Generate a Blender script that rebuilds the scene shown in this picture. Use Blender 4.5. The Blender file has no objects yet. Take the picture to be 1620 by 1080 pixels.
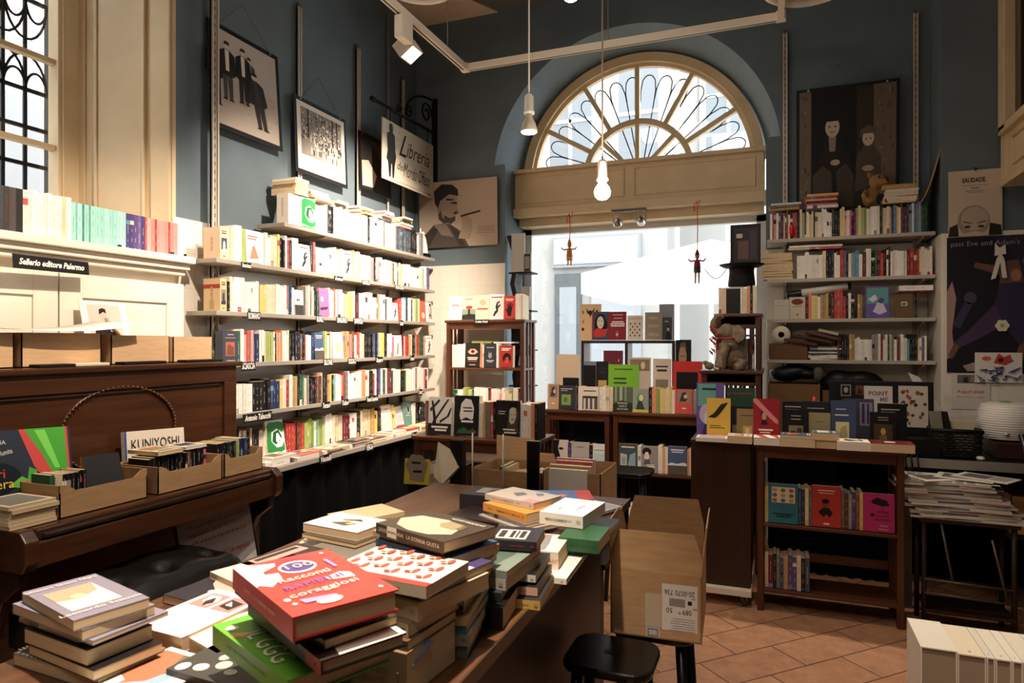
import bpy, math, random
from mathutils import Matrix, Vector
random.seed(7)
PI = math.pi
S = bpy.context.scene
COL = S.collection

# ---------------------------------------------------------------- camera
CAM = Vector((0, 0, 1.5)); FPX = 1065.0; HOR = 539.5; TH = math.radians(21.3)
cd = bpy.data.cameras.new('camera'); cam = bpy.data.objects.new('camera', cd); COL.objects.link(cam)
cam.location = CAM; cam.rotation_euler = (PI/2, 0, TH)
cd.sensor_width = 36; cd.lens = FPX/1620*36; cd.clip_start = 0.02; cd.clip_end = 200
cd.dof.use_dof = True; cd.dof.focus_distance = 4.0; cd.dof.aperture_fstop = 9
S.camera = cam

# ---------------------------------------------------------------- world, exposure
W = bpy.data.worlds.new('world'); S.world = W; W.use_nodes = True
bg = W.node_tree.nodes['Background']; bg.inputs[0].default_value = (0.93, 0.965, 1, 1); bg.inputs[1].default_value = 5.2
S.view_settings.view_transform = 'Standard'; S.view_settings.look = 'None'
S.view_settings.exposure = 0.5; S.view_settings.gamma = 1; S.view_settings.use_curve_mapping = False
S.cycles.max_bounces = 6; S.cycles.diffuse_bounces = 3; S.cycles.glossy_bounces = 3; S.cycles.transparent_max_bounces = 8
S.cycles.use_denoising = True
S.cycles.sample_clamp_indirect = 4.0
WARM = (1, 0.845, 0.70)
def spot(name, loc, tgt, power, size=70, blend=0.6, r=0.04, col=WARM):
    l = bpy.data.lights.new(name, 'SPOT'); l.energy = power; l.spot_size = math.radians(size); l.spot_blend = blend
    l.shadow_soft_size = r; l.color = col
    o = bpy.data.objects.new(name, l); COL.objects.link(o); o.location = loc
    o.rotation_euler = (Vector(tgt)-Vector(loc)).to_track_quat('-Z', 'Y').to_euler(); return o
def point(name, loc, power, r=0.04, col=WARM):
    l = bpy.data.lights.new(name, 'POINT'); l.energy = power; l.shadow_soft_size = r; l.color = col
    o = bpy.data.objects.new(name, l); COL.objects.link(o); o.location = loc; return o
def area(name, loc, tgt, power, sx, sy, col=WARM):
    l = bpy.data.lights.new(name, 'AREA'); l.energy = power; l.shape = 'RECTANGLE'; l.size = sx; l.size_y = sy; l.color = col
    o = bpy.data.objects.new(name, l); COL.objects.link(o); o.location = loc
    o.rotation_euler = (Vector(tgt)-Vector(loc)).to_track_quat('-Z', 'Y').to_euler(); return o
# track spots (the track runs overhead at 3.6 m) and added area lights, unseen ambient fill without fixtures
spot('track_spot_light', (-1.75, 3.95, 3.5), (-2.9, 4.5, 2.0), 420, 72, 0.8)
spot('track_spot_light', (-1.5, 3.1, 3.5), (-2.85, 3.7, 1.55), 260, 76, 0.8)
spot('track_spot_light', (-1.3, 1.9, 3.5), (-3.0, 2.15, 1.55), 270, 60, 0.8)
spot('track_spot_light', (-0.6, 0.9, 3.5), (-0.98, 1.12, 0.92), 400, 56, 0.8)
spot('track_spot_light', (-0.9, 3.4, 3.5), (-1.7, 4.4, 1.0), 150, 62, 0.8)
spot('track_spot_light', (0.0, 3.4, 3.5), (0.25, 4.6, 1.3), 44, 70, 0.8)
spot('track_spot_light', (0.2, 4.3, 3.5), (0.30, 3.0, 0.0), 150, 56, 0.9)
spot('track_spot_light', (0.5, 1.0, 3.5), (0.75, 1.9, 0.8), 110, 40, 0.7)
point('bulb_light', (-0.62, 2.62, 2.10), 7, 0.04)
area('ambient_fill_light', (-0.3, -0.6, 4.1), (-0.3, 0.6, 0), 24, 1.2, 1.2)
area('ambient_fill_light', (-1.2, 3.0, 4.2), (-1.2, 3.0, 0), 8, 0.9, 0.9)

# ---------------------------------------------------------------- geometry helpers
def at(u, v, X=None, Y=None, Z=None, D=None):
    a = (u-810)/FPX; b = (HOR-v)/FPX
    d = Vector((-math.sin(TH)+math.cos(TH)*a, math.cos(TH)+math.sin(TH)*a, b))
    if X is not None: t = X/d.x
    elif Y is not None: t = Y/d.y
    elif Z is not None: t = (Z-1.5)/d.z
    else: t = D
    return CAM+d*t
def frame(O, right, up):
    r = Vector(right).normalized(); u = Vector(up).normalized(); n = r.cross(u)
    return Matrix(((r.x, u.x, n.x, O[0]), (r.y, u.y, n.y, O[1]), (r.z, u.z, n.z, O[2]), (0, 0, 0, 1)))
def lin(c):
    return tuple((x/12.92 if x <= 0.04045 else ((x+0.055)/1.055)**2.4) for x in c)
def hx(h):
    return lin((int(h[0:2], 16)/255, int(h[2:4], 16)/255, int(h[4:6], 16)/255))
MATS = {}
def mat(c, rough=0.55, metal=0, key=None, emit=0, spec=0.3):
    if isinstance(c, str): c = hx(c)
    k = key or (round(c[0], 3), round(c[1], 3), round(c[2], 3), rough, metal, emit)
    if k in MATS: return MATS[k]
    m = bpy.data.materials.new('paint'); m.use_nodes = True; b = m.node_tree.nodes['Principled BSDF']
    b.inputs['Base Color'].default_value = (*c, 1); b.inputs['Roughness'].default_value = rough; b.inputs['Metallic'].default_value = metal
    b.inputs['Specular IOR Level'].default_value = spec
    if emit: b.inputs['Emission Color'].default_value = (*c, 1); b.inputs['Emission Strength'].default_value = emit
    MATS[k] = m; return m
def nodemat(name, fn, rough=0.5, bump=None):
    m = bpy.data.materials.new(name); m.use_nodes = True; nt = m.node_tree; b = nt.nodes['Principled BSDF']
    b.inputs['Roughness'].default_value = rough; fn(nt, b); return m
def ramp(nt, fac, stops):
    r = nt.nodes.new('ShaderNodeValToRGB'); nt.links.new(fac, r.inputs[0])
    e = r.color_ramp.elements
    while len(e) < len(stops): e.new(0.5)
    for i, (p, c) in enumerate(stops): e[i].position = p; e[i].color = (*(hx(c) if isinstance(c, str) else c), 1)
    return r.outputs[0]
def coords(nt, scale=(1, 1, 1), rot=(0, 0, 0), kind='Object'):
    t = nt.nodes.new('ShaderNodeTexCoord'); mp = nt.nodes.new('ShaderNodeMapping')
    mp.inputs['Scale'].default_value = scale; mp.inputs['Rotation'].default_value = rot
    nt.links.new(t.outputs[kind], mp.inputs[0]); return mp.outputs[0]
def noise(nt, vec, scale, detail=4, rough=0.5):
    n = nt.nodes.new('ShaderNodeTexNoise'); n.inputs['Scale'].default_value = scale; n.inputs['Detail'].default_value = detail
    n.inputs['Roughness'].default_value = rough; nt.links.new(vec, n.inputs['Vector']); return n.outputs['Fac']
def bump(nt, b, fac, s=0.2, d=0.01):
    bp = nt.nodes.new('ShaderNodeBump'); bp.inputs['Strength'].default_value = s; bp.inputs['Distance'].default_value = d
    nt.links.new(fac, bp.inputs['Height']); nt.links.new(bp.outputs[0], b.inputs['Normal'])
def noisy(name, c0, c1, scale=8, stretch=(1, 1, 1), rough=0.5, bs=0, lo=0.35, hi=0.65):
    def fn(nt, b):
        f = noise(nt, coords(nt, stretch), scale)
        nt.links.new(ramp(nt, f, [(lo, c0), (hi, c1)]), b.inputs['Base Color'])
        if bs: bump(nt, b, f, bs)
    return nodemat(name, fn, rough)
def wood(name, c0, c1, rough=0.38, axis='x'):
    st = {'x': (0.8, 14, 14), 'y': (14, 0.8, 14), 'z': (14, 14, 0.8)}[axis]
    return noisy(name, c0, c1, 3.0, st, rough, 0.08, 0.3, 0.7)
M_WALL = noisy('blue_grey_wall_paint', '5a676d', '616e74', 3, rough=0.7, bs=0.03)
M_REVEAL = noisy('daylit_wall_blue', '8496a0', '8c9da7', 3, rough=0.7, bs=0.03)  # wall paint with window daylight put into its colour, not applied anywhere
M_CREAM = noisy('cream_painted_wood', 'cdb48c', 'd6be97', 5, rough=0.45, bs=0.03)
M_CREAML = noisy('light_cream_painted_wood', 'eadfca', 'efe5d2', 5, rough=0.45, bs=0.03)
M_CEIL = noisy('ceiling_dark_grey', '5b5c58', '63645f', 2, rough=0.8)  # one dark grey tone for the whole ceiling slab
M_CEILC = noisy('ceiling_cream_plaster', 'd2bda0', 'dac6aa', 2, rough=0.8)
M_WOODX = wood('reddish_brown_wood_x', '4a2615', '60351d', axis='x')
M_WOODZ = wood('reddish_brown_wood_z', '442211', '5a3019', axis='z')
M_DARKZ = wood('dark_brown_wood', '26130a', '371c0f', 0.4, 'z')
M_PIANO = wood('piano_walnut', '3a2012', '4e2d1a', 0.28, 'y')
M_PIANOD = wood('piano_dark_walnut', '24150d', '342013', 0.3, 'y')
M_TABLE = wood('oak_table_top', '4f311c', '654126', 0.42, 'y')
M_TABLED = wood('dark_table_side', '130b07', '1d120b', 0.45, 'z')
M_CARD = noisy('cardboard_brown', 'a88258', 'b48e64', 12, (1, 1, 6), 0.8, 0.03)
M_CARDL = noisy('cardboard_light', 'cfa67a', 'd8b187', 12, (1, 1, 6), 0.8, 0.03)
M_STEEL = mat('b9b2a6', 0.4, 0.3)
M_SHELF = mat('a39a8e', 0.5, 0.1)
M_WHITE = mat('ece6da', 0.5)
M_BLACK = mat('080707', 0.55)
M_BLACKG = mat('070606', 0.28)
M_IRON = mat('1a1b1c', 0.5, 0.5)
M_TRACK = mat('e2d3bd', 0.4)
def _leather(nt, b):
    f = noise(nt, coords(nt), 180, 3); bump(nt, b, f, 0.25, 0.002); b.inputs['Base Color'].default_value = (*hx('14110f'), 1)
M_LEATHER = nodemat('black_leather', _leather, 0.32)
def _tile(nt, b):
    br = nt.nodes.new('ShaderNodeTexBrick'); v = coords(nt, (1, 1, 1))
    sx = nt.nodes.new('ShaderNodeSeparateXYZ'); nt.links.new(v, sx.inputs[0])
    ad = nt.nodes.new('ShaderNodeMath'); ad.operation = 'ADD'; nt.links.new(sx.outputs[0], ad.inputs[0]); nt.links.new(sx.outputs[1], ad.inputs[1])
    cx = nt.nodes.new('ShaderNodeCombineXYZ'); nt.links.new(ad.outputs[0], cx.inputs[0]); nt.links.new(sx.outputs[2], cx.inputs[1])
    nt.links.new(cx.outputs[0], br.inputs['Vector']); br.offset = 0
    br.inputs['Color1'].default_value = (*hx('e6ddcd'), 1); br.inputs['Color2'].default_value = (*hx('e2d8c8'), 1); br.inputs['Mortar'].default_value = (*hx('d8cdba'), 1)
    br.inputs['Scale'].default_value = 1; br.inputs['Brick Width'].default_value = 0.2; br.inputs['Row Height'].default_value = 0.2; br.inputs['Mortar Size'].default_value = 0.0022
    nt.links.new(br.outputs[0], b.inputs['Base Color'])
M_TILE = nodemat('white_wall_tiles', _tile, 0.3)
def _floor(nt, b):
    v = coords(nt, (1, 1, 1), (0, 0, -PI/4)); br = nt.nodes.new('ShaderNodeTexBrick'); nt.links.new(v, br.inputs['Vector'])
    br.inputs['Color1'].default_value = (*hx('c49473'), 1); br.inputs['Color2'].default_value = (*hx('b98766'), 1); br.inputs['Mortar'].default_value = (*hx('5c4030'), 1)
    br.inputs['Scale'].default_value = 1; br.inputs['Brick Width'].default_value = 0.44; br.inputs['Row Height'].default_value = 0.22; br.inputs['Mortar Size'].default_value = 0.0035
    f = noise(nt, coords(nt), 14, 6, 0.65); f2 = noise(nt, coords(nt), 120, 3)
    mx = nt.nodes.new('ShaderNodeMix'); mx.data_type = 'RGBA'; mx.blend_type = 'MULTIPLY'; mx.inputs[0].default_value = 0.75
    nt.links.new(br.outputs[0], mx.inputs[6]); nt.links.new(ramp(nt, f, [(0.3, (0.6, 0.55, 0.5)), (0.7, (1.1, 1.05, 1.0))]), mx.inputs[7])
    nt.links.new(mx.outputs[2], b.inputs['Base Color']); bump(nt, b, f2, 0.15, 0.002)
M_FLOOR = nodemat('terracotta_floor_tiles', _floor, 0.5)
def _pages(nt, b):
    f = noise(nt, coords(nt, (900, 3, 3)), 1, 2); nt.links.new(ramp(nt, f, [(0.3, 'c9ab80'), (0.7, 'e2c9a2')]), b.inputs['Base Color'])
M_PAGES = nodemat('cream_page_edges', _pages, 0.85)
def _pagesw(nt, b):
    f = noise(nt, coords(nt, (900, 3, 3)), 1, 2); nt.links.new(ramp(nt, f, [(0.3, 'd8cbb8'), (0.7, 'efe6d6')]), b.inputs['Base Color'])
M_PAGESW = nodemat('white_page_edges', _pagesw, 0.85)
def glass_mat(name, tint, gl=0.06):
    m = bpy.data.materials.new(name); m.use_nodes = True; nt = m.node_tree; nt.nodes.clear()
    o = nt.nodes.new('ShaderNodeOutputMaterial'); t = nt.nodes.new('ShaderNodeBsdfTransparent'); g = nt.nodes.new('ShaderNodeBsdfGlossy')
    g.inputs['Roughness'].default_value = 0.02; t.inputs[0].default_value = (*tint, 1)
    x = nt.nodes.new('ShaderNodeMixShader'); x.inputs[0].default_value = gl
    nt.links.new(t.outputs[0], x.inputs[1]); nt.links.new(g.outputs[0], x.inputs[2]); nt.links.new(x.outputs[0], o.inputs[0]); return m
M_GLASS = glass_mat('clear_window_glass', (0.95, 0.97, 0.98))
def _cloth(nt, b):
    nt.nodes.remove(b); o = nt.nodes['Material Output']; d = nt.nodes.new('ShaderNodeBsdfDiffuse'); t = nt.nodes.new('ShaderNodeBsdfTranslucent')
    d.inputs[0].default_value = t.inputs[0].default_value = (*hx('f4f0e8'), 1); x = nt.nodes.new('ShaderNodeMixShader'); x.inputs[0].default_value = 0.6
    nt.links.new(d.outputs[0], x.inputs[1]); nt.links.new(t.outputs[0], x.inputs[2]); nt.links.new(x.outputs[0], o.inputs[0])
def clothmat():
    m = bpy.data.materials.new('white_canvas'); m.use_nodes = True; _cloth(m.node_tree, m.node_tree.nodes['Principled BSDF']); return m
M_CANVAS = clothmat()
M_PLASTICWRAP = glass_mat('clear_plastic_wrap', (0.95, 0.95, 0.95), 0.12)

class MB:
    def __init__(s): s.v = []; s.f = []; s.m = []; s.s = []; s.mats = []
    def mi(s, m):
        if isinstance(m, str): m = mat(m)
        if m not in s.mats: s.mats.append(m)
        return s.mats.index(m)
    def add(s, vs, fs, m, M=None, smooth=False):
        b = len(s.v); i = s.mi(m)
        s.v += [tuple(M @ Vector(p)) for p in vs] if M is not None else [tuple(p) for p in vs]
        for f in fs: s.f.append([b+k for k in f]); s.m.append(i); s.s.append(smooth)
        return s
    def box(s, x0, x1, y0, y1, z0, z1, m, M=None):
        return s.add([(x0, y0, z0), (x1, y0, z0), (x1, y1, z0), (x0, y1, z0), (x0, y0, z1), (x1, y0, z1), (x1, y1, z1), (x0, y1, z1)],
              [(3, 2, 1, 0), (4, 5, 6, 7), (0, 1, 5, 4), (1, 2, 6, 5), (2, 3, 7, 6), (3, 0, 4, 7)], m, M)
    def prism(s, poly, z0, z1, m, M=None):
        n = len(poly); vs = [(x, y, z0) for x, y in poly]+[(x, y, z1) for x, y in poly]
        return s.add(vs, [tuple(range(n-1, -1, -1)), tuple(range(n, 2*n))]+[(i, (i+1) % n, n+(i+1) % n, n+i) for i in range(n)], m, M)
    def plate(s, poly, m, M=None, z=0.0):
        return s.add([(x, y, z) for x, y in poly], [tuple(range(len(poly)))], m, M)
    def rect(s, x0, y0, x1, y1, m, M=None, z=0.0): return s.plate([(x0, y0), (x1, y0), (x1, y1), (x0, y1)], m, M, z)
    def ell(s, cx, cy, rx, ry, m, M=None, z=0.0, n=20, rot=0):
        P = []
        for i in range(n):
            a = 2*PI*i/n; x = rx*math.cos(a); y = ry*math.sin(a); P.append((cx+x*math.cos(rot)-y*math.sin(rot), cy+x*math.sin(rot)+y*math.cos(rot)))
        return s.plate(P, m, M, z)
    def tube(s, pts, r, m, n=8, M=None, closed=False):
        pts = [Vector(p) for p in pts]; rs = r if isinstance(r, (list, tuple)) else [r]*len(pts)
        vs = []; fs = []; N = len(pts); up = None
        for i, p in enumerate(pts):
            t = (pts[(i+1) % N]-pts[i-1]) if closed else (pts[min(i+1, N-1)]-pts[max(i-1, 0)])
            t.normalize()
            if up is None: up = Vector((0, 0, 1)) if abs(t.z) < 0.9 else Vector((1, 0, 0))
            a = t.cross(up)
            if a.length < 1e-5: a = t.cross(Vector((1, 0.1, 0)))
            a.normalize(); b2 = a.cross(t).normalized(); up = b2
            for k in range(n):
                q = 2*PI*k/n; vs.append(p+(a*math.cos(q)+b2*math.sin(q))*rs[i])
        for i in range(N if closed else N-1):
            j = (i+1) % N
            for k in range(n): fs.append((i*n+k, i*n+(k+1) % n, j*n+(k+1) % n, j*n+k))
        if not closed: fs.append(tuple(range(n-1, -1, -1))); fs.append(tuple((N-1)*n+k for k in range(n)))
        return s.add(vs, fs, m, M, smooth=True)
    def lathe(s, prof, m, M=None, n=20):
        vs = []; fs = []
        for r, z in prof:
            for k in range(n): a = 2*PI*k/n; vs.append((r*math.cos(a), r*math.sin(a), z))
        for i in range(len(prof)-1):
            for k in range(n): fs.append((i*n+k, i*n+(k+1) % n, (i+1)*n+(k+1) % n, (i+1)*n+k))
        if prof[0][0] > 1e-4: fs.append(tuple(range(n-1, -1, -1)))
        if prof[-1][0] > 1e-4: fs.append(tuple((len(prof)-1)*n+k for k in range(n)))
        return s.add(vs, fs, m, M, smooth=True)
    def build(s, name, parent=None, bevel=0, world=True, subdiv=0, origin=None, M=None):
        me = bpy.data.meshes.new(name)
        vs = s.v; o = bpy.data.objects.new(name, me); loc = None
        if M is None:
            if parent is not None and world:
                loc = abs_loc(parent)
                vs = [(x-loc.x, y-loc.y, z-loc.z) for x, y, z in vs]
            elif parent is None and world:
                if origin is None:
                    xs = [p[0] for p in vs]; ys = [p[1] for p in vs]; zs = [p[2] for p in vs]
                    origin = ((min(xs)+max(xs))/2, (min(ys)+max(ys))/2, min(zs))
                vs = [(x-origin[0], y-origin[1], z-origin[2]) for x, y, z in vs]; o.location = origin
        me.from_pydata(vs, [], s.f)
        for m in s.mats: me.materials.append(m)
        me.polygons.foreach_set('material_index', s.m); me.polygons.foreach_set('use_smooth', s.s); me.update()
        COL.objects.link(o)
        if parent is not None: o.parent = parent
        if M is not None: o.matrix_local = M
        if bevel:
            b = o.modifiers.new('bevel', 'BEVEL'); b.width = bevel; b.segments = 2; b.limit_method = 'ANGLE'
        if subdiv:
            b = o.modifiers.new('subdivision', 'SUBSURF'); b.levels = subdiv; b.render_levels = subdiv
        return o
LOCS = {}
def abs_loc(o):
    v = Vector((0, 0, 0))
    while o is not None: v = v+o.location; o = o.parent
    return v
def thing(name, label, cat, loc=(0, 0, 0), rz=0, group=None, M=None):
    o = bpy.data.objects.new(name, None); COL.objects.link(o); o.empty_display_size = 0.05
    if M is not None: o.matrix_world = M
    else: o.location = loc; o.rotation_euler = (0, 0, rz)
    o['label'] = label; o['category'] = cat
    if group: o['group'] = group
    return o
def tag(o, label, cat, group=None, kind=None):
    o['label'] = label; o['category'] = cat
    if group: o['group'] = group
    if kind: o['kind'] = kind
    return o
def struct(o, label=None):
    o['kind'] = 'structure'
    if label: o['label'] = label
    return o
def text(s, M, size, m, parent, name='lettering', shear=0, align='CENTER', space=1.0, width=None, bold=0.0, world=True):
    c = bpy.data.curves.new('t', 'FONT'); c.body = s; c.size = size; c.shear = shear; c.align_x = align; c.align_y = 'CENTER'
    c.space_character = space; c.extrude = 0.0; c.offset = bold; c.resolution_u = 2
    t = bpy.data.objects.new('t', c); me = bpy.data.meshes.new_from_object(t); bpy.data.objects.remove(t)
    me.name = name; me.materials.clear(); me.materials.append(mat(m) if isinstance(m, str) else m)
    sx = 1.0
    if width and len(me.vertices):
        xs = [v.co.x for v in me.vertices]; w = max(xs)-min(xs); sx = width/w if w > 0 else 1
    o = bpy.data.objects.new(name, me); COL.objects.link(o)
    T = M @ Matrix.Diagonal((sx, 1, 1, 1))
    if parent is not None and world:
        loc = abs_loc(parent); T = Matrix.Translation(-loc) @ T
    me.transform(T)
    if parent is not None: o.parent = parent
    return o
# ================================================================ the room
XL = -3.1; YB = 5.5; XR = 1.62; ZC = 4.42
m = MB(); m.box(-3.8, 1.9, -2.2, 6.2, -0.1, 0, M_FLOOR); struct(m.build('floor'))
m = MB(); m.box(-3.8, 1.9, -2.2, 6.2, ZC, ZC+0.1, M_CEIL); struct(m.build('ceiling'))
m = MB()
m.prism([(-3.1, 5.5), (-2.28, 5.5), (-2.42, 5.2), (-2.62, 5.0), (-2.85, 4.87), (-3.1, 4.82)], ZC-0.012, ZC-0.002, M_CEILC); struct(m.build('trim_1'))
m = MB()
for y0, y1, z0, z1 in ((-2.1, 0.9, 0, ZC), (2.78, 6.1, 0, ZC), (0.9, 2.78, 0, 1.85)): m.box(-3.75, XL, y0, y1, z0, z1, M_WALL)
struct(m.build('wall_left'))
m = MB(); m.box(XR, XR+0.15, -2.1, 6.1, 0, ZC, M_WALL); struct(m.build('wall_right'))
m = MB(); m.box(-3.75, XR+0.15, -2.25, -2.1, 0, ZC, mat('8a8378', 0.7)); struct(m.build('wall_front'))
# back wall with the splayed arch
AX = -1.135; R0 = 1.185; Z0 = 2.92; R1 = 1.06; Z1 = 2.98; YW = 6.0
m = MB()
m.box(XL-0.6, -2.312, YB, 6.1, 0, ZC, M_WALL); m.box(-2.312, -2.21, YB, 6.1, 0, 3.06, M_WALL)
m.box(0.042, XR+0.15, YB, 6.1, 0, ZC, M_WALL); m.box(-0.06, 0.042, YB, 6.1, 0, 3.06, M_WALL)
m.box(-2.21, -0.06, YB+0.1, 6.1, 0, 0.55, M_WALL)
t0 = math.asin((3.06-Z0)/R0); N = 40; vs = []; fs = []
for i in range(N+1):
    t = PI-t0-(PI-2*t0)*i/N
    x0 = AX+R0*math.cos(t); z0 = Z0+R0*math.sin(t); x1 = AX+R1*math.cos(t); z1 = Z1+R1*math.sin(t)
    vs += [(x0, YB, z0), (x0, YB, ZC), (x1, 6.1, z1), (x0, 6.1, ZC)]
for i in range(N):
    a = 4*i; b = a+4
    fs += [(a, b, b+1, a+1), (a, a+2, b+2, b), (a+2, a+3, b+3, b+2)]
m.add(vs, fs, M_WALL)
struct(m.build('wall_back'))
m = MB(); m.box(1.02, XR, 5.1, YB, 0, ZC, M_WALL); m.box(1.02, XR, 5.088, 5.1, 0, 2.2, M_TILE); m.box(1.008, 1.02, 5.09, 5.49, 0, 2.2, M_TILE)
struct(m.build('wall_right_pier'))
m = MB(); m.box(XL+0.012, -2.21, YB-0.012, YB, 0, 2.19, M_TILE); struct(m.build('trim_2'))
m = MB(); m.box(XL, XL+0.012, 2.78, YB-0.013, 0, 2.19, M_TILE); struct(m.build('trim_3'))
m = MB(); m.box(-0.06, 1.006, YB-0.012, YB, 0, 2.2, M_TILE); struct(m.build('trim_4'))

# ---- fanlight
def arcband(m, cx, cz, r0, r1, y0, y1, mt, a0=0, a1=PI, n=40):
    vs = []; fs = []
    for i in range(n+1):
        t = a0+(a1-a0)*i/n
        for r in (r0, r1):
            for y in (y0, y1): vs.append((cx+r*math.cos(t), y, cz+r*math.sin(t)))
    for i in range(n):
        a = 4*i; b = a+4
        fs += [(a, b, b+2, a+2), (a+1, a+3, b+3, b+1), (a, a+1, b+1, b), (a+2, b+2, b+3, a+3)]
    fs += [(0, 2, 3, 1), (4*n, 4*n+1, 4*n+3, 4*n+2)]
    m.add(vs, fs, mt)
def radial(m, cx, cz, r0, r1, ang, w, y0, y1, mt):
    c, s = math.cos(ang), math.sin(ang)
    P = [(cx+r*c-q*s, cz+r*s+q*c) for r, q in ((r0, -w/2), (r1, -w/2), (r1, w/2), (r0, w/2))]
    m.add([(x, y0, z) for x, z in P]+[(x, y1, z) for x, z in P], [(0, 1, 2, 3), (7, 6, 5, 4), (0, 4, 5, 1), (1, 5, 6, 2), (2, 6, 7, 3), (3, 7, 4, 0)], mt)
m = MB(); fan_c = M_CREAM
arcband(m, AX, Z1, 0.985, 1.062, 5.93, 6.02, fan_c, 0.02, PI-0.02); arcband(m, AX, Z1, 0.955, 0.985, 5.97, 6.02, fan_c, 0.02, PI-0.02)
arcband(m, AX, Z1, 0.445, 0.495, 5.96, 6.02, fan_c, 0, PI)
m.box(AX-1.06, AX+1.06, 5.95, 6.02, Z1-0.06, Z1, fan_c)
for k in range(1, 6): radial(m, AX, Z1, 0.49, 0.96, PI*k/6, 0.04, 5.96, 6.02, fan_c)
for k in (1, 2, 3): radial(m, AX, Z1, 0.0, 0.45, PI*k/4, 0.036, 5.965, 6.02, fan_c)
win1 = struct(m.build('window_1'))
m = MB(); m.plate([(AX+1.0*math.cos(PI*i/40), Z1+1.0*math.sin(PI*i/40)) for i in range(41)], M_GLASS, frame((0, 6.0, 0), (1, 0, 0), (0, 0, 1))); m.build('window_pane', win1)
m = MB(); yi = 6.13
def P3(r, t): return (AX+r*math.cos(t), yi, Z1+r*math.sin(t))
for k in range(6):
    for j in range(3):
        a = PI*(k+(j+0.5)/3)/6; hw = PI/36
        pts = []
        for q in range(9):
            u = -1+2*q/8; rr = 0.80+0.135*math.sqrt(max(0, 1-u*u)); pts.append(P3(rr, a+u*hw*0.96))
        m.tube([P3(0.70, a-hw)]+pts+[P3(0.70, a+hw)], 0.0055, M_IRON, 5)
    for j in (1, 2): m.tube([P3(0.12, PI*(k+j/3)/6), P3(0.72, PI*(k+j/3)/6)], 0.006, M_IRON, 5)
m.tube([P3(0.16, PI*i/16) for i in range(17)], 0.006, M_IRON, 5)
m.build('iron_grille', win1)
# panelled box over the shop window
m = MB(); c = M_CREAM
m.box(-2.209, -0.075, 5.74, 5.98, 2.70, 3.03, c); m.box(-2.209, -0.062, 5.70, 6.0, 3.02, 3.055, c); m.box(-2.209, -0.062, 5.69, 5.98, 2.625, 2.70, c)
for x0, x1 in ((-2.15, -1.20), (-1.12, -0.14)):
    for a0, a1, b0, b1 in ((x0, x1, 2.745, 2.757), (x0, x1, 2.975, 2.987), (x0, x0+0.012, 2.745, 2.987), (x1-0.012, x1, 2.745, 2.987)): m.box(a0, a1, 5.732, 5.742, b0, b1, c)
m.box(-2.19, -0.08, 5.80, 6.0, 2.55, 2.63, M_CREAM)
struct(m.build('trim_5', bevel=0.004))
m = MB(); fr = mat('d9d5cc', 0.4)
m.box(-2.205, -2.13, 5.97, 6.04, 0.55, 2.56, fr); m.box(-0.14, -0.065, 5.97, 6.04, 0.55, 2.56, fr); m.box(-2.205, -0.065, 5.97, 6.04, 2.50, 2.56, fr); m.box(-2.205, -0.065, 5.97, 6.04, 0.55, 0.62, fr)
win2 = struct(m.build('window_2'))
m = MB(); m.box(-2.13, -0.14, 6.0, 6.006, 0.62, 2.5, M_GLASS); m.build('window_pane', win2)
m = MB(); m.box(-2.205, -0.065, 5.62, 5.98, 0.56, 0.90, mat('cfc8bb', 0.5)); struct(m.build('window_sill_2'))

# ---- left window in its niche
m = MB(); c = M_CREAM
m.prism([(-3.1, 2.78), (-3.09, 2.80), (-3.74, 2.80), (-3.74, 2.60), (-3.60, 2.60)], 1.85, ZC, c)
def revM(z): return None
ex = Vector((0.5, 0.18, 0)).normalized(); FM = frame((-3.60, 2.60, 0), tuple(ex), (0, 0, 1))
LRV = math.hypot(0.5, 0.18)
m.box(0.0, 0.05, 1.95, ZC, 0, 0.012, c, FM); m.box(LRV-0.11, LRV-0.005, 1.9, ZC, 0.0, 0.016, c, FM)
m.box(0.12, LRV-0.16, 1.97, ZC, 0.0, 0.010, c, FM); m.box(0.105, 0.12, 1.95, ZC, 0, 0.02, c, FM); m.box(LRV-0.16, LRV-0.145, 1.95, ZC, 0, 0.02, c, FM)
m.box(-3.74, -3.1, 0.9, 0.98, 1.85, ZC, c)
m.box(-3.1, -3.085, 2.70, 2.785, 1.97, ZC, c) if False else None
struct(m.build('trim_6', bevel=0.003))
m = MB()
m.box(-3.66, -3.58, 2.48, 2.60, 1.9, ZC, c); m.box(-3.66, -3.58, 0.98, 1.06, 1.9, ZC, c); m.box(-3.66, -3.58, 1.06, 2.48, 1.88, 1.97, c)
m.box(-3.645, -3.60, 1.72, 1.78, 1.97, ZC, c)
for z in (2.08, 2.54, 3.0, 3.46, 3.92, 4.36): m.box(-3.645, -3.60, 1.06, 2.48, z-0.014, z+0.014, c)
m.box(-3.58, -3.57, 2.50, 2.515, 1.95, ZC, c); m.tube([(-3.565, 2.55, 2.03), (-3.565, 2.55, 2.10)], 0.008, mat('a88a55', 0.3, 0.8), 8)
win3 = struct(m.build('window_3', bevel=0.003))
m = MB(); m.box(-3.63, -3.625, 1.06, 2.48, 1.97, ZC-0.02, M_GLASS); m.build('window_pane', win3)
m = MB(); xg = -3.78
m.box(xg-0.03, xg, 2.56, 2.605, 1.9, ZC, M_IRON)
ybars = [2.441-0.1135*i for i in range(10)]
for y in ybars: m.box(xg-0.012, xg, y-0.009, y+0.009, 1.9, ZC, M_IRON)
for z in (2.26, 2.463, 2.665, 2.868, 3.36, 3.56): m.box(xg-0.014, xg+0.002, 1.3, 2.57, z-0.010, z+0.010, M_IRON)
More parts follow.
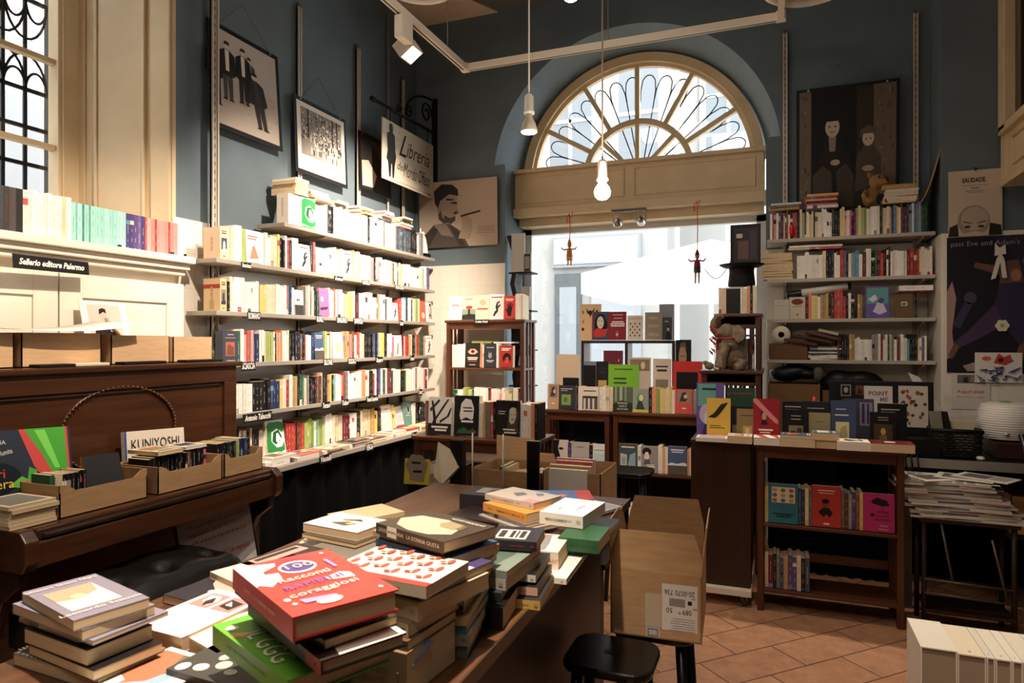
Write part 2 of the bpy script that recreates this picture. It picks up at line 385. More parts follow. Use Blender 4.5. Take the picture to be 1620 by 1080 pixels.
for yb_ in ybars:
    for r, h in ((0.0567, 0.10), (0.1135, 0.19)):
        yc = yb_+0.0567 if r < .06 else yb_
        if yc+r > 2.6: continue
        m.tube([(xg, yc+r*math.cos(PI*i/12), 2.868+h*math.sin(PI*i/12)) for i in range(13)], 0.007, M_IRON, 6)
        m.tube([(xg, yc+r*math.cos(PI*i/12), 3.36-h*1.15*math.sin(PI*i/12)) for i in range(13)], 0.007, M_IRON, 6)
m.build('iron_grille', win3)
# transom window box high on the right wall
m = MB()
m.box(1.33, XR, 4.98, 5.08, 2.5, ZC, c); m.box(1.30, 1.36, 4.90, 5.02, 2.80, ZC, c)
m.box(1.34, XR, 3.4, 5.0, 2.50, 2.80, c); m.box(1.30, XR, 3.4, 5.02, 2.78, 2.83, c); m.box(1.31, XR, 3.4, 5.02, 2.46, 2.50, c)
m.box(1.32, 1.345, 3.6, 4.85, 2.56, 2.575, c); m.box(1.32, 1.345, 3.6, 4.85, 2.725, 2.74, c); m.box(1.32, 1.345, 4.84, 4.855, 2.56, 2.74, c)
struct(m.build('trim_7', bevel=0.004))
m = MB(); m.box(1.40, 1.41, 3.4, 4.95, 2.85, ZC-0.05, mat('1d211e', 0.15)); struct(m.build('window_4'))

# ---- the street outside
m = MB(); m.box(-14, 8, 6.2, 26, -0.12, -0.02, mat('b5b0a8', 0.8)); m.box(-14, -3.8, -6, 6.2, -0.12, -0.02, mat('b5b0a8', 0.8)); struct(m.build('street_ground'))
def building(y, x0, x1, h, col, cols, rows, wins, label, name='street_building'):
    t = thing(name, label, 'building', ((x0+x1)/2, y, 0))
    m = MB(); m.box(x0, x1, y, y+1.0, 0, h, mat(col, 0.8)); m.build('facade', t)
    for (a, b, c0, d) in wins:
        m = MB(); m.box(a-0.12, b+0.12, y-0.06, y, c0-0.12, d+0.12, mat('b5b3af', 0.7)); m.box(a, b, y-0.07, y-0.05, c0, d, mat('70767a', 0.3)); w = m.build('window', t)
        m = MB(); m.box((a+b)/2-0.03, (a+b)/2+0.03, y-0.09, y-0.065, c0, d, mat('efefec', 0.6)); m.box(a, b, y-0.09, y-0.065, (c0+d)/2-0.03, (c0+d)/2+0.03, mat('efefec', 0.6)); m.build('glazing_bar', w)
    return t
b1 = building(12.0, -6.2, -1.75, 11, 'a3a19c', 0, 0, [(-5.4, -4.6, 4.5, 6.6), (-3.9, -3.1, 4.5, 6.6), (-2.6, -1.9, 4.5, 6.6)], 'pale grey building across the street, left through shop window')
m = MB()
m.box(-3.85, -2.2, 11.9, 12.0, 2.86, 3.42, mat('8d9294', 0.6)); m.box(-3.8, -2.25, 11.88, 11.9, 2.92, 3.38, mat('b0b4b5', 0.6)); sg = m.build('shop_fascia', b1)
text('XNOEB', frame((-2.95, 11.87, 3.13), (1, 0, 0), (0, 0, 1)), 0.26, 'e4e5e4', sg, space=1.4)
m = MB(); m.box(-3.8, -3.3, 11.92, 12.0, 0, 2.75, mat('54595b', 0.4)); m.box(-3.7, -3.38, 11.9, 11.93, 0, 2.5, mat('8c9295', 0.3)); m.box(-3.1, -2.2, 11.92, 12.0, 0.4, 2.6, mat('989da0', 0.3)); m.build('shop_front', b1)
building(13.2, -1.7, 3.4, 12, '9b9994', 0, 0, [(-1.2, -0.4, 5, 7.2), (0.4, 1.2, 5, 7.2)], 'grey stone building across the street, right through shop window')
m = MB(); m.box(-0.75, -0.35, 11.6, 12.0, 0, 4.6, mat('a5a9ac', 0.7)); m.box(-0.95, -0.15, 11.5, 12.1, 4.6, 4.9, mat('b9bdc0', 0.7)); m.box(-0.9, -0.2, 11.52, 12.0, 0, 0.5, mat('b0b4b6', 0.7))
tag(m.build('stone_column'), 'grey stone column outside near right edge of shop window', 'column')
t = thing('street_building', 'pink brick building with arched windows, outside the left window', 'building', (-9, 4, 0))
m = MB(); m.box(-10, -9, -4, 14, 0, 6.2, mat('c0bab3', 0.8)); m.box(-10.0, -9.02, -4, 14, 6.2, 12, mat('bd9f94', 0.8)); m.box(-9.05, -8.9, -4, 14, 6.1, 6.25, mat('a5a19c', 0.8)); m.build('facade', t)
for yc in (3.0, 5.6, 8.2):
    m = MB(); M = frame((-8.98, yc, 0), (0, 1, 0), (0, 0, 1))
    for r, cc in ((1.15, 'a5a19c'), (1.0, 'c9c5c0'), (0.85, '959290')):
        m.prism([(-r, 1.5)]+[(-r*math.cos(PI*i/16), 3.7+r*1.1*math.sin(PI*i/16)) for i in range(17)]+[(r, 1.5)], 0.0, 0.04*(1.6-r)*3, mat(cc, 0.8), M)
    m.build('arched_window', t)
# café umbrella in the street
ux, uy = -0.75, 8.9
t = thing('patio_umbrella', 'large white patio umbrella open outside the shop window', 'umbrella', (ux, uy, 0))
m = MB(); m.tube([(ux, uy, 0), (ux, uy, 2.78)], 0.03, mat('e6e4e0', 0.5), 10); m.build('pole', t)
m = MB(); A = (ux, uy, 2.80); q = 1.34
rim = [(ux-q, uy-q, 2.29), (ux+q, uy-q, 2.29), (ux+q, uy+q, 2.29), (ux-q, uy+q, 2.29)]
cloth = M_CANVAS
m.add([A]+rim, [(0, 1, 2), (0, 2, 3), (0, 3, 4), (0, 4, 1)], cloth)
m.add(rim+[(x, y, 2.05) for x, y, z in rim], [(0, 1, 5, 4), (1, 2, 6, 5), (2, 3, 7, 6), (3, 0, 4, 7)], cloth); m.build('canopy', t)

# ================================================================ hanging things
# wall standards (slotted uprights)
def standard(M, z0, z1, label, group, w=0.032):
    t = thing('shelf_upright', label, 'shelf upright', M @ Vector((0, z0, 0)), group=group)
    m = MB(); c = mat('c9beae', 0.4, 0.2)
    m.box(-w/2, -w/2+0.010, z0, z1, 0, 0.022, c, M); m.box(w/2-0.010, w/2, z0, z1, 0, 0.022, c, M); m.box(-w/2, w/2, z0, z1, 0, 0.012, mat('aca294', 0.4, 0.2), M); m.build('channel', t)
    m = MB(); z = z0+0.02
    while z < z1: m.box(-0.0025, 0.0025, z, z+0.022, 0.0115, 0.0128, mat('3a352f'), M); z += 0.05
    t2 = m.build('slots', t); t2['kind'] = 'stuff'
    m = MB(); m.box(-0.012, 0.012, z1, z1+0.03, 0, 0.012, mat('6b665f', 0.4, 0.5), M); m.build('end_bracket', t)
posL = [('leftmost, in front of big photograph', 3.01), ('second from left, beside framed crowd photograph', 3.82), ('third from left, by the dark poster', 4.53), ('rightmost, behind the hanging shop sign', 5.22)]
for d, y in posL: standard(frame((XL+(0.013 if y > 3.1 else 0.065), y, 0), (0, 1, 0), (0, 0, 1)), 0.8, 3.82 if y > 3.1 else 4.35, 'pale metal shelf upright on left wall, '+d, 'shelf uprights on the left wall', 0.05 if y < 3.1 else 0.036)
for d, x in (('left of the old film photograph', 0.075), ('right of the old film photograph', 0.93)): standard(frame((x, YB-0.013, 0), (1, 0, 0), (0, 0, 1)), 0.8, 3.82, 'pale slotted metal shelf upright, '+d, 'shelf uprights on the right')
m = MB(); m.tube([(XL+0.02, 4.98, 0.9), (XL+0.02, 4.98, 4.3)], 0.011, mat('9a948a'), 8); tag(m.build('wall_pipe'), 'thin grey pipe running up blue wall behind hanging shop sign', 'pipe')
# shelves: boards on brackets
SH = {}
def shelf_board(name, label, x0, x1, y0, y1, z, brs, side, group, mt=None, th=0.025):
    t = thing(name, label, 'shelf', ((x0+x1)/2, (y0+y1)/2, z-th), group=group)
    m = MB(); m.box(x0, x1, y0, y1, z-th, z, mt or M_SHELF); m.build('shelf_board', t, bevel=0.002)
    for q in brs:
        m = MB(); c = mat('a89e90', 0.4, 0.2)
        if side == 'L': M = frame((0, q, z-th), (1, 0, 0), (0, 0, 1)); a, b = XL+0.035, min(x1-0.01, -2.72) if name == 'display_counter' else x1-0.01
        else: M = frame((q, 0, z-th), (0, -1, 0), (0, 0, 1)); a, b = -(YB-0.035), -(y0+0.01)
        m.prism([(a, 0), (b, 0), (b, -0.012), (a, -0.055)], -0.004, 0.004, c, M); m.build('bracket', t)
    return t
zL = {1: 2.245, 2: 1.96, 3: 1.67, 4: 1.378, 5: 1.085}
lab = {1: 'grey metal shelf, topmost of the left wall rack', 2: 'grey metal shelf, second from top on left wall rack', 3: 'grey metal shelf, third from top on left wall rack', 4: 'grey metal shelf, fourth from top on left wall rack', 5: 'grey metal shelf, fifth from top on left wall rack'}
for k, z in zL.items():
    y0 = 3.40 if k == 1 else 2.85
    shelf_board('wall_shelf', lab[k], XL+0.03, -2.85, y0, 5.40, z, [q for q in (3.05, 3.82, 4.53, 5.22) if q > y0+0.1], 'L', 'shelves of the left wall rack')
shelf_board('display_counter', 'long grey counter shelf below left wall rack, over black cloth', XL+0.03, -2.62, 2.95, 5.42, 0.785, [3.82, 4.53, 5.22], 'L', None, M_SHELF, 0.03)
zR = {1: 2.235, 2: 1.947, 3: 1.66, 4: 1.37, 5: 0.80}
labR = {1: 'pale metal shelf, topmost at right, holding the teddy bear', 2: 'pale metal shelf at right, second from top', 3: 'pale metal shelf at right, third from top', 4: 'pale metal shelf at right with paper roll, fourth from top', 5: 'pale low shelf at right behind the computer monitor'}
for k, z in zR.items():
    shelf_board('wall_shelf', labR[k], -0.05, 1.0, 5.2, YB-0.035, z, [0.075, 0.93], 'R', 'shelves of the right wall rack', mat('b3a99d', 0.5))
# black cloth under the counter
m = MB(); n = 60; vs = []; fs = []
for i in range(n+1):
    y = 2.97+2.41*i/n; x = -2.668+0.018*math.sin(i*1.1)+0.01*math.sin(i*2.7+1)
    vs += [(x, y, 0.754), (x+0.012*math.sin(i*1.9), y, 0.01)]
for i in range(n): fs.append((2*i, 2*i+2, 2*i+3, 2*i+1))
m.add(vs, fs, mat('040404', 0.95, spec=0.1, key='blackcloth_or_shade'), None, True); tag(m.build('black_cloth_or_shade'), 'black cloth hanging from counter under left wall rack', 'cloth')

# ---- framed photographs and posters
def poster(name, label, cat, M, w, h, border, bcol, draw, thick=0.006, cord=None, group=None, imat='b8a795', rough=0.5, pname='print'):
    t = thing(name, label, cat, M @ Vector((0, 0, 0)), group=group)
    m = MB(); m.box(-w/2, w/2, -h/2, h/2, -thick, 0, mat(bcol, 0.45), M); m.build('backing_board', t)
    m = MB(); iw = w/2-border; ih = h/2-border
    m.box(-iw, iw, -ih, ih, 0.0002, 0.0012, mat(imat, rough), M)
    if draw: draw(m, M @ Matrix.Diagonal((iw, ih, 1, 1)))
    m.build(pname, t)
    if cord:
        m = MB(); P = [M @ Vector((-w*0.38, h/2-0.01, 0.002)), Vector(cord), M @ Vector((w*0.38, h/2-0.01, 0.002))]
        m.tube(P, 0.0018, mat('5d5a55'), 5); m.build('hanging_cord', t)
        m = MB()
        for s in (-0.38, 0.38): m.ell(s*w, h/2-0.012, 0.006, 0.006, mat('c9c4ba', 0.3, 0.7), M, 0.002)
        m.build('hanging_pins', t)
    return t
def man(m, M, x, y, s, jacket, trouser, skin='c8b4a2', shirt='d9cdbd', lean=0.0, z=0.002, hat=None, wide=1.0):
    # a small standing figure printed in a photograph; s = height as a fraction of the half-height; y = feet
    sx = s*0.80*wide
    def q(pts, c, dz=0): m.plate([(x+px*sx+lean*(py)*s, y+py*s) for px, py in pts], mat(c, 0.4), M, z+dz)
    q([(-0.14, 0), (-0.04, 0), (-0.01, 0.45), (0.02, 0), (0.13, 0), (0.15, 0.5), (-0.15, 0.5)], trouser)
    q([(-0.19, 0), (-0.04, 0), (-0.06, 0.03), (-0.14, 0.03)], '1a1615', .0002); q([(0.02, 0), (0.18, 0), (0.13, 0.03), (0.03, 0.03)], '1a1615', .0002)
    q([(-0.20, 0.42), (0.20, 0.42), (0.22, 0.80), (0.08, 0.86), (-0.08, 0.86), (-0.22, 0.80)], jacket, .0003)
    q([(-0.26, 0.46), (-0.19, 0.44), (-0.17, 0.80), (-0.23, 0.78)], jacket, .0003); q([(0.26, 0.46), (0.19, 0.44), (0.17, 0.80), (0.23, 0.78)], jacket, .0003)
    q([(-0.05, 0.50), (0.05, 0.50), (0.06, 0.85), (-0.06, 0.85)], shirt, .0005)
    m.ell(x+lean*0.93*s, y+0.925*s, 0.085*sx, 0.062*s, mat(skin, 0.4), M, z+.0007)
    hc = hat or '241d19'
    m.plate([(x+(lean*0.96)*s+px*sx, y+py*s) for px, py in ((-0.09, 0.94), (0.09, 0.94), (0.085, 0.985), (0.03, 1.0), (-0.05, 0.995))], mat(hc, 0.5), M, z+.0009)
def draw_men(m, M):
    m.rect(-1, -1, 1, 0.02, 'b3a496', M, 0.0014); m.rect(-1, 0.02, 1, 1, 'b8aca4', M, 0.0014)
    rnd = random.Random(3)
    for i in range(40): m.ell(rnd.uniform(-.95, .95), rnd.uniform(-.95, -.05), rnd.uniform(.01, .05), .008, mat('8a7b6f' if i % 2 else 'b3a598'), M, 0.0016, 8)
    man(m, M, -0.98, -0.62, 1.35, '1b1817', '2a2523', z=.002)
    man(m, M, -0.60, -0.45, 1.25, '211d1c', '4a4341', z=.003)
    man(m, M, -0.12, -0.40, 1.22, '1a1716', '1d1a19', z=.004)
    man(m, M, 0.08, -0.30, 1.0, '4b4541', '3a3532', z=.0028)
    man(m, M, 0.46, -0.80, 1.20, '2b2624', '332e2b', lean=-0.22, z=.005, wide=1.15, shirt='3d3835')
    m.plate([(0.18, -0.05), (-0.1, -0.30), (-0.06, -0.36), (0.28, -0.18)], mat('2b2624'), M, .0056); m.ell(-0.12, -0.36, 0.05, 0.045, mat('8f8274'), M, .006)
poster('wall_poster', 'black-edged photograph of men standing in a yard, highest at left', 'poster', frame((-3.07, 3.32, 3.08), (0, 1, 0), (-0.07, 0, 1)), 0.60, 0.64, 0.03, '17130f', draw_men, cord=(-3.09, 3.3, 3.60), imat='a39790', group=None)
def draw_crowd(m, M):
    m.rect(-1, -1, 1, 1, 'e9e1d6', M, 0.0014); m.rect(-0.86, -0.55, 0.86, 0.86, '8f867c', M, .0016)
    rnd = random.Random(11)
    for i in range(150):
        x = rnd.uniform(-.82, .82); y = rnd.uniform(-.1, .8); c = rnd.choice(['c9c0b3', '6a625a', '3b3632', 'dcd4c8', '564f48'])
        m.ell(x, y, rnd.uniform(.015, .05), rnd.uniform(.02, .06), mat(c), M, .0018+i*2e-6, 7)
    for i in range(70):
        x = rnd.uniform(-.5, .8); y = rnd.uniform(-.45, .1)
        m.rect(x, y-0.1, x+0.045, y+0.06, rnd.choice(['2a2522', 'd8d0c4', '4a433d', 'b5aca0']), M, .0022+i*2e-6); m.ell(x+.022, y+.09, .02, .03, mat('cfc4b6'), M, .0024, 7)
    for x in (0.42, 0.62, -0.6): m.rect(x, 0.0, x+.06, .86, '2f2925', M, .0026)
poster('wall_poster', 'black-edged photograph of a crowd under trees, middle of left wall', 'poster', frame((-3.05, 4.04, 2.93), (0, 1, 0), (-0.04, 0, 1)), 0.60, 0.53, 0.028, '17130f', draw_crowd, cord=(-3.09, 4.05, 3.42), imat='e9e1d6')
def draw_dark(m, M):
    m.rect(-1, -1, 1, 1, '2a2522', M, .0014); m.plate([(-0.95, -0.95), (-0.2, -0.9), (0.05, -0.4), (-0.5, 0.1), (-0.95, 0.0)], mat('b9aa98'), M, .0016); m.plate([(-.3, .9), (.9, .9), (.9, .2), (.2, .4)], mat('4b433e'), M, .0016)
poster('wall_poster', 'dark photograph half hidden behind the hanging shop sign', 'poster', frame((-3.05, 4.74, 2.94), (0, 1, 0), (-0.04, 0, 1)), 0.46, 0.46, 0.02, '14110f', draw_dark, imat='2a2522', cord=(-3.09, 4.78, 3.3))
def draw_profile(m, M):
    m.rect(-1, -1, 1, 1, 'b39f8b', M, .0014)
    k = '2b2420'; sk = '9a8776'
    m.plate([(-0.92, -1), (-0.86, -0.6), (-0.62, -0.3), (-0.25, -0.25), (0.1, -0.55), (0.28, -1)], mat('4f463e'), M, .0017)
    m.plate([(-0.62, -0.3), (-0.30, -0.28), (-0.1, -0.7), (-0.42, -0.62)], mat('7d7063'), M, .0019)
    m.plate([(-0.55, 0.45), (-0.50, 0.0), (-0.34, -0.28), (-0.16, -0.30), (-0.05, -0.18), (-0.04, 0.02), (0.03, 0.08), (-0.02, 0.28), (0.0, 0.5), (-0.25, 0.72), (-0.45, 0.7)], mat(sk), M, .0021)
    m.plate([(-0.60, 0.72), (-0.58, 0.35), (-0.50, 0.20), (-0.44, 0.42), (-0.20, 0.60), (0.03, 0.52), (0.02, 0.72), (-0.12, 0.88), (-0.40, 0.92)], mat(k), M, .0023)
    m.plate([(-0.36, -0.22), (-0.16, -0.30), (-0.05, -0.20), (-0.06, -0.08), (-0.2, -0.12), (-0.34, -0.02)], mat('4a3e36'), M, .0023); m.plate([(-0.12, 0.30), (0.0, 0.28), (0.0, 0.34), (-0.12, 0.36)], mat(k), M, .0025)
    m.ell(-0.46, 0.12, 0.045, 0.10, mat('8d7a69'), M, .0025); m.plate([(-.3, .42), (-.1, .40), (-.08, .44), (-.28, .48)], mat('2b2420'), M, .0026); m.ell(-.14, .33, .035, .02, mat('2b2420'), M, .0026); m.plate([(-.5, .0), (-.42, .12), (-.38, -.1), (-.25, -.26), (-.34, -.28), (-.48, -.15)], mat('4a3e36'), M, .00255); m.plate([(-.10, -.02), (.03, -.0), (.0, .06), (-.08, .06)], mat('3a302a'), M, .0026); m.plate([(-.85, -.62), (-.62, -.35), (-.5, -.45), (-.75, -.98), (-.86, -.98)], mat('3a322c'), M, .0019); m.plate([(-.2, -.32), (.05, -.58), (.2, -.98), (.05, -.98), (-.1, -.6)], mat('3a322c'), M, .0019)
    m.plate([(0.02, -0.75), (0.12, -0.35), (0.10, -0.12), (0.22, -0.05), (0.36, -0.2), (0.38, -0.5), (0.30, -0.8)], mat('a08d7b'), M, .0023)
    m.plate([(0.08, -0.06), (0.58, 0.06), (0.58, 0.0), (0.08, -0.12)], mat('33291f'), M, .0027)
    for i in range(4): m.rect(0.5, -0.45-0.06*i, 0.93, -0.435-0.06*i, '7d6d5e', M, .0017)
poster('wall_poster', 'sepia poster of dark-haired man in profile smoking, in corner', 'poster', frame((-2.66, YB-0.03, 2.652), (1, 0, 0), (0, -0.03, 1)), 0.78, 0.595, 0.0, '2a2420', draw_profile, imat='b39f8b')
def draw_doorway(m, M):
    m.rect(-1, -1, 1, 1, '211a15', M, .0014); m.rect(-1, -1, -0.75, 1, '6f6051', M, .0016); m.rect(0.55, -1, 1, 1, '6a5b4c', M, .0016); m.rect(-0.75, -1, 0.55, 1, '140f0c', M, .0017); m.rect(0.2, -0.6, 0.55, 1, '33291f', M, .0018)
    rnd = random.Random(5)
    for i in range(50):
        x = rnd.choice([rnd.uniform(-.98, -.8), rnd.uniform(.62, .97)]); m.ell(x, rnd.uniform(-.95, .95), rnd.uniform(.01, .035), rnd.uniform(.02, .07), mat(rnd.choice(['857563', '54473b', '5f5244'])), M, .0018+i*1e-6, 7)
    # seated adult
    m.plate([(-0.62, -0.55), (-0.6, -0.15), (-0.42, 0.12), (-0.3, 0.2), (-0.12, 0.12), (0.05, -0.1), (0.08, -0.55)], mat('1d1916'), M, .002)
    m.plate([(-0.70, -1), (-0.72, -0.45), (-0.5, -0.28), (-0.32, -0.4), (-0.28, -1)], mat('4a4037'), M, .0022); m.plate([(-0.18, -1), (-0.22, -0.4), (-0.02, -0.26), (0.14, -0.45), (0.2, -1)], mat('443a32'), M, .0022)
    m.plate([(-0.36, -0.05), (-0.24, -0.05), (-0.22, 0.2), (-0.38, 0.2)], mat('8a7b6b'), M, .0022); m.ell(-0.24, -0.24, 0.10, 0.05, mat('b09e8b'), M, .0024)
    m.ell(-0.30, 0.36, 0.15, 0.17, mat('c0ae9a'), M, .0024); m.plate([(-0.48, 0.38), (-0.44, 0.56), (-0.3, 0.62), (-0.14, 0.56), (-0.12, 0.38), (-0.18, 0.46), (-0.42, 0.46)], mat('120e0b'), M, .0026)
    for ex_ in (-0.36, -0.24): m.ell(ex_, 0.37, 0.022, 0.014, mat('1c1612'), M, .0027)
    m.rect(-0.35, 0.27, -0.25, 0.285, '5d4c40', M, .0027)
    # seated child
    m.plate([(0.18, -0.75), (0.2, -0.2), (0.36, 0.02), (0.54, 0.02), (0.70, -0.2), (0.72, -0.7)], mat('4d4339'), M, .0026); m.plate([(0.14, -1), (0.12, -0.6), (0.4, -0.5), (0.74, -0.6), (0.8, -1)], mat('332b25'), M, .0025)
    m.ell(0.44, 0.12, 0.12, 0.13, mat('c2b09c'), M, .0028); m.plate([(0.26, 0.14), (0.28, 0.26), (0.44, 0.34), (0.6, 0.28), (0.62, 0.12), (0.54, 0.2), (0.36, 0.2)], mat('5d5146'), M, .003)
    m.ell(0.40, 0.11, 0.018, 0.013, mat('1c1612'), M, .0031); m.ell(0.49, 0.11, 0.018, 0.013, mat('1c1612'), M, .0031); m.ell(0.44, -0.38, 0.12, 0.05, mat('a89683'), M, .003)
poster('wall_poster', 'dark photograph of adult and child seated in doorway, top right', 'poster', frame((0.485, 5.40, 2.90), (1, 0, 0), (0, -0.06, 1)), 0.67, 0.89, 0.022, '0c0a09', draw_doorway, cord=(0.5, YB-0.01, 3.58), imat='211a15')
def draw_saudade(m, M):
    m.rect(-1, -1, 1, 1, 'c9b7a2', M, .0014)
    m.plate([(-1, -1), (-0.95, -0.72), (-0.65, -0.62), (-0.6, -1)], mat('26201c'), M, .0018); m.plate([(1, -1), (0.95, -0.7), (0.55, -0.62), (0.5, -1)], mat('26201c'), M, .0018)
    m.ell(-0.05, -0.55, 0.60, 0.48, mat('9b8a79'), M, .002, 30); m.ell(-0.02, -0.48, 0.50, 0.36, mat('b5a491'), M, .0021, 30)
    m.ell(-0.28, -0.72, 0.12, 0.04, mat('3d332c'), M, .0023); m.ell(0.22, -0.72, 0.12, 0.04, mat('3d332c'), M, .0023); m.plate([(-0.45, -0.58), (-0.12, -0.63), (-0.12, -0.60), (-0.44, -0.54)], mat('5d5046'), M, .0023); m.plate([(0.42, -0.58), (0.08, -0.63), (0.08, -0.60), (0.40, -0.54)], mat('5d5046'), M, .0023)
    m.plate([(-0.6, -1), (-0.4, -0.92), (0.0, -0.86), (0.35, -0.92), (0.5, -1)], mat('c4b3a0'), M, .0024)
    m.rect(-0.5, 0.53, 0.5, 0.54, '3a302a', M, .0018); m.rect(-0.15, 0.44, 0.15, 0.46, '3a302a', M, .0018); m.rect(-0.35, 0.36, 0.35, 0.375, '6a5c50', M, .0018); m.rect(-0.3, 0.31, 0.3, 0.325, '6a5c50', M, .0018)
MS = frame((1.193, 5.08, 2.385), (1, 0, 0), (0, 0, 1))
t = poster('wall_poster', 'cream poster headed SAUDADE with an old man peering over', 'poster', MS, 0.292, 0.42, 0.0, 'b3a28e', draw_saudade, 0.003, imat='c9b7a2')
text('SAUDADE.', MS @ Matrix.Translation((-0.005, 0.145, 0.003)), 0.042, '2b2420', t, width=0.13, bold=0.001)
m = MB(); m.tube([(1.19, 5.07, 2.60), (1.19, 5.06, 2.585), (1.20, 5.06, 2.60), (1.185, 5.075, 2.61)], 0.003, M_IRON, 5); m.build('bulldog_clip', t)
def draw_dance(m, M):
    m.rect(-1, -1, 1, 1, '1b1620', M, .0014); m.plate([(-1, .2), (-.9, .35), (-.82, .1), (-.9, -.4), (-.85, -.75), (-1, -.8)], mat('a08078'), M, .0017); m.plate([(-.7, -.9), (-.3, -.8), (.1, -.88), (.1, -.96), (-.6, -.98)], mat('a08a80'), M, .0017)
    m.plate([(-0.1, 1), (1, 1), (1, 0.2), (0.5, 0.0), (0.1, 0.35)], mat('2f2438'), M, .0016)
    sk = '6a4c40'; pu = '332a48'
    m.ell(0.30, 0.42, 0.10, 0.09, mat('a5705c'), M, .0026); m.plate([(0.02, 0.62), (0.35, 0.64), (0.45, 0.30), (0.2, 0.18), (0.0, 0.3)], mat(sk), M, .0019)
    m.plate([(0.02, 0.55), (-0.45, 0.62), (-0.5, 0.55), (0.02, 0.42)], mat(sk), M, .0021); m.plate([(0.4, 0.6), (0.85, 0.35), (0.9, 0.42), (0.45, 0.7)], mat(sk), M, .0021)
    m.plate([(0.0, 0.3), (0.45, 0.32), (0.7, -0.1), (0.4, -0.6), (0.1, -0.35), (-0.1, 0.0)], mat(pu), M, .0022)
    m.plate([(-0.1, 0.0), (-0.55, -0.35), (-0.85, -0.55), (-0.8, -0.65), (-0.4, -0.5), (0.1, -0.3)], mat('463350'), M, .0023)
    m.plate([(0.4, -0.5), (0.2, -0.95), (0.3, -1), (0.6, -0.55)], mat(sk), M, .0021); m.plate([(-0.85, -0.55), (-0.98, -0.75), (-0.9, -0.8), (-0.76, -0.62)], mat(sk), M, .0024)
    m.ell(-0.55, 0.1, 0.12, 0.09, mat('4d3d58'), M, .002); m.plate([(-0.65, 0.05), (-0.9, -0.3), (-0.75, -0.35), (-0.5, 0.02)], mat('3d3050'), M, .002)
MD = frame((1.325, 5.082, 1.735), (1, 0, 0), (0, 0, 1))
t = poster('wall_poster', 'large dark purple dance poster on right wall under the SAUDADE poster', 'poster', MD, 0.57, 0.87, 0.0, '15121a', draw_dance, 0.003, imat='1b1620', rough=0.25)
text("past Eve and Adam's", MD @ Matrix.Translation((-0.265, 0.39, 0.003)), 0.045, '9c8f95', t, align='LEFT')
# shop sign on its scrolled bracket
t = thing('hanging_sign', 'cream shop sign reading Libreria, hung from black scrolled bracket', 'sign', (-2.9, 5.04, 2.8))
MG = frame((-2.9, 5.035, 3.043), (0, 1, 0), (0, 0, 1))
m = MB(); m.box(-0.425, 0.425, -0.243, 0.243, -0.012, 0, mat('d3c5ae', 0.4), MG); m.build('sign_board', t, bevel=0.002)
m = MB(); k = mat('14100d', 0.5)
SM_ = MG @ Matrix.Translation((-0.30, 0, 0)) @ Matrix.Diagonal((1.75, 1, 1, 1)) @ Matrix.Translation((0.295, 0, 0))
m.ell(-0.295, 0.178, 0.018, 0.024, k, SM_, .001); m.rect(-0.318, 0.196, -0.272, 0.201, k, SM_, .0012); m.rect(-0.309, 0.198, -0.281, 0.226, k, SM_, .0012)
m.plate([(-0.305, 0.16), (-0.285, 0.16), (-0.262, 0.14), (-0.258, 0.02), (-0.25, -0.03), (-0.262, -0.10), (-0.27, -0.21), (-0.283, -0.21), (-0.288, -0.10), (-0.293, -0.10), (-0.298, -0.21), (-0.312, -0.21), (-0.322, -0.09), (-0.335, -0.07), (-0.325, 0.0), (-0.332, 0.13)], k, SM_, .001)
m.rect(-0.31, -0.222, 0.34, -0.219, k, MG, .001); m.plate([(0.34, -0.232), (0.37, -0.22), (0.34, -0.208)], k, MG, .001)
for x, y in ((-0.2, 0.12), (-0.17, 0.19), (0.2, 0.15), (0.3, 0.19), (-0.22, 0.05)): m.ell(x, y, 0.006, 0.006, mat('3a332c'), MG, .001, 5)
m.build('printed_figure', t)
text('L', MG @ Matrix.Translation((-0.13, 0.085, 0.0012)), 0.27, k, t, shear=0.5)
text('ibreria', MG @ Matrix.Translation((0.14, 0.075, 0.0012)), 0.19, k, t, shear=0.35, width=0.40)
text('del', MG @ Matrix.Translation((-0.16, -0.09, 0.0012)), 0.10, k, t, shear=0.45)
text('Mondo Offeso', MG @ Matrix.Translation((0.12, -0.105, 0.0012)), 0.17, k, t, shear=0.45, width=0.46)
t = thing('sign_bracket', 'black wrought iron scroll bracket above the hanging shop sign', 'bracket', (-2.9, 5.49, 3.0))
m = MB(); m.box(-2.925, -2.875, YB-0.02, YB-0.002, 2.95, 3.72, M_IRON); m.build('wall_plate', t)
m = MB(); m.tube([(-2.9, 5.49, 3.40), (-2.9, 4.50, 3.38)], 0.014, M_IRON, 8); m.lathe([(0.0, -0.04), (0.022, -0.01), (0.012, 0.02), (0.02, 0.03), (0, 0.04)], M_IRON, Matrix.Translation((-2.9, 4.48, 3.38)) @ Matrix.Rotation(PI/2, 4, 'X'), 10); m.build('arm', t)
m = MB()
m.tube([(-2.9, 5.47-0.42*math.sin(PI*0.5*i/10)*1.2, 3.42+0.27*math.cos(PI*0.5*i/10)) for i in range(11)], 0.010, M_IRON, 6)
def spiral(cy, cz, r, a0, turns, rr=0.009, s=1): m.tube([(-2.9, cy+s*(r*(1-0.75*i/24))*math.cos(a0+turns*2*PI*i/24), cz+(r*(1-0.75*i/24))*math.sin(a0+turns*2*PI*i/24)) for i in range(25)], rr, M_IRON, 6)
spiral(5.33, 3.54, 0.10, 0, 1.4); spiral(5.02, 3.47, 0.06, PI, 1.3); spiral(4.86, 3.43, 0.04, 0, 1.2)
m.build('scrollwork', t)
m = MB()
for y in (4.72, 5.35): m.tube([(-2.9, y, 3.285), (-2.9, y, 3.39)], 0.004, M_IRON, 6)
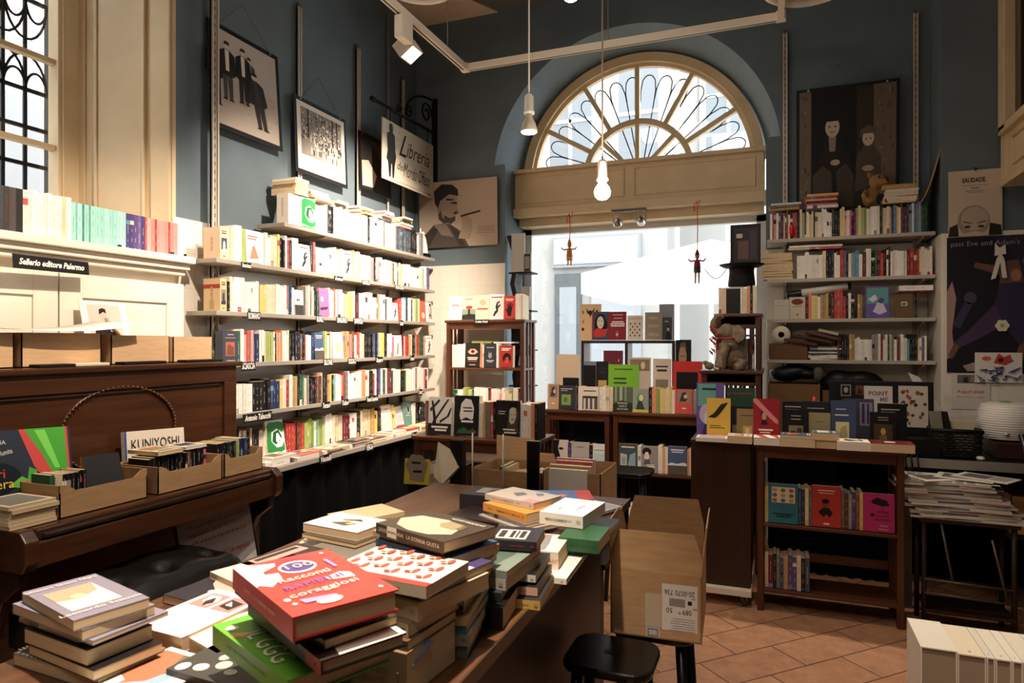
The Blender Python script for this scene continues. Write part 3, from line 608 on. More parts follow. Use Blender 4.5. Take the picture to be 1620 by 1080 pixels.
m.build('hanging_links', t)
# ceiling light track, spots and pendants
t = thing('light_track', 'cream lighting track hung in a rectangle below the ceiling', 'light track', (-1.1, 4.7, 3.6))
m = MB(); z = 3.6
m.box(-2.24, 0.06, 4.68, 4.72, z-0.02, z+0.03, M_TRACK); m.box(-2.24, -2.20, 1.0, 4.70, z-0.02, z+0.03, M_TRACK); m.box(0.02, 0.06, 1.0, 4.70, z-0.02, z+0.03, M_TRACK)
m.box(-2.2, 0.02, 4.693, 4.707, z-0.0205, z-0.019, mat('4a4036')); m.box(-2.227, -2.213, 1.0, 4.68, z-0.0205, z-0.019, mat('4a4036')); m.build('rail', t)
for x, y in ((-2.22, 4.70), (0.04, 4.70)):
    m = MB(); m.box(x-0.03, x+0.03, y-0.03, y+0.03, z-0.022, z+0.035, M_TRACK); m.build('corner_joint', t, bevel=0.003)
for x, y in ((-2.22, 4.4), (-1.1, 4.70), (0.04, 4.5), (-2.22, 2.2), (0.04, 2.2)):
    m = MB(); m.tube([(x, y, z+0.02), (x, y, ZC-0.002)], 0.003, mat('8d8478'), 6); m.build('suspension_wire', t)
p = at(645, 55, X=-2.22); t = thing('track_spotlight', 'white box spotlight clipped under the ceiling track, upper left', 'spotlight', (p.x, p.y, 3.5))
m = MB(); m.box(p.x-0.03, p.x+0.03, p.y-0.12, p.y+0.02, 3.43, 3.575, M_TRACK); m.build('driver_box', t, bevel=0.006)
m = MB(); HM = Matrix.Translation((p.x-0.05, p.y+0.09, 3.44)) @ Matrix.Rotation(math.radians(-35), 4, 'Y')
m.box(-0.06, 0.06, -0.07, 0.07, -0.05, 0.05, mat('c9bba5', 0.4), HM)
for i in range(6): m.box(-0.062, 0.062, -0.066+0.024*i, -0.06+0.024*i, 0.05, 0.058, mat('efe6d6'), HM)
m.box(-0.05, 0.05, -0.06, 0.06, -0.052, -0.05, mat((1, 0.85, 0.65), emit=6), HM); m.build('lamp_head', t, bevel=0.004)
def pendant(p, label, big):
    t = thing('pendant_lamp', label, 'lamp', p)
    m = MB(); m.tube([p+Vector((0, 0, 0.12)), (p.x, p.y, ZC-0.002)], 0.0035, mat('f0e9dc' if big else '8a7a68'), 8); m.build('cord', t)
    T = Matrix.Translation(p)
    m = MB(); m.lathe([(0.0, 0.13), (0.012, 0.13), (0.020, 0.12), (0.020, 0.06), (0.024, 0.055), (0.024, 0.045), (0.0, 0.045)], mat('efe8da', 0.35), T); m.build('socket', t)
    m = MB()
    if big:
        m.lathe([(0.013, 0.05), (0.015, 0.03), (0.030, 0.0), (0.037, -0.028), (0.036, -0.034)], mat('cfc0a8', 0.3), T)
        m.lathe([(0.036, -0.033), (0.030, -0.038), (0.0, -0.041)], mat((1, 0.9, 0.75), emit=22, key='bulb_face'), T)
    else:
        m.lathe([(0.013, 0.045), (0.018, 0.03), (0.028, 0.018), (0.034, 0.0), (0.030, -0.018), (0.018, -0.030), (0.0, -0.034)], mat((1, 0.86, 0.66), emit=28, key='bulb_globe'), T)
    m.build('bulb', t)
pendant(at(837, 196, D=2.95), 'white cord pendant with reflector bulb, hanging higher, left of arch', True)
pendant(at(953, 303, D=2.75), 'thin cord pendant with glowing round bulb before the panelled box', False)
def ringlamp(p, R, label):
    t = thing('ceiling_lamp', label, 'lamp', p)
    m = MB(); m.tube([(p.x+R*math.cos(2*PI*i/40), p.y+R*math.sin(2*PI*i/40), p.z) for i in range(40)], 0.03, mat('efe6d6', 0.4), 10, closed=True); m.build('ring', t)
    m = MB(); m.lathe([(R-0.02, 0.0), (R-0.03, 0.06), (0.0, 0.08)], mat('e2d6c2', 0.5), Matrix.Translation(p), 30); m.build('dish', t)
    m = MB(); m.tube([(p.x, p.y, p.z+0.07), (p.x, p.y, ZC-0.002)], 0.012, mat('e2d6c2'), 8); m.build('stem', t)
ringlamp(at(665, -28, D=4.6)+Vector((0, 0, 0)), 0.24, 'white ring ceiling lamp at top left edge, above the track')
ringlamp(at(1283, -30, D=4.1), 0.26, 'white ring ceiling lamp at top right edge, above the track')
p = at(903, -3, D=4.3); t = thing('ceiling_spotlight', 'small chrome spotlight shining near the top centre', 'spotlight', p)
T = Matrix.Translation(p)
m = MB(); m.lathe([(0.0, 0.09), (0.02, 0.085), (0.03, 0.05), (0.045, 0.0), (0.044, -0.004)], mat('a9a39a', 0.25, 0.8), T); m.tube([p+Vector((-0.02, 0, 0.07)), p+Vector((-0.1, 0, 0.02)), p+Vector((-0.1, 0, 0.3)), (p.x-0.1, p.y, ZC-0.002)], 0.006, mat('a9a39a', 0.25, 0.8), 6); m.build('housing', t)
m = MB(); m.lathe([(0.043, -0.002), (0.03, -0.012), (0.0, -0.016)], mat((1, 0.9, 0.75), emit=22, key='bulb_face'), T); m.build('bulb', t)
# twin spot fixture under the panelled box
p = at(1000, 340, Y=5.72); t = thing('twin_spotlight', 'chrome twin spotlight bar fixed under the panelled box', 'spotlight', (p.x, p.y, 2.6))
m = MB(); ch = mat('b9b3a8', 0.2, 0.9)
m.box(p.x-0.17, p.x+0.13, 5.66, 5.74, 2.600, 2.624, ch); m.build('mounting_bar', t, bevel=0.003)
for dx in (-0.12, 0.08):
    m = MB(); x = p.x+dx; T = Matrix.Translation((x, 5.69, 2.52)) @ Matrix.Rotation(math.radians(50 if dx < 0 else 70), 4, 'X')
    m.tube([(x-0.04, 5.69, 2.60), (x-0.045, 5.69, 2.52)], 0.004, ch, 6); m.tube([(x+0.04, 5.69, 2.60), (x+0.045, 5.69, 2.52)], 0.004, ch, 6)
    m.lathe([(0.0, 0.05), (0.02, 0.045), (0.03, 0.02), (0.04, -0.02), (0.038, -0.03), (0.0, -0.02)], ch, T, 14); m.build('spot_head', t)
# ================================================================ wooden bookcases
def bookcase(label, x0, x1, yf, yb, z0, zt, shelves, slats='x', group='slatted wooden bookcases', back=False, name='bookcase', cat='bookcase'):
    t = thing(name, label, cat, ((x0+x1)/2, (yf+yb)/2, z0), group=group)
    lw = 0.034; tt = 0.022
    m = MB(); m.box(x0-0.012, x1+0.012, yf-0.012, yb+0.012, zt-tt, zt, M_WOODX); m.build('top', t, bevel=0.004)
    if back:
        m = MB(); m.box(x0+0.02, x1-0.02, yb-0.003, yb+0.004, z0+0.06, zt-tt, mat('0d0806', 0.7)); m.build('shade_back_panel', t)  # near-black panel added so the open case looks shaded inside
    for x in (x0, x1-lw):
        for y in (yf, yb-lw):
            m = MB(); m.box(x, x+lw, y, y+lw, z0, zt-tt, M_WOODZ); m.build('leg', t, bevel=0.003)
    m = MB(); m.box(x0+lw, x1-lw, yf+0.006, yf+0.024, zt-tt-0.055, zt-tt, M_WOODX); m.build('apron', t, bevel=0.002)
    for z in shelves:
        m = MB(); m.box(x0+0.006, x1-0.006, yf+0.004, yb-0.004, z-0.02, z, M_WOODX); m.build('shelf', t, bevel=0.003)
        m = MB(); m.box(x0+lw, x1-lw, yb-0.02, yb-0.004, z+0.10, z+0.15, M_WOODX); m.build('back_rail', t)
    if slats == 'x':
        for x in (x0+0.010, x1-lw+0.010):
            n = max(2, int((yb-yf-2*lw)/0.06))
            for i in range(n):
                y = yf+lw+(yb-yf-2*lw)*(i+0.5)/n
                m = MB(); m.box(x, x+0.012, y-0.011, y+0.011, z0+0.10, zt-tt, M_WOODZ); m.build('side_slat', t)
    else:
        for y in (yf+0.010, yb-lw+0.010):
            n = max(3, int((x1-x0-2*lw)/0.055))
            for i in range(n):
                x = x0+lw+(x1-x0-2*lw)*(i+0.5)/n
                m = MB(); m.box(x-0.011, x+0.011, y, y+0.012, z0+0.10, zt-tt-0.055, M_WOODZ); m.build('side_slat', t)
            m = MB(); m.box(x0+lw, x1-lw, y-0.004, y+0.014, zt-tt-0.075, zt-tt, M_WOODX); m.build('side_rail', t)
    return t
bookcase('slatted wooden bookcase against the tiled wall, left of window, lower unit', -2.605, -1.90, 5.14, 5.42, 0, 0.90, [0.45], group='slatted wooden bookcases')
bookcase('slatted wooden bookcase left of window, upper unit with small black sign', -2.605, -1.90, 5.14, 5.42, 0.902, 1.68, [1.28], group='slatted wooden bookcases')
bookcase('low wooden bookcase before the left rack, black covers standing on top', -1.93, -1.20, 3.40, 3.74, 0, 0.96, [0.62], group='slatted wooden bookcases')
bookcase('dark low bookcase under the shop window, left one of two', -1.62, -1.13, 4.86, 5.14, 0, 0.985, [0.55, 0.12], group='slatted wooden bookcases', back=True)
bookcase('dark low bookcase under the shop window, right one of two', -1.10, -0.47, 4.86, 5.14, 0, 0.985, [0.55, 0.12], group='slatted wooden bookcases', back=True)
bookcase('wooden bookcase end with elephant on top, right of window', -0.45, -0.08, 4.60, 5.20, 0, 1.31, [0.9], 'y', 'slatted wooden bookcases')
bookcase('narrow wooden stand behind the elephant, carrying the top hat books', -0.375, -0.085, 4.82, 5.18, 1.312, 1.69, [], 'y', 'slatted wooden bookcases')
bookcase('wooden bookcase at right with teal, red and pink covers', -0.09, 0.63, 4.0, 4.28, 0, 0.93, [0.49, 0.125], group='slatted wooden bookcases')
# tall plain cabinet on castors
t = thing('display_cabinet', 'plain dark brown cabinet side on white wheeled base', 'cabinet', (-0.28, 4.3, 0))
m = MB(); m.box(-0.455, -0.125, 4.04, 4.58, 0.10, 0.91, M_DARKZ); m.build('body', t, bevel=0.002)
m = MB(); m.box(-0.458, -0.120, 4.035, 4.60, 0.91, 0.93, M_DARKZ); m.build('top', t, bevel=0.002)
m = MB(); m.box(-0.47, -0.12, 4.0, 4.60, 0.062, 0.10, M_CREAML); m.build('base_board', t, bevel=0.003)
for x, y in ((-0.16, 4.04), (-0.43, 4.04), (-0.16, 4.55), (-0.43, 4.55)):
    m = MB(); m.tube([(x-0.011, y, 0.026), (x+0.011, y, 0.026)], 0.026, mat('3a3733', 0.4), 14); m.box(x-0.016, x+0.016, y-0.012, y+0.012, 0.03, 0.062, mat('8b8680', 0.3, 0.8)); m.build('castor', t)
# window display stand (two-bay box with books on top)
t = thing('display_shelf', 'dark two-bay wooden stand on sill holding cover-out books', 'shelf', (-1.085, 5.35, 0.9))
m = MB(); m.box(-1.455, -0.715, 5.27, 5.47, 1.485, 1.508, M_DARKZ); m.build('top', t, bevel=0.002)
for x in (-1.455, -1.10, -0.735):
    m = MB(); m.box(x, x+0.022, 5.275, 5.465, 0.90, 1.485, M_DARKZ); m.build('upright', t)
m = MB(); m.box(-1.455, -0.715, 5.275, 5.465, 0.90, 0.915, M_DARKZ); m.build('bottom_board', t)
m = MB(); m.box(-2.0, -0.12, 5.22, 5.60, 0.875, 0.90, M_DARKZ); struct(m.build('window_sill_1'))

# ================================================================ books
CC = {'w': ['ece4d8', 'f0e9df', 'e6dccd'], 'c': ['e3d2b4', 'd9c6a4', 'dccbb0'], 't': ['b6925f', 'a68552', 'c0995f'], 'k': ['17161a', '201e20', '262327'], 'a': ['8d8a86', '9c9893', '75726f'],
      'G': ['2e5f45', '3d6b4c', '23523c'], 'l': ['9fae62', 'b3bb7c', '8c9c58'], 'r': ['b8423a', 'c2544a', 'a33a34'], 'o': ['dd9468', 'd98662', 'e2a67c'], 'y': ['e3c377', 'e3cd90', 'e0c36a'],
      'b': ['27365c', '2f3d63', '1f2c4c'], 'B': ['5d86a8', '4f7aa3', '7097b3'], 'p': ['d77f86', 'd9698a', 'e0999b'], 'P': ['5a4c7c', '6a5a88', '4b4170'], 'n': ['6b4530', '5a3a28', '7a5138'],
      'e': ['4f9a93', '6bb0a5', '3f857f'], 'm': ['6f2330', '7d2836', '5e1d29'], 's': ['4c5560', '57606b', '434b55'], 'T': ['9fd0c4', 'a8d8cc', '98cbbf'], 'h': ['e88f88', 'eda198', 'e4857e']}
CN = {'w': 'white', 'c': 'cream', 't': 'tan', 'k': 'black', 'a': 'grey', 'G': 'green', 'l': 'light green', 'r': 'red', 'o': 'orange', 'y': 'yellow', 'b': 'navy blue', 'B': 'blue', 'p': 'pink', 'P': 'purple', 'n': 'brown',
      'e': 'teal', 'm': 'maroon', 's': 'slate grey', 'T': 'mint green', 'h': 'coral pink'}
DARK = set('kbPnemsGrBat')
BOOKS = []
def add_book(M, T, Wd, L, col, **k):
    d = dict(M=M, T=T, W=Wd, L=L, col=col, code=k.get('code', col if col in CC else 'w'), place=k.get('place', ''), group=k.get('group'), label=k.get('label'), cover=k.get('cover'), spine=k.get('spine'),
             vis=k.get('vis', 1.0), force=k.get('force', False), row=k.get('row'), idx=k.get('idx', 0), pages=k.get('pages'), hard=k.get('hard', False), face=k.get('face', False), texts=k.get('texts'), stext=k.get('stext'), cat=k.get('cat', 'book'))
    BOOKS.append(d); return d
def col3(c, rnd=random): return hx(rnd.choice(CC[c])) if c in CC else (hx(c) if isinstance(c, str) else c)
def cover_geo(m, b, M=None):
    T, Wd, L = b['T'], b['W'], b['L']; ct = 0.0028 if b['hard'] else 0.0012
    c = mat(tuple(round(x, 3) for x in b['rgb']), 0.42)
    P = [(0, 0), (T, 0), (T, Wd), (T-ct, Wd), (T-ct, ct), (ct, ct), (ct, Wd), (0, Wd)]
    vs = [(x, y, z) for z in (0, L) for x, y in P]
    fs = [(i, (i+1) % 8, 8+(i+1) % 8, 8+i) for i in range(8)]
    for k in (0, 8): fs += [(k, k+1, k+4, k+5), (k+1, k+2, k+3, k+4), (k, k+5, k+6, k+7)]
    m.add(vs, fs, c, M)
    SM = frame((0, 0, 0), (1, 0, 0), (0, 0, 1)) if M is None else M @ frame((0, 0, 0), (1, 0, 0), (0, 0, 1))
    e = 0.0004
    if b['spine']:
        for s in b['spine']:
            x0, y0, x1, y1, cc = s; m.rect(x0*T, y0*L, x1*T, y1*L, mat(tuple(round(x, 3) for x in col3(cc)), 0.45), SM, e); e += 0.00005
    if b['cover']:
        FM = frame((T, 0, 0), (0, 1, 0), (0, 0, 1)); FM = FM if M is None else M @ FM
        e = 0.0004
        for s in b['cover']:
            cm = mat(tuple(round(x, 3) for x in col3(s[-1])), 0.42); e += 0.00012
            if s[0] == 'r': m.rect(s[1]*Wd, s[2]*L, s[3]*Wd, s[4]*L, cm, FM, e)
            elif s[0] == 'e': m.ell(s[1]*Wd, s[2]*L, s[3]*Wd, s[4]*L, cm, FM, e, 18, s[5] if len(s) > 6 else 0)
            elif s[0] == 'p': m.plate([(x*Wd, y*L) for x, y in s[1]], cm, FM, e)
def page_geo(m, b, M=None):
    T, Wd, L = b['T'], b['W'], b['L']; ct = 0.0028 if b['hard'] else 0.0012; i = 0.004 if b['hard'] else 0.0006
    pm = b['pages'] or (M_PAGESW if b['code'] in 'wTh' else M_PAGES)
    m.box(ct+0.0001, T-ct-0.0001, ct+0.0002, Wd-i, i, L-i, pm, M)
def mixc(a, b, f): return tuple(x*(1-f)+y*f for x, y in zip(a, b))
def auto_spine(b, rnd):
    dk = b['code'] in DARK; tc = mixc(b['rgb'], hx('e9dfcd') if dk else (hx('3a3430') if rnd.random() < 0.75 else hx('a8342c')), 0.45 if dk else 0.38)
    s = []; r = rnd.random()
    if r < 0.09: s.append((0.0, 0.62+rnd.random()*0.1, 1.0, 0.82, rnd.choice('rkaBcw')))
    elif r < 0.16: s.append((0.0, 0.0, 1.0, 0.10+rnd.random()*0.1, rnd.choice('rkoaca')))
    elif r < 0.20: s.append((0.15, 0.45, 0.85, 0.62, rnd.choice('kwa')))
    y = 0.25
    while y < 0.82:
        ln = 0.04+rnd.random()*0.12; s.append((0.43, y, 0.57, min(y+ln, 0.88), tc)); y += ln+0.02+(0.15 if rnd.random() < 0.45 else 0)
    if rnd.random() < 0.5: s.append((0.36, 0.05, 0.64, 0.05+0.2*b['T']/b['L']*2, tc))
    b['spine'] = s
def auto_cover(b, rnd):
    dk = b['code'] in DARK; tc = 'e9dfcd' if dk else '3a3430'
    a = rnd.choice(['8a7c6a', '5f7480', 'b46a4a', '7f8f6a', '4a4a55', 'c9a45f', 'a8b2b5'])
    c2 = rnd.choice(['d8cbb5', '2f3a44', 'c06a4a', 'dcc58a', '6a7a5a'])
    s = [('r', 0.16, 0.86, 0.84, 0.885, tc), ('r', 0.22, 0.79, 0.78, 0.825, tc), ('r', 0.15, 0.2, 0.85, 0.66, a), ('e', 0.5, 0.40, 0.16, 0.17, c2), ('p', [(0.15, 0.2), (0.85, 0.2), (0.85, 0.30), (0.5, 0.36), (0.15, 0.26)], c2), ('r', 0.38, 0.07, 0.62, 0.095, tc)]
    b['cover'] = s
def stack_M(O, ang, up=True):
    # lying book: spine faces direction ang (radians), local X up; length runs along z x s
    s = Vector((math.cos(ang), math.sin(ang), 0)); Y = -s; X = Vector((0, 0, 1)); Z = X.cross(Y)
    return Matrix(((X.x, Y.x, Z.x, O[0]), (X.y, Y.y, Z.y, O[1]), (X.z, Y.z, Z.z, O[2]), (0, 0, 0, 1)))
def up_M(O, d, n, face=False, lean=0.0, yaw=0.0):
    d = Vector((d[0], d[1], 0)); n = Vector((n[0], n[1], 0))
    if face: X, Y = n, d
    else: X, Y = d, -n
    R = Matrix.Rotation(yaw, 3, 'Z'); X = R @ X; Y = R @ Y; Z = Vector((0, 0, 1))
    if lean:
        Q = Matrix.Rotation(-lean, 3, (R @ d)) if face else Matrix.Rotation(lean, 3, (R @ n))
        X = Q @ X; Y = Q @ Y; Z = Q @ Z
    return Matrix(((X.x, Y.x, Z.x, O[0]), (X.y, Y.y, Z.y, O[1]), (X.z, Y.z, Z.z, O[2]), (0, 0, 0, 1)))
def row(place, P0, d, n, length, z, spec, h=(0.185, 0.212), t=(0.012, 0.032), group=None, depth=0.14, exact=False, seed=1, vis=1.0, pull=0.012, gap=0.0004, facew=0.13):
    """upright books; spec tokens: colour code + count, or code + F for one face-out, X = specials dict"""
    rnd = random.Random(seed); it = []
    for tok in (spec.split() if isinstance(spec, str) else spec):
        if isinstance(tok, dict): it.append(dict(tok)); continue
        c = tok[0]; rest = tok[1:]
        if rest.startswith('F'): it.append(dict(c=c, F=True, T=rnd.uniform(0.015, 0.03), H=rnd.uniform(*h)))
        elif c == '_': it.append(dict(c=None, w=float(rest)/100))
        else:
            n_ = int(rest) if rest else 1; hh = rnd.uniform(*h); tt = rnd.uniform(*t)
            for _ in range(n_):
                if rnd.random() < 0.35: hh = rnd.uniform(*h); tt = rnd.uniform(*t)
                it.append(dict(c=c, T=tt, H=hh))
    def wid(e): return e['w'] if e['c'] is None else (e.get('fw', facew) if e.get('F') else e['T'])
    if not exact:
        while sum(wid(e) for e in it)+gap*len(it) < length*0.97:
            cand = [i for i, e in enumerate(it) if e['c'] and not e.get('F')]
            i = rnd.choice(cand); e = dict(it[i]); e['T'] = rnd.uniform(*t); e['H'] = max(h[0]*0.9, e['H']+rnd.uniform(-.012, .012)); it.insert(i+1, e)
    F = sum(wid(e) for e in it if e.get('F') or e['c'] is None); Pn = sum(wid(e) for e in it if e['c'] and not e.get('F'))
    sc = (length-F-gap*len(it))/Pn if (Pn and not exact) else 1.0
    x = 0; rid = place; k = 0; d = Vector((d[0], d[1])).normalized(); n = Vector((n[0], n[1])).normalized()
    for e in it:
        w = wid(e)*(sc if e['c'] and not e.get('F') else 1)
        if e['c'] is not None:
            if e.get('F'):
                off = e.get('off', e['T']+0.0) ; ln = e.get('lean', 0.06)
                O = (P0[0]+d.x*x+n.x*(0.004-e['T']), P0[1]+d.y*x+n.y*(0.004-e['T']), z+0.0005)
                M = up_M(O, d, n, True, ln, e.get('yaw', 0))
                M = Matrix.Translation((n.x*math.sin(ln)*0.0, n.y*math.sin(ln)*0.0, e['T']*math.sin(ln))) @ M
                b = add_book(M, e['T'], w-0.002, e['H'], e['c'], row=rid, idx=k, place=place, group=group, face=True, label=e.get('label'), cover=e.get('cover'), texts=e.get('texts'), vis=vis, force=bool(e.get('label')), code=e.get('code', e['c'] if e['c'] in CC else 'w'), hard=e.get('hard', False))
            else:
                pl = rnd.uniform(-pull, 0)
                O = (P0[0]+d.x*x+n.x*pl, P0[1]+d.y*x+n.y*pl, z+0.0005)
                lean = e.get('lean', 0)
                b = add_book(up_M(O, d, n, False, lean), w, rnd.uniform(depth*0.92, depth), e['H'], e['c'], row=rid, idx=k, place=place, group=group, label=e.get('label'), spine=e.get('spine'), vis=vis, code=e.get('code', e['c'] if e['c'] in CC else 'w'), force=bool(e.get('label')))
            b['rgb'] = col3(e['c'], rnd)
            k += 1
        x += w+gap
    return x
def proj(p):
    q = p-CAM; fwd = Vector((-math.sin(TH), math.cos(TH), 0)); rt = Vector((math.cos(TH), math.sin(TH), 0)); dd = q.dot(fwd)
    if dd < 0.05: return None
    return (810+FPX*q.dot(rt)/dd, HOR-FPX*q.z/dd, dd)
def area_px(b):
    M = b['M']; T, Wd, L = b['T'], b['W'], b['L']; tot = 0
    O = Vector((0, 0, 0)); faces = [((0, 0, 0), (T, 0, 0), (T, 0, L), (0, 0, L)), ((T, 0, 0), (T, Wd, 0), (T, Wd, L), (T, 0, L)), ((0, Wd, 0), (T, Wd, 0), (T, Wd, L), (0, Wd, L)), ((0, 0, 0), (T, 0, 0), (T, Wd, 0), (0, Wd, 0)), ((0, 0, L), (T, 0, L), (T, Wd, L), (0, Wd, L))]
    fw = [1, 1 if b['face'] or b.get('top') else 0.04, 0.7, 0.7, 0.25 if not b.get('top') else 0.7]
    for f, w in zip(faces, fw):
        P = [proj(M @ Vector(p)) for p in f]
        if any(p is None for p in P): continue
        if all(p[0] < 0 or p[0] > 1620 or p[1] < 0 or p[1] > 1080 for p in P): continue
        a = 0
        for i in range(4): x0, y0 = P[i][:2]; x1, y1 = P[(i+1) % 4][:2]; a += x0*y1-x1*y0
        tot += abs(a)/2*w
    return tot*b['vis']

for x0, x1, y, z1, lb in ((-0.04, 0.66, 4.75, 0.86, 'added black sheet for the shade behind the right wooden bookcase'), (0.67, 1.6, 4.95, 0.79, 'added black sheet for the shade below the computer desk')):  # black sheets added to stand in for deep shade
    m = MB(); n = 40; vs = []; fs = []
    for i in range(n+1):
        x = x0+(x1-x0)*i/n; yy = y+0.012*math.sin(i*1.3)+0.006*math.sin(i*2.9); vs += [(x, yy, z1), (x, yy+0.008*math.sin(i*1.7), 0.005)]
    for i in range(n): fs.append((2*i, 2*i+1, 2*i+3, 2*i+2))
    m.add(vs, fs, mat('040404', 0.95, spec=0.1, key='blackcloth_or_shade'), None, True); o = m.build('black_cloth_or_shade'); tag(o, lb, 'cloth')
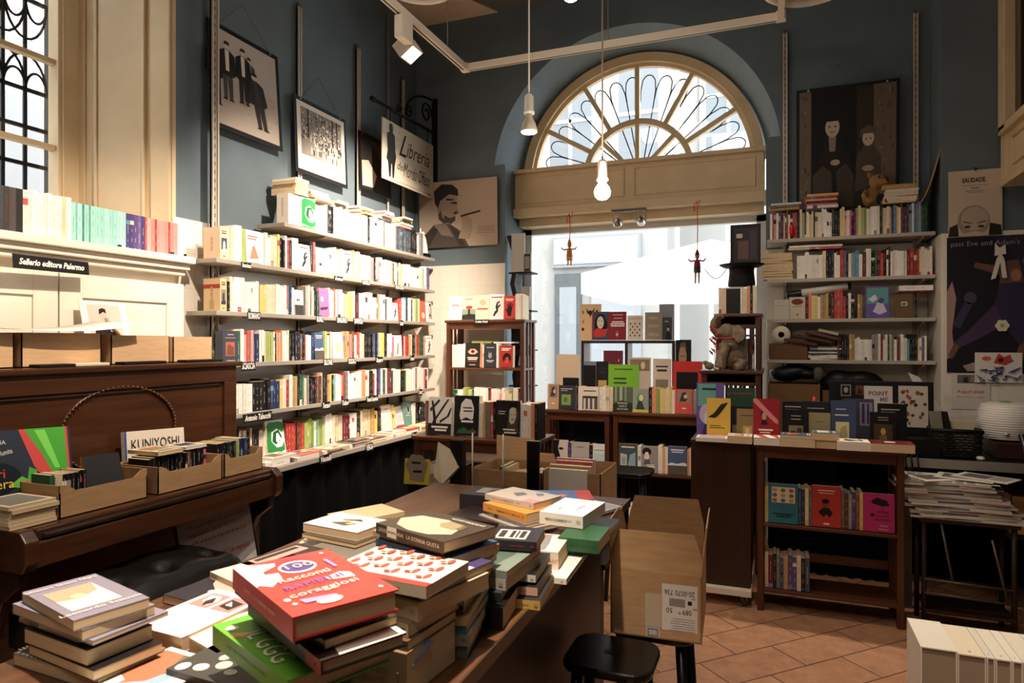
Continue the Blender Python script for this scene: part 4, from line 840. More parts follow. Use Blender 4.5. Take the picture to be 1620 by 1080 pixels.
# ================================================================ rows of books
CV = {
 'hand': [('r', .12, .84, .88, .87, 'e8ddcb'), ('r', .2, .78, .8, .81, 'e8ddcb'), ('p', [(.35, .12), (.65, .12), (.72, .4), (.8, .62), (.74, .66), (.66, .5), (.64, .7), (.57, .71), (.54, .52), (.5, .73), (.43, .72), (.44, .5), (.36, .66), (.29, .64), (.34, .42), (.18, .46), (.17, .40), (.30, .28)], '171313')],
 'umbr': [('r', 0, 0, 1, .45, '8f9a86'), ('p', [(0, 0), (1, 0), (1, .22), (.6, .25), (0, .2)], '2c2f2a'), ('e', .52, .52, .26, .07, 'c8443d'), ('p', [(.46, .12), (.58, .12), (.60, .42), (.50, .46), (.44, .40)], '242220'), ('r', .2, .86, .8, .88, '4a463f')],
 'swirl': [('r', 0.02, 0.02, 0.98, 0.98, 'e9efe4'), ('p', [(0, .1), (0, .8), (.2, .95), (.7, .95), (.95, .75), (.9, .6), (.6, .75), (.3, .65), (.25, .4), (.5, .2), (.8, .2), (.95, .35), (.95, .1), (.6, .02)], '2f8a45'), ('p', [(.3, .4), (.4, .65), (.7, .7), (.85, .5), (.7, .35), (.45, .3)], '1c5a2c'), ('p', [(.5, .38), (.55, .6), (.66, .62), (.78, .45), (.84, .34), (.7, .28)], 'f2f0ea'), ('e', .7, .38, .03, .02, '1a1a1a'), ('p', [(.7, .95), (.98, .9), (.98, .6), (.9, .7)], '2f8a45')],
 'fig': [('r', .1, .12, .9, .75, 'ddd6ca'), ('p', [(.25, .15), (.38, .32), (.48, .36), (.42, .5), (.5, .66), (.62, .7), (.58, .52), (.72, .6), (.8, .56), (.62, .44), (.6, .3), (.44, .2), (.36, .12)], '2a2725'), ('e', .66, .68, .06, .045, '2a2725'), ('r', .1, .86, .9, .89, '3a3430')],
 'eye': [('p', [(.15, .62), (.35, .75), (.65, .75), (.85, .62), (.65, .52), (.35, .52)], 'c9a58a'), ('e', .5, .64, .13, .07, '8a2a22'), ('e', .5, .64, .05, .035, '0e0c0b'), ('r', .15, .36, .85, .40, 'e9dfcd'), ('r', .2, .29, .8, .33, 'e9dfcd'), ('r', .2, .22, .8, .24, 'c8643c'), ('r', .3, .07, .7, .09, 'e9dfcd')],
 'cat': [('p', [(.35, .45), (.4, .7), (.45, .62), (.55, .62), (.6, .7), (.65, .45), (.5, .38)], '8d887e'), ('r', .2, .86, .8, .88, 'd9d0c0'), ('r', .2, .28, .8, .31, 'd9d0c0'), ('r', .3, .22, .7, .24, 'd9d0c0')],
 'redface': [('r', .15, .84, .85, .88, 'e9dfcd'), ('r', .15, .77, .7, .81, 'e9dfcd'), ('e', .55, .42, .32, .24, '1d1514'), ('p', [(.3, .05), (.35, .3), (.6, .38), (.8, .25), (.85, .05)], 'a5332a'), ('p', [(.38, .22), (.45, .45), (.65, .48), (.75, .3), (.6, .18)], 'c2483c'), ('e', .48, .36, .04, .02, '1d1514'), ('e', .65, .36, .04, .02, '1d1514')],
 'branches': [('r', 0, 0, 1, 1, 'd8d2c8'), ('p', [(0, 0), (.3, 0), (.35, .4), (.2, .9), (.12, .9), (.22, .4)], '2a2725'), ('p', [(.3, .35), (.7, .75), (.9, .95), (.82, .95), (.6, .75), (.3, .45)], '2a2725'), ('p', [(.5, .3), (.9, .5), (1, .7), (.95, .72), (.8, .5), (.5, .38)], '2a2725'), ('p', [(.1, .6), (.5, .9), (.45, .95), (.05, .68)], '3a3633'), ('r', 0, 0, 1, .3, '2a2725'), ('r', .15, .18, .85, .23, 'eee5d5'), ('r', .3, .1, .8, .15, 'eee5d5')],
 'whitehead': [('p', [(.3, .3), (.22, .5), (.28, .8), (.45, .93), (.68, .9), (.8, .7), (.78, .45), (.68, .3)], 'ddd6d2'), ('r', .35, .68, .72, .71, '2a2725'), ('r', .38, .6, .75, .63, '2a2725'), ('p', [(.05, .28), (.95, .28), (.9, .45), (.7, .4), (.5, .46), (.25, .38)], '17201c'), ('r', .3, .33, .78, .38, 'eee5d5'), ('p', [(.1, .05), (.9, .05), (.8, .2), (.6, .12), (.4, .22), (.2, .14)], '3d5a38'), ('e', .87, .1, .05, .03, 'b03a2e')],
 'portrait': [('p', [(.45, .15), (.5, .55), (.55, .85), (.75, .95), (.92, .85), (.95, .6), (.88, .35), (.98, .15)], '4a443e'), ('p', [(.55, .45), (.56, .75), (.68, .85), (.82, .8), (.84, .6), (.76, .42), (.64, .38)], 'cbbca8'), ('p', [(.5, .75), (.6, .95), (.85, .95), (.95, .75), (.85, .82), (.62, .82)], '14110f'), ('r', .6, .63, .68, .645, '1d1916'), ('r', .74, .63, .82, .645, '1d1916'), ('r', .64, .5, .76, .52, '2b241f'), ('r', .1, .7, .4, .72, 'e2d8c6'), ('r', .1, .64, .36, .66, 'e2d8c6'), ('r', .3, .22, .8, .26, 'e9dfcd'), ('r', .35, .14, .85, .18, 'e9dfcd')],
 'window': [('r', .15, .18, .7, .62, '8aa05a'), ('r', .3, .3, .5, .5, '5c7a3a'), ('r', .1, .84, .8, .87, 'd9d0c0'), ('r', .1, .77, .5, .79, 'd9d0c0')],
 'columns': [('r', .12, .8, .85, .84, '4a443e'), ('r', .05, .05, .95, .58, '5a5048'), ('r', .12, .05, .24, .5, 'd9cfbf'), ('r', .38, .05, .5, .5, 'd9cfbf'), ('r', .64, .05, .76, .5, 'd9cfbf'), ('r', .05, .55, .95, .6, '211d1a')],
 'forest': [('r', 0, 0, 1, 1, '55634f'), ('r', .1, .4, .2, 1, '8b9683'), ('r', .35, .45, .48, 1, 'a3ad98'), ('r', .6, .4, .7, 1, '7f8d78'), ('p', [(0, 0), (1, 0), (1, .35), (.5, .45), (0, .3)], '2b3327')],
 'animal': [('r', 0, 0, 1, 1, '8e938c'), ('e', .5, .6, .25, .22, '5f8a5a'), ('e', .55, .62, .14, .14, 'd9cf9a'), ('p', [(.2, .1), (.35, .5), (.6, .45), (.8, .1)], '3a4038'), ('r', 0, 0, 1, .12, 'c9b95a')],
 'redpic': [('r', .15, .45, .88, .95, '9a8674'), ('p', [(.25, .5), (.4, .85), (.6, .9), (.7, .6), (.6, .5)], '4a3a33'), ('e', .6, .7, .1, .08, 'd9c4b0'), ('r', .4, .2, .65, .25, 'eee5d5')],
 'woman': [('r', 0, 0, 1, 1, '3d4a5e'), ('p', [(.2, .2), (.15, .7), (.4, .92), (.7, .9), (.9, .6), (.85, .2)], '14100f'), ('e', .5, .62, .2, .22, 'd9c8b8'), ('r', .38, .66, .47, .68, '14100f'), ('r', .55, .66, .64, .68, '14100f'), ('r', .45, .5, .56, .52, 'a5332a'), ('p', [(.15, .1), (.8, .12), (.95, .4), (.6, .38), (.3, .42), (.1, .3)], 'c23a2e'), ('r', 0, 0, .06, 1, 'c8352b')],
 'shake': [('r', .25, .88, .8, .9, 'ecdccb'), ('r', .3, .76, .78, .78, 'ecdccb'), ('r', .2, .62, .85, .66, 'f3e9dc'), ('r', .12, .55, .92, .59, 'f3e9dc'), ('r', .14, .48, .9, .52, 'f3e9dc'), ('e', .5, .22, .07, .09, 'c9b2a0'), ('e', .5, .26, .04, .03, '2b1815')],
 'seeds': [('r', .1, .86, .9, .89, 'c9826a')]+[('e', x, y, .045, .04, 'b0352b' if (x, y) == (.5, .42) else '1c1a17') for x, y in ((.2, .66), (.5, .66), (.8, .66), (.35, .54), (.65, .54), (.2, .42), (.5, .42), (.8, .42), (.35, .3), (.65, .3), (.2, .18), (.5, .18), (.8, .18))],
 'butterfly': [('p', [(.3, .9), (.42, .8), (.5, .84), (.58, .8), (.72, .92), (.66, .76), (.54, .7), (.5, .62), (.46, .7), (.34, .76)], '1d1a17'), ('p', [(.1, .85), (.2, .78), (.15, .7)], '6b4a2a'), ('p', [(.1, .5), (.22, .6), (.2, .45)], 'c2622e'), ('e', .8, .8, .08, .03, 1, '3a2a1a'), ('e', .15, .3, .08, .04, 1, '2a241c'), ('e', .85, .6, .06, .08, 1, '8a5a2a')],
 'darkman': [('r', .2, .8, .6, .83, 'd9d0c0'), ('p', [(.3, 0), (.35, .3), (.6, .38), (.85, .25), (.9, 0)], '171412'), ('e', .58, .5, .13, .12, 'bfa18a'), ('e', .58, .58, .14, .06, '2a201b')],
 'bigface': [('r', 0, 0, 1, 1, '14110f'), ('e', .45, .62, .26, .26, 'b08a70'), ('p', [(.2, .75), (.3, .93), (.6, .95), (.72, .78), (.6, .84), (.3, .84)], '6a5848'), ('r', .3, .64, .4, .66, '2a1f18'), ('r', .5, .64, .6, .66, '2a1f18'), ('r', .38, .46, .54, .48, '6b3a2e'), ('p', [(.05, 0), (.15, .28), (.4, .36), (.75, .25), (.95, 0)], '1f1c1d')],
 'green': [('r', .2, .9, .8, .92, '3f5a1f'), ('r', .18, .72, .6, .75, '2f4519'), ('r', .18, .64, .6, .67, '2f4519'), ('e', .65, .0, .33, .42, 'dcc25a'), ('e', .65, .0, .26, .34, 'e9e2c9'), ('e', .65, .0, .2, .26, 'c96a3a'), ('e', .65, .0, .14, .18, 'e9e2c9')],
 'tablet': [('r', .3, 0, .98, .62, '141313'), ('e', .64, .2, .03, .02, 'd9d0c0')],
 'girl': [('r', .3, 0, 1, 1, 'cfc4b6'), ('p', [(0, 0), (0, 1), (.5, 1), (.42, .7), (.55, .4), (.5, 0)], '171413'), ('e', .6, .68, .14, .05, '2a2320'), ('r', .1, .22, .5, .25, 'e9dfcd')],
 'landsc': [('r', .05, .05, .95, .4, '7a7d80'), ('p', [(.05, .1), (.4, .18), (.7, .3), (.95, .28), (.95, .1)], '3a3632'), ('r', .05, .1, .95, .16, 'c9a86a'), ('r', .3, .8, .7, .83, '6a665f')],
 'paleg': [('r', .05, .05, .95, .62, 'b9d0c9'), ('p', [(.6, .05), (.95, .05), (.95, .5), (.8, .3)], '3f6a5a'), ('r', .1, .74, .8, .77, '7a766c')],
 'room': [('r', .05, .1, .95, .75, '3f5068'), ('p', [(.1, .15), (.1, .65), (.45, .6), (.45, .2)], 'c9b88a'), ('r', .18, .25, .38, .5, '7fa0b5'), ('p', [(.5, .2), (.6, .6), (.9, .7), (.9, .15)], '8aa0b0'), ('r', .15, .85, .85, .9, 'd9d0c0')],
 'curly': [('r', 0, 0, 1, 1, '8f8d88'), ('e', .35, .78, .28, .16, '26211d'), ('e', .35, .62, .15, .16, 'e0d5c6'), ('e', .3, .64, .03, .015, '26211d'), ('p', [(.15, .3), (.25, .5), (.5, .5), (.6, .3)], '5a554f'), ('r', .35, .28, .8, .31, 'eee5d5'), ('r', .4, .21, .85, .25, 'eee5d5')],
 'sea': [('r', 0, .3, 1, 1, '4a5a7a'), ('r', 0, 0, 1, .38, '5a4f45'), ('p', [(0, .36), (.2, .42), (.5, .38), (.8, .44), (1, .4), (1, .32), (0, .32)], 'cfd3d6'), ('r', .15, .85, .85, .89, 'eee5d5'), ('r', .2, .78, .8, .81, 'eee5d5')],
 'teal': [('r', .12, .52, .9, .92, 'd6c9a5')]+[('e', .22+.28*i, .58+.13*j, .08, .05, ['b04a4a', '4a6a8a', 'c98a5a', '5a7a4a'][(i+j) % 4]) for i in range(3) for j in range(3)]+[('r', .15, .22, .85, .25, '17302f'), ('r', .25, .16, .75, .19, '17302f')],
 'suit': [('r', .2, .88, .8, .9, 'e9dfcd'), ('r', .25, .82, .75, .835, 'e9dfcd'), ('p', [(.22, .35), (.3, .42), (.42, .48), (.6, .46), (.72, .34), (.6, .24), (.5, .32), (.4, .24)], '171210'), ('e', .47, .57, .12, .1, '8a3a30'), ('e', .47, .63, .13, .055, '171210'), ('r', .4, .06, .6, .1, 'e9dfcd')],
 'pink': [('p', [(.25, .8), (.45, .9), (.75, .84), (.85, .7), (.6, .68), (.3, .74)], '2a1620'), ('r', .62, .5, .64, .72, '5a2a44'), ('e', .3, .44, .07, .04, '2a1620')],
 'violet': [('r', 0, 0, 1, 1, '6a5a9a'), ('r', .05, .55, .7, .98, '6aa89a'), ('r', .2, .86, .7, .9, '2a2a4a'), ('e', .4, .4, .3, .2, 'c9b0d0'), ('e', .5, .3, .22, .2, 'e0d5e5'), ('p', [(.2, 0), (.3, .2), (.6, .22), (.7, 0)], '3a3070')],
 'yellow': [('p', [(.05, .52), (.3, .62), (.6, .85), (.9, .9), (.8, .8), (.55, .6), (.35, .5)], '2a241c'), ('p', [(.4, .6), (.5, .52), (.45, .7)], '2a241c'), ('r', .12, .3, .6, .32, '5f5426'), ('r', .12, .25, .75, .27, '5f5426')],
 'olive': [('r', .3, .12, .75, .45, 'c9a860'), ('r', .42, .15, .62, .38, 'e2d0a0'), ('r', .2, .78, .8, .8, '3a3020')],
 'redboy': [('e', .42, .62, .12, .12, '1a1513'), ('e', .42, .58, .09, .1, 'b9a08c'), ('p', [(.28, .38), (.35, .5), (.5, .5), (.56, .38)], '2a2422'), ('r', .2, .24, .75, .28, 'eee5d5'), ('r', .25, .18, .65, .21, 'eee5d5'), ('p', [(0, 1), (.15, 1), (.95, .5), (.95, .4), (.8, .45), (0, .92)], 'd98a80')],
 'blackpic': [('r', .2, .08, .8, .52, '8a7a60'), ('r', .28, .15, .5, .35, '2f2a22'), ('r', .55, .3, .75, .45, '4a4030'), ('r', .3, .8, .7, .82, 'c9bfae'), ('r', .3, .7, .7, .72, 'c9bfae')],
 'tanpic': [('r', .3, .08, .75, .42, '2a2430'), ('e', .52, .15, .16, .08, 'b06a5a'), ('r', .3, .7, .7, .72, '6a5c40')],
 'navypic': [('r', .18, .08, .72, .52, 'd9c79a'), ('p', [(.25, .12), (.4, .4), (.62, .45), (.66, .2), (.45, .12)], 'b0a070'), ('r', .2, .8, .6, .82, 'd9d0c0'), ('r', .15, .66, .7, .69, 'd9d0c0')],
 'jesus': [('r', .15, .1, .85, .66, '4a3a26'), ('e', .5, .45, .1, .1, 'b8976a'), ('p', [(.3, .1), (.38, .35), (.62, .35), (.7, .1)], '7a6540'), ('r', .3, .84, .7, .86, 'b8a98a'), ('r', .3, .77, .7, .785, 'b8a98a')],
 'camil': [('r', .18, .22, .78, .66, 'b3674a'), ('p', [(.25, .25), (.3, .55), (.45, .6), (.6, .5), (.7, .55), (.72, .25)], '7a4a3a'), ('r', .3, .88, .7, .9, 'cfc4b0'), ('r', .15, .78, .85, .8, 'cf8a6a'), ('r', .25, .07, .8, .09, 'cfc4b0')],
}
LW = ((0, 1), (1, 0))
def lrow(k, y0, y1, spec, place, **kw): row(place, (-2.858, y0), *LW, y1-y0, zL[k], spec, group='books on '+place, **kw)
lrow(1, 3.44, 5.20, [dict(c='e9dfcf', F=True, fw=0.13, T=0.09, H=0.19, lean=0, cover=[('e', .5, .35, .03, .03, '2a241e')], label='cream slipcase block leftmost on the top left shelf'), dict(c='2f8a45', F=True, fw=0.15, T=0.022, H=0.20, lean=0.05, cover=CV['swirl'], label='white and green swirl cover facing out on top left shelf')]+'w4 k4 w2 h w5 c y w2 k w4 h1 c2 n1 w5 h1 s6 k8 w1 a2'.split(), 'top left shelf', seed=2, depth=0.15, h=(0.17, 0.205))
lrow(2, 2.88, 5.33, [dict(c='dcc7a2', F=True, fw=0.06, T=0.12, H=0.175, lean=0, label='tan board block at the left end of second left shelf')]+'c2 w3 l1'.split()+[dict(c='efe6d8', F=True, fw=0.125, T=0.02, H=0.19, cover=[('r', .1, .8, .8, .83, 'b8443a'), ('r', .1, .72, .7, .75, 'b8443a'), ('p', [(.2, .1), (.4, .5), (.55, .55), (.8, .15)], 'c9866a')], label='white cover with red title facing out, second left shelf')]+'w3 c2 y1 k2 w1 r1 k1 w2'.split()+[dict(c='efe6d8', F=True, fw=0.12, T=0.015, H=0.17, cover=CV['fig'], label='white cover with small black figures, second left shelf')]+'k1 r1'.split()+[dict(c='efe9e0', F=True, fw=0.12, T=0.015, H=0.17, cover=[('r', .12, .2, .85, .5, '9aa8b5'), ('e', .4, .35, .12, .06, '3a3f45')], label='white cover with grey sea picture, second left shelf')]+'w4 c3 y1'.split()+[dict(c='efe6d8', F=True, fw=0.12, T=0.015, H=0.19, cover=CV['fig'], label='white cover with dark animal figure, second left shelf')]+'t1 w1 B1 w1 l1 w6 h1 k1 w1 a1 w8 o1 b1 w2 k1 c1 y1 w2 a1 w9 y1 e1 w2 P2'.split(), 'second left shelf', seed=3, h=(0.17, 0.205))
lrow(3, 2.88, 5.36, [dict(c='d2b488', F=True, fw=0.05, T=0.12, H=0.18, lean=0, label='tan block at the left end of the third left shelf')]+'k2 c1 w9 a1 y2 c3 w5 r1 s1 b1 w1'.split()+[dict(c='e2dccf', F=True, fw=0.085, T=0.015, H=0.16, cover=[('r', 0, 0, 1, .4, '3a3430'), ('e', .3, .6, .08, .05, '2a2420'), ('e', .5, .6, .08, .05, '2a2420')], label='small pale cover with dark photo, on third left shelf')]+'a2 c1 k1 w1 t1 k1 G1'.split()+[dict(c='dc6a9a', F=True, fw=0.11, T=0.02, H=0.19, cover=[('p', [(.05, .3), (.9, .35), (.8, .25), (.1, .2)], '3a2a4a'), ('e', .3, .6, .15, .1, 'f0c0d0')], label='bright pink cover facing out in middle of third left shelf')]+'w4 r1 w1 n1 w3 y5 w1 m1 k1 w6 c1 w3 k1 o1 t1 w4 s1 w3'.split()+[dict(c='efe6d8', F=True, fw=0.09, T=0.012, H=0.14, cover=CV['fig'], label='small white face-out book, right half of third left shelf')]+'_3 r2 w2 B1 k1 w3 k1 w2 y1 l1 c2'.split()+[dict(c='d95a4a', F=True, fw=0.10, T=0.02, H=0.18, cover=[('e', .5, .3, .3, .15, 'eec0b0')], label='red cover facing out near right end, third left shelf'), dict(c='eee8de', F=True, fw=0.115, T=0.02, H=0.175, cover=CV['portrait'], label='white cover with dark portrait, right end of third left shelf')], 'third left shelf', seed=4, h=(0.165, 0.2))
lrow(4, 2.90, 5.36, [dict(c='414450', F=True, fw=0.115, T=0.055, H=0.18, lean=0, cover=CV['camil'], label='dark blue book with orange picture, left end of fourth left shelf')]+'G1 w1 h1 r1 a1 h2 b2 w2 c1 l3 w1 k1 o3 w3 c1 k4 n1 k1 r1 w2 b1'.split()+[dict(c='2a3550', F=True, fw=0.10, T=0.02, H=0.18, cover=CV['sea'], label='navy cover facing out left part of fourth left shelf')]+'l3 w1 k1 c1'.split()+[dict(c='e9ddc8', F=True, fw=0.12, T=0.02, H=0.185, cover=[('e', .5, .4, .25, .2, 'd9b89a')], label='cream illustrated cover facing out on the fourth left shelf')]+'o3 h2 n1 w1 r2 w1 y1 k7 s1 b2 a1 y2 k2 w4 p1'.split()+[dict(c='e9dfd0', F=True, fw=0.12, T=0.02, H=0.17, cover=[('p', [(.3, .1), (.45, .1), (.6, .6), (.5, .65)], '6a5a4a')], label='cream cover with slim statue facing out, fourth left shelf')]+'m2 w2 r2 G1 o2 w2 k1 G1 o1 r1 G4 h1'.split()+[dict(c='ece6dc', F=True, fw=0.11, T=0.02, H=0.17, cover=CV['fig'], label='white cover with ink drawing, right end of fourth left shelf')], 'fourth left shelf', seed=5, h=(0.16, 0.195))
lrow(5, 2.95, 5.30, 'w6 k5 b3 y1 w1 r1 w1 t2 k1 G2 c1 a1 k3 n2 c1 k1 o1 y1 k1 e1 w2 o1 r1 G1 a1 w5 w3 o2 w1 k3 r1 w1 b1 P1 w1 G2 w1 m2 n1 s2 w3 c1 k2 G1 y2 w4 n1 w3 p1 m1 w2'.split(), 'fifth left shelf', seed=6, h=(0.165, 0.205))
# counter: upright row against the wall, then books lying in front
row('left counter row', (-2.90, 3.05), *LW, 2.3, 0.787, ['k2', 'w2', 'p1', 'k1', 'c1', 'k3', 'w1', 'y1', dict(c='e2e6da', F=True, fw=0.165, T=0.02, H=0.215, lean=0.16, cover=CV['swirl'], label='green swirl cover standing on the left counter'), 'r3', 'n1', 'r2', 'l1', 'w1', 'e1', 'l1', 'w2', 'c2', 'm2', 'w3', 'k1', 'c2', 'o1', 't2', 'y1', 'k2', dict(c='e6dfd2', F=True, fw=0.15, T=0.02, H=0.20, lean=0.10, cover=[('r', .3, .82, .7, .84, '5a544c')], label='plain pale cover facing out on the left counter'), 'y3', dict(c='ded6cb', F=True, fw=0.125, T=0.015, H=0.17, lean=0.22, cover=[('r', .1, .2, .9, .8, 'c9c0bd'), ('r', 0, 0, 1, .08, 'd05a5a')], label='pale leaning cover with red base on the left counter'), dict(c='6f938b', F=True, fw=0.13, T=0.02, H=0.2, lean=0.08, cover=[('e', .6, .68, .16, .2, 'e2e2dc'), ('e', .6, .68, .12, .16, '1a1a1a'), ('r', .25, .4, .8, .43, 'd8e0da')], label='teal grey cover with black oval, right end of left counter'), 'w2', 'k1', 'w1'], seed=8, h=(0.17, 0.2), group='books on left counter row')
def stackrow(place, items, group): pass
def lie(x, y, z, Wd, L, T, ang, col, label=None, place='', group=None, cover='auto', pages=None, top=True, vis=1.0, hard=False, stext=None, texts=None, spine='auto', code=None, force=None):
    """a book lying flat, spine facing direction ang (degrees), centre at x, y"""
    a = math.radians(ang); M = stack_M((0, 0, 0), a)
    c = M.to_3x3() @ Vector((0, Wd/2, L/2)); M.translation = Vector((x, y, z))-Vector((c.x, c.y, 0))
    b = add_book(M, T, Wd, L, col, label=label, place=place, group=group, pages=pages, vis=vis, hard=hard, stext=stext, texts=texts, force=(bool(label) if force is None else force), code=code or (col if col in CC else 'w'))
    b['rgb'] = col3(col); b['top'] = top; b['row'] = 'lying '+place
    if cover != 'auto': b['cover'] = cover
    if spine != 'auto': b['spine'] = spine
    return b
rl = random.Random(21)
G_ = 'books lying on the left counter'
for i, (y, z, c, T, dx) in enumerate([(3.10, .787, 'w', .035, 0), (3.16, .823, 'w', .015, .0), (3.36, .787, 'w', .02, .01), (3.40, .808, 'h', .012, 0), (3.62, .787, 'w', .018, 0), (3.66, .806, 'c', .010, .02), (3.90, .787, 'w', .022, 0), (3.93, .81, 'k', .012, .01), (4.16, .787, 'k', .02, 0), (4.40, .787, 'w', .02, .01), (4.43, .808, 'c', .012, 0), (4.63, .787, 'w', .018, 0), (4.65, .806, 'r', .010, .0), (4.86, .787, 'w', .02, 0), (4.88, .808, 'y', .01, .01), (5.08, .787, 'b', .02, 0), (5.10, .808, 'c', .012, .01), (5.30, .787, 'b', .018, 0), (5.29, .806, 'w', .01, .01)]):
    lie(-2.715+dx, y, z, .14, .205, T, 180 if i % 3 else 0, c, place='the left counter', group=G_)
# piles lying on the top left shelf
for i, (y, c, T) in enumerate([(3.57, 'c', .022), (3.57, 'c', .02), (3.58, 'c', .02), (3.57, 'c', .02), (3.58, 'w', .018)]):
    lie(-2.95, y, 2.448+.0222*i, .13, .19, T, 90, c, place='top left shelf pile', group='books lying on the top left shelf')
for y0, cs in ((3.80, 'wywc'), (4.02, 'aw'), (4.35, 'ywcw'), (4.62, 'Bwhwh'), (4.95, 'hwGtw')):
    z = 2.455
    for c in cs: T = rl.uniform(.012, .02); lie(-2.95+rl.uniform(-.01, .01), y0+rl.uniform(-.01, .01), z, .13, .20, T, rl.choice([0, 90, 0]), c, place='top left shelf pile', group='books lying on the top left shelf'); z += T+.0006
# ledge over the cream cupboard
row('window ledge row', (-3.085, 1.90), *LW, .925, 1.965, [dict(c='3b3835', T=.026, H=.205), dict(c='4a4642', T=.027, H=.205), dict(c='2c2a28', T=.027, H=.205)]+[dict(c='w', T=.021, H=.205+.003*(i % 3)) for i in range(8)]+[dict(c='c', T=.024, H=.21), dict(c='w', T=.022, H=.21)]+[dict(c='e' if i in (1, 3, 5) else 'T', T=.008 if i in (1, 3, 5) else .0235, H=.192) for i in range(14)]+[dict(c='P', T=.022, H=.19) for i in range(5)]+[dict(c='r' if i in (0, 3, 7) else 'h', T=.012 if i in (0, 3, 7) else .024, H=.188) for i in range(10)]+[dict(c='w', T=.02, H=.19) for i in range(3)], seed=9, exact=True, group='books on window ledge row', pull=.003)
lie(-2.99, 2.94, 1.964, .12, .15, .018, 0, 'w', place='the window ledge end', group=None) if False else None
# right shelves
RW = ((1, 0), (0, -1))
def rrow(k, x0, x1, spec, place, **kw): row(place, (x0, 5.21), *RW, x1-x0, zR[k], spec, group='books on '+place, depth=0.15, **kw)
rrow(1, -0.03, 0.955, 'w1 r1 p1 w1 b1 m1 k1 c1 m1 n1 w1 k1 r2 k2 c1 l1 P1 w1 y1 c1 b1 c1 w2 w3 w1 k3 y1 c1 o1 w1 p1 k1 m1 a1 y1 l2 w5 k1 l1 c1 w1 o1 b1 B1 y1 w1 n1 m1 P1 s1 a1 w1 B2 a1 s1 G2'.split(), 'top right shelf', seed=12, h=(.165, .205), t=(.011, .022))
rrow(2, 0.15, 0.985, 'w11 c1 k3 w2 r1 s1 b1 w1 a1 e1 B1 w1 n1 w2 k1 G1 m1 r1 k1 w1 m1 w6 m1 r1 r2 c2 w2 w1'.split(), 'second right shelf', seed=13, h=(.15, .2), t=(.012, .026))
rrow(3, 0.0, 0.955, [dict(c='c9c0b2', F=True, fw=.10, T=.09, H=.14, lean=0, cover=[('r', 0, .68, 1, .70, '8a8378')], label='plastic-wrapped pale bundle at left of third right shelf'), dict(c='cdbfa8', F=True, fw=.105, T=.03, H=.155, lean=0.02, cover=[('e', .5, .78, .38, .14, '6b3a2e'), ('r', .2, .55, .8, .57, '4a4038'), ('e', .5, .2, .05, .04, '2a241e')], label='cream cover with maroon oval on third right shelf'), 'm1', 'o1', 'y2', 'w1', 't3', 'k1', 'n1', 'r3', 'r1', 'k1', 'w1', 'k1', '_2', 't2', '_2', dict(c='6a5a9a', F=True, fw=.145, T=.02, H=.215, lean=.03, cover=[('r', .05, .45, .95, .95, '5f9a95'), ('p', [(.1, .6), (.4, .75), (.5, .6), (.3, .5)], 'd8cfe0'), ('p', [(.3, .2), (.5, .5), (.75, .45), (.9, .2), (.6, .1)], 'cfc5da'), ('p', [(.5, .5), (.6, .65), (.8, .6), (.7, .45)], '5a4a8a')], label='violet and teal illustrated cover on third right shelf'), '_3', dict(c='6b5038', F=True, fw=.11, T=.02, H=.155, lean=.1, cover=[('r', .35, .5, .7, .68, 'c9c0b0'), ('r', .4, .54, .62, .62, '3a4a3a')], label='brown cover with small picture, right end of third right shelf')], 'third right shelf', seed=14, h=(.15, .2), t=(.014, .022), exact=True)
rrow(4, 0.41, 0.95, 'm1 k4 t2 w2 w5 a2 w1 m1 w1 w1 s1 l1 a1 w1 n2 w1 w2 e1 k3 y1 w1 P1 w1'.split(), 'fourth right shelf', seed=15, h=(.14, .185), t=(.012, .022))
G_ = 'books lying on the right shelves'
def pile(x, y, z, items, place, group, jig=.01, base_ang=-90, vis=.6):
    for it in items:
        c, T = it[0], it[1]; Wd = it[2] if len(it) > 2 else .13; L = it[3] if len(it) > 3 else .20
        lie(x+rl.uniform(-jig, jig), y+rl.uniform(-jig, jig), z, Wd, L, T, base_ang+rl.uniform(-4, 4), c, place=place, group=group, vis=vis); z += T+.0007
    return z
pile(.07, 5.29, 2.445, [('t', .02), ('a', .016), ('w', .014)], 'the top right shelf, left pile', G_)
pile(.31, 5.29, 2.445, [('w', .02), ('p', .012), ('m', .015), ('o', .015), ('r', .016), ('y', .018)], 'the top right shelf, middle pile', G_)
pile(.80, 5.30, 2.445, [('c', .012), ('c', .022), ('w', .014), ('c', .03), ('w', .015), ('t', .03)], 'the top right shelf beside the bear', G_)
pile(.02, 5.29, 1.948, [('m', .02), ('m', .02)]+[('c', .018)]*8, 'second right shelf, left pile', G_, .004, 90)
pile(.20, 5.29, 2.155, [('c', .014), ('w', .014)], 'second right shelf, laid on spines', G_)
pile(.34, 5.29, 2.155, [('p', .012), ('c', .014)], 'second right shelf, laid on spines', G_)
pile(.33, 5.29, 1.371, [('w', .01), ('w', .025), ('b', .01), ('w', .012), ('s', .012), ('w', .01), ('a', .012)], 'fourth right shelf, middle pile', G_, .008)
pile(.88, 5.29, 1.835, [('m', .008), ('w', .035)], 'third right shelf, laid on top', G_)
pile(.80, 5.25, 1.10, [('k', .01), ('w', .012), ('c', .03), ('w', .01), ('a', .008)], 'low right shelf, beside monitor', G_)
pile(.80, 5.29, .80, [('k', .29, .15, .2)], 'the low right shelf', G_)
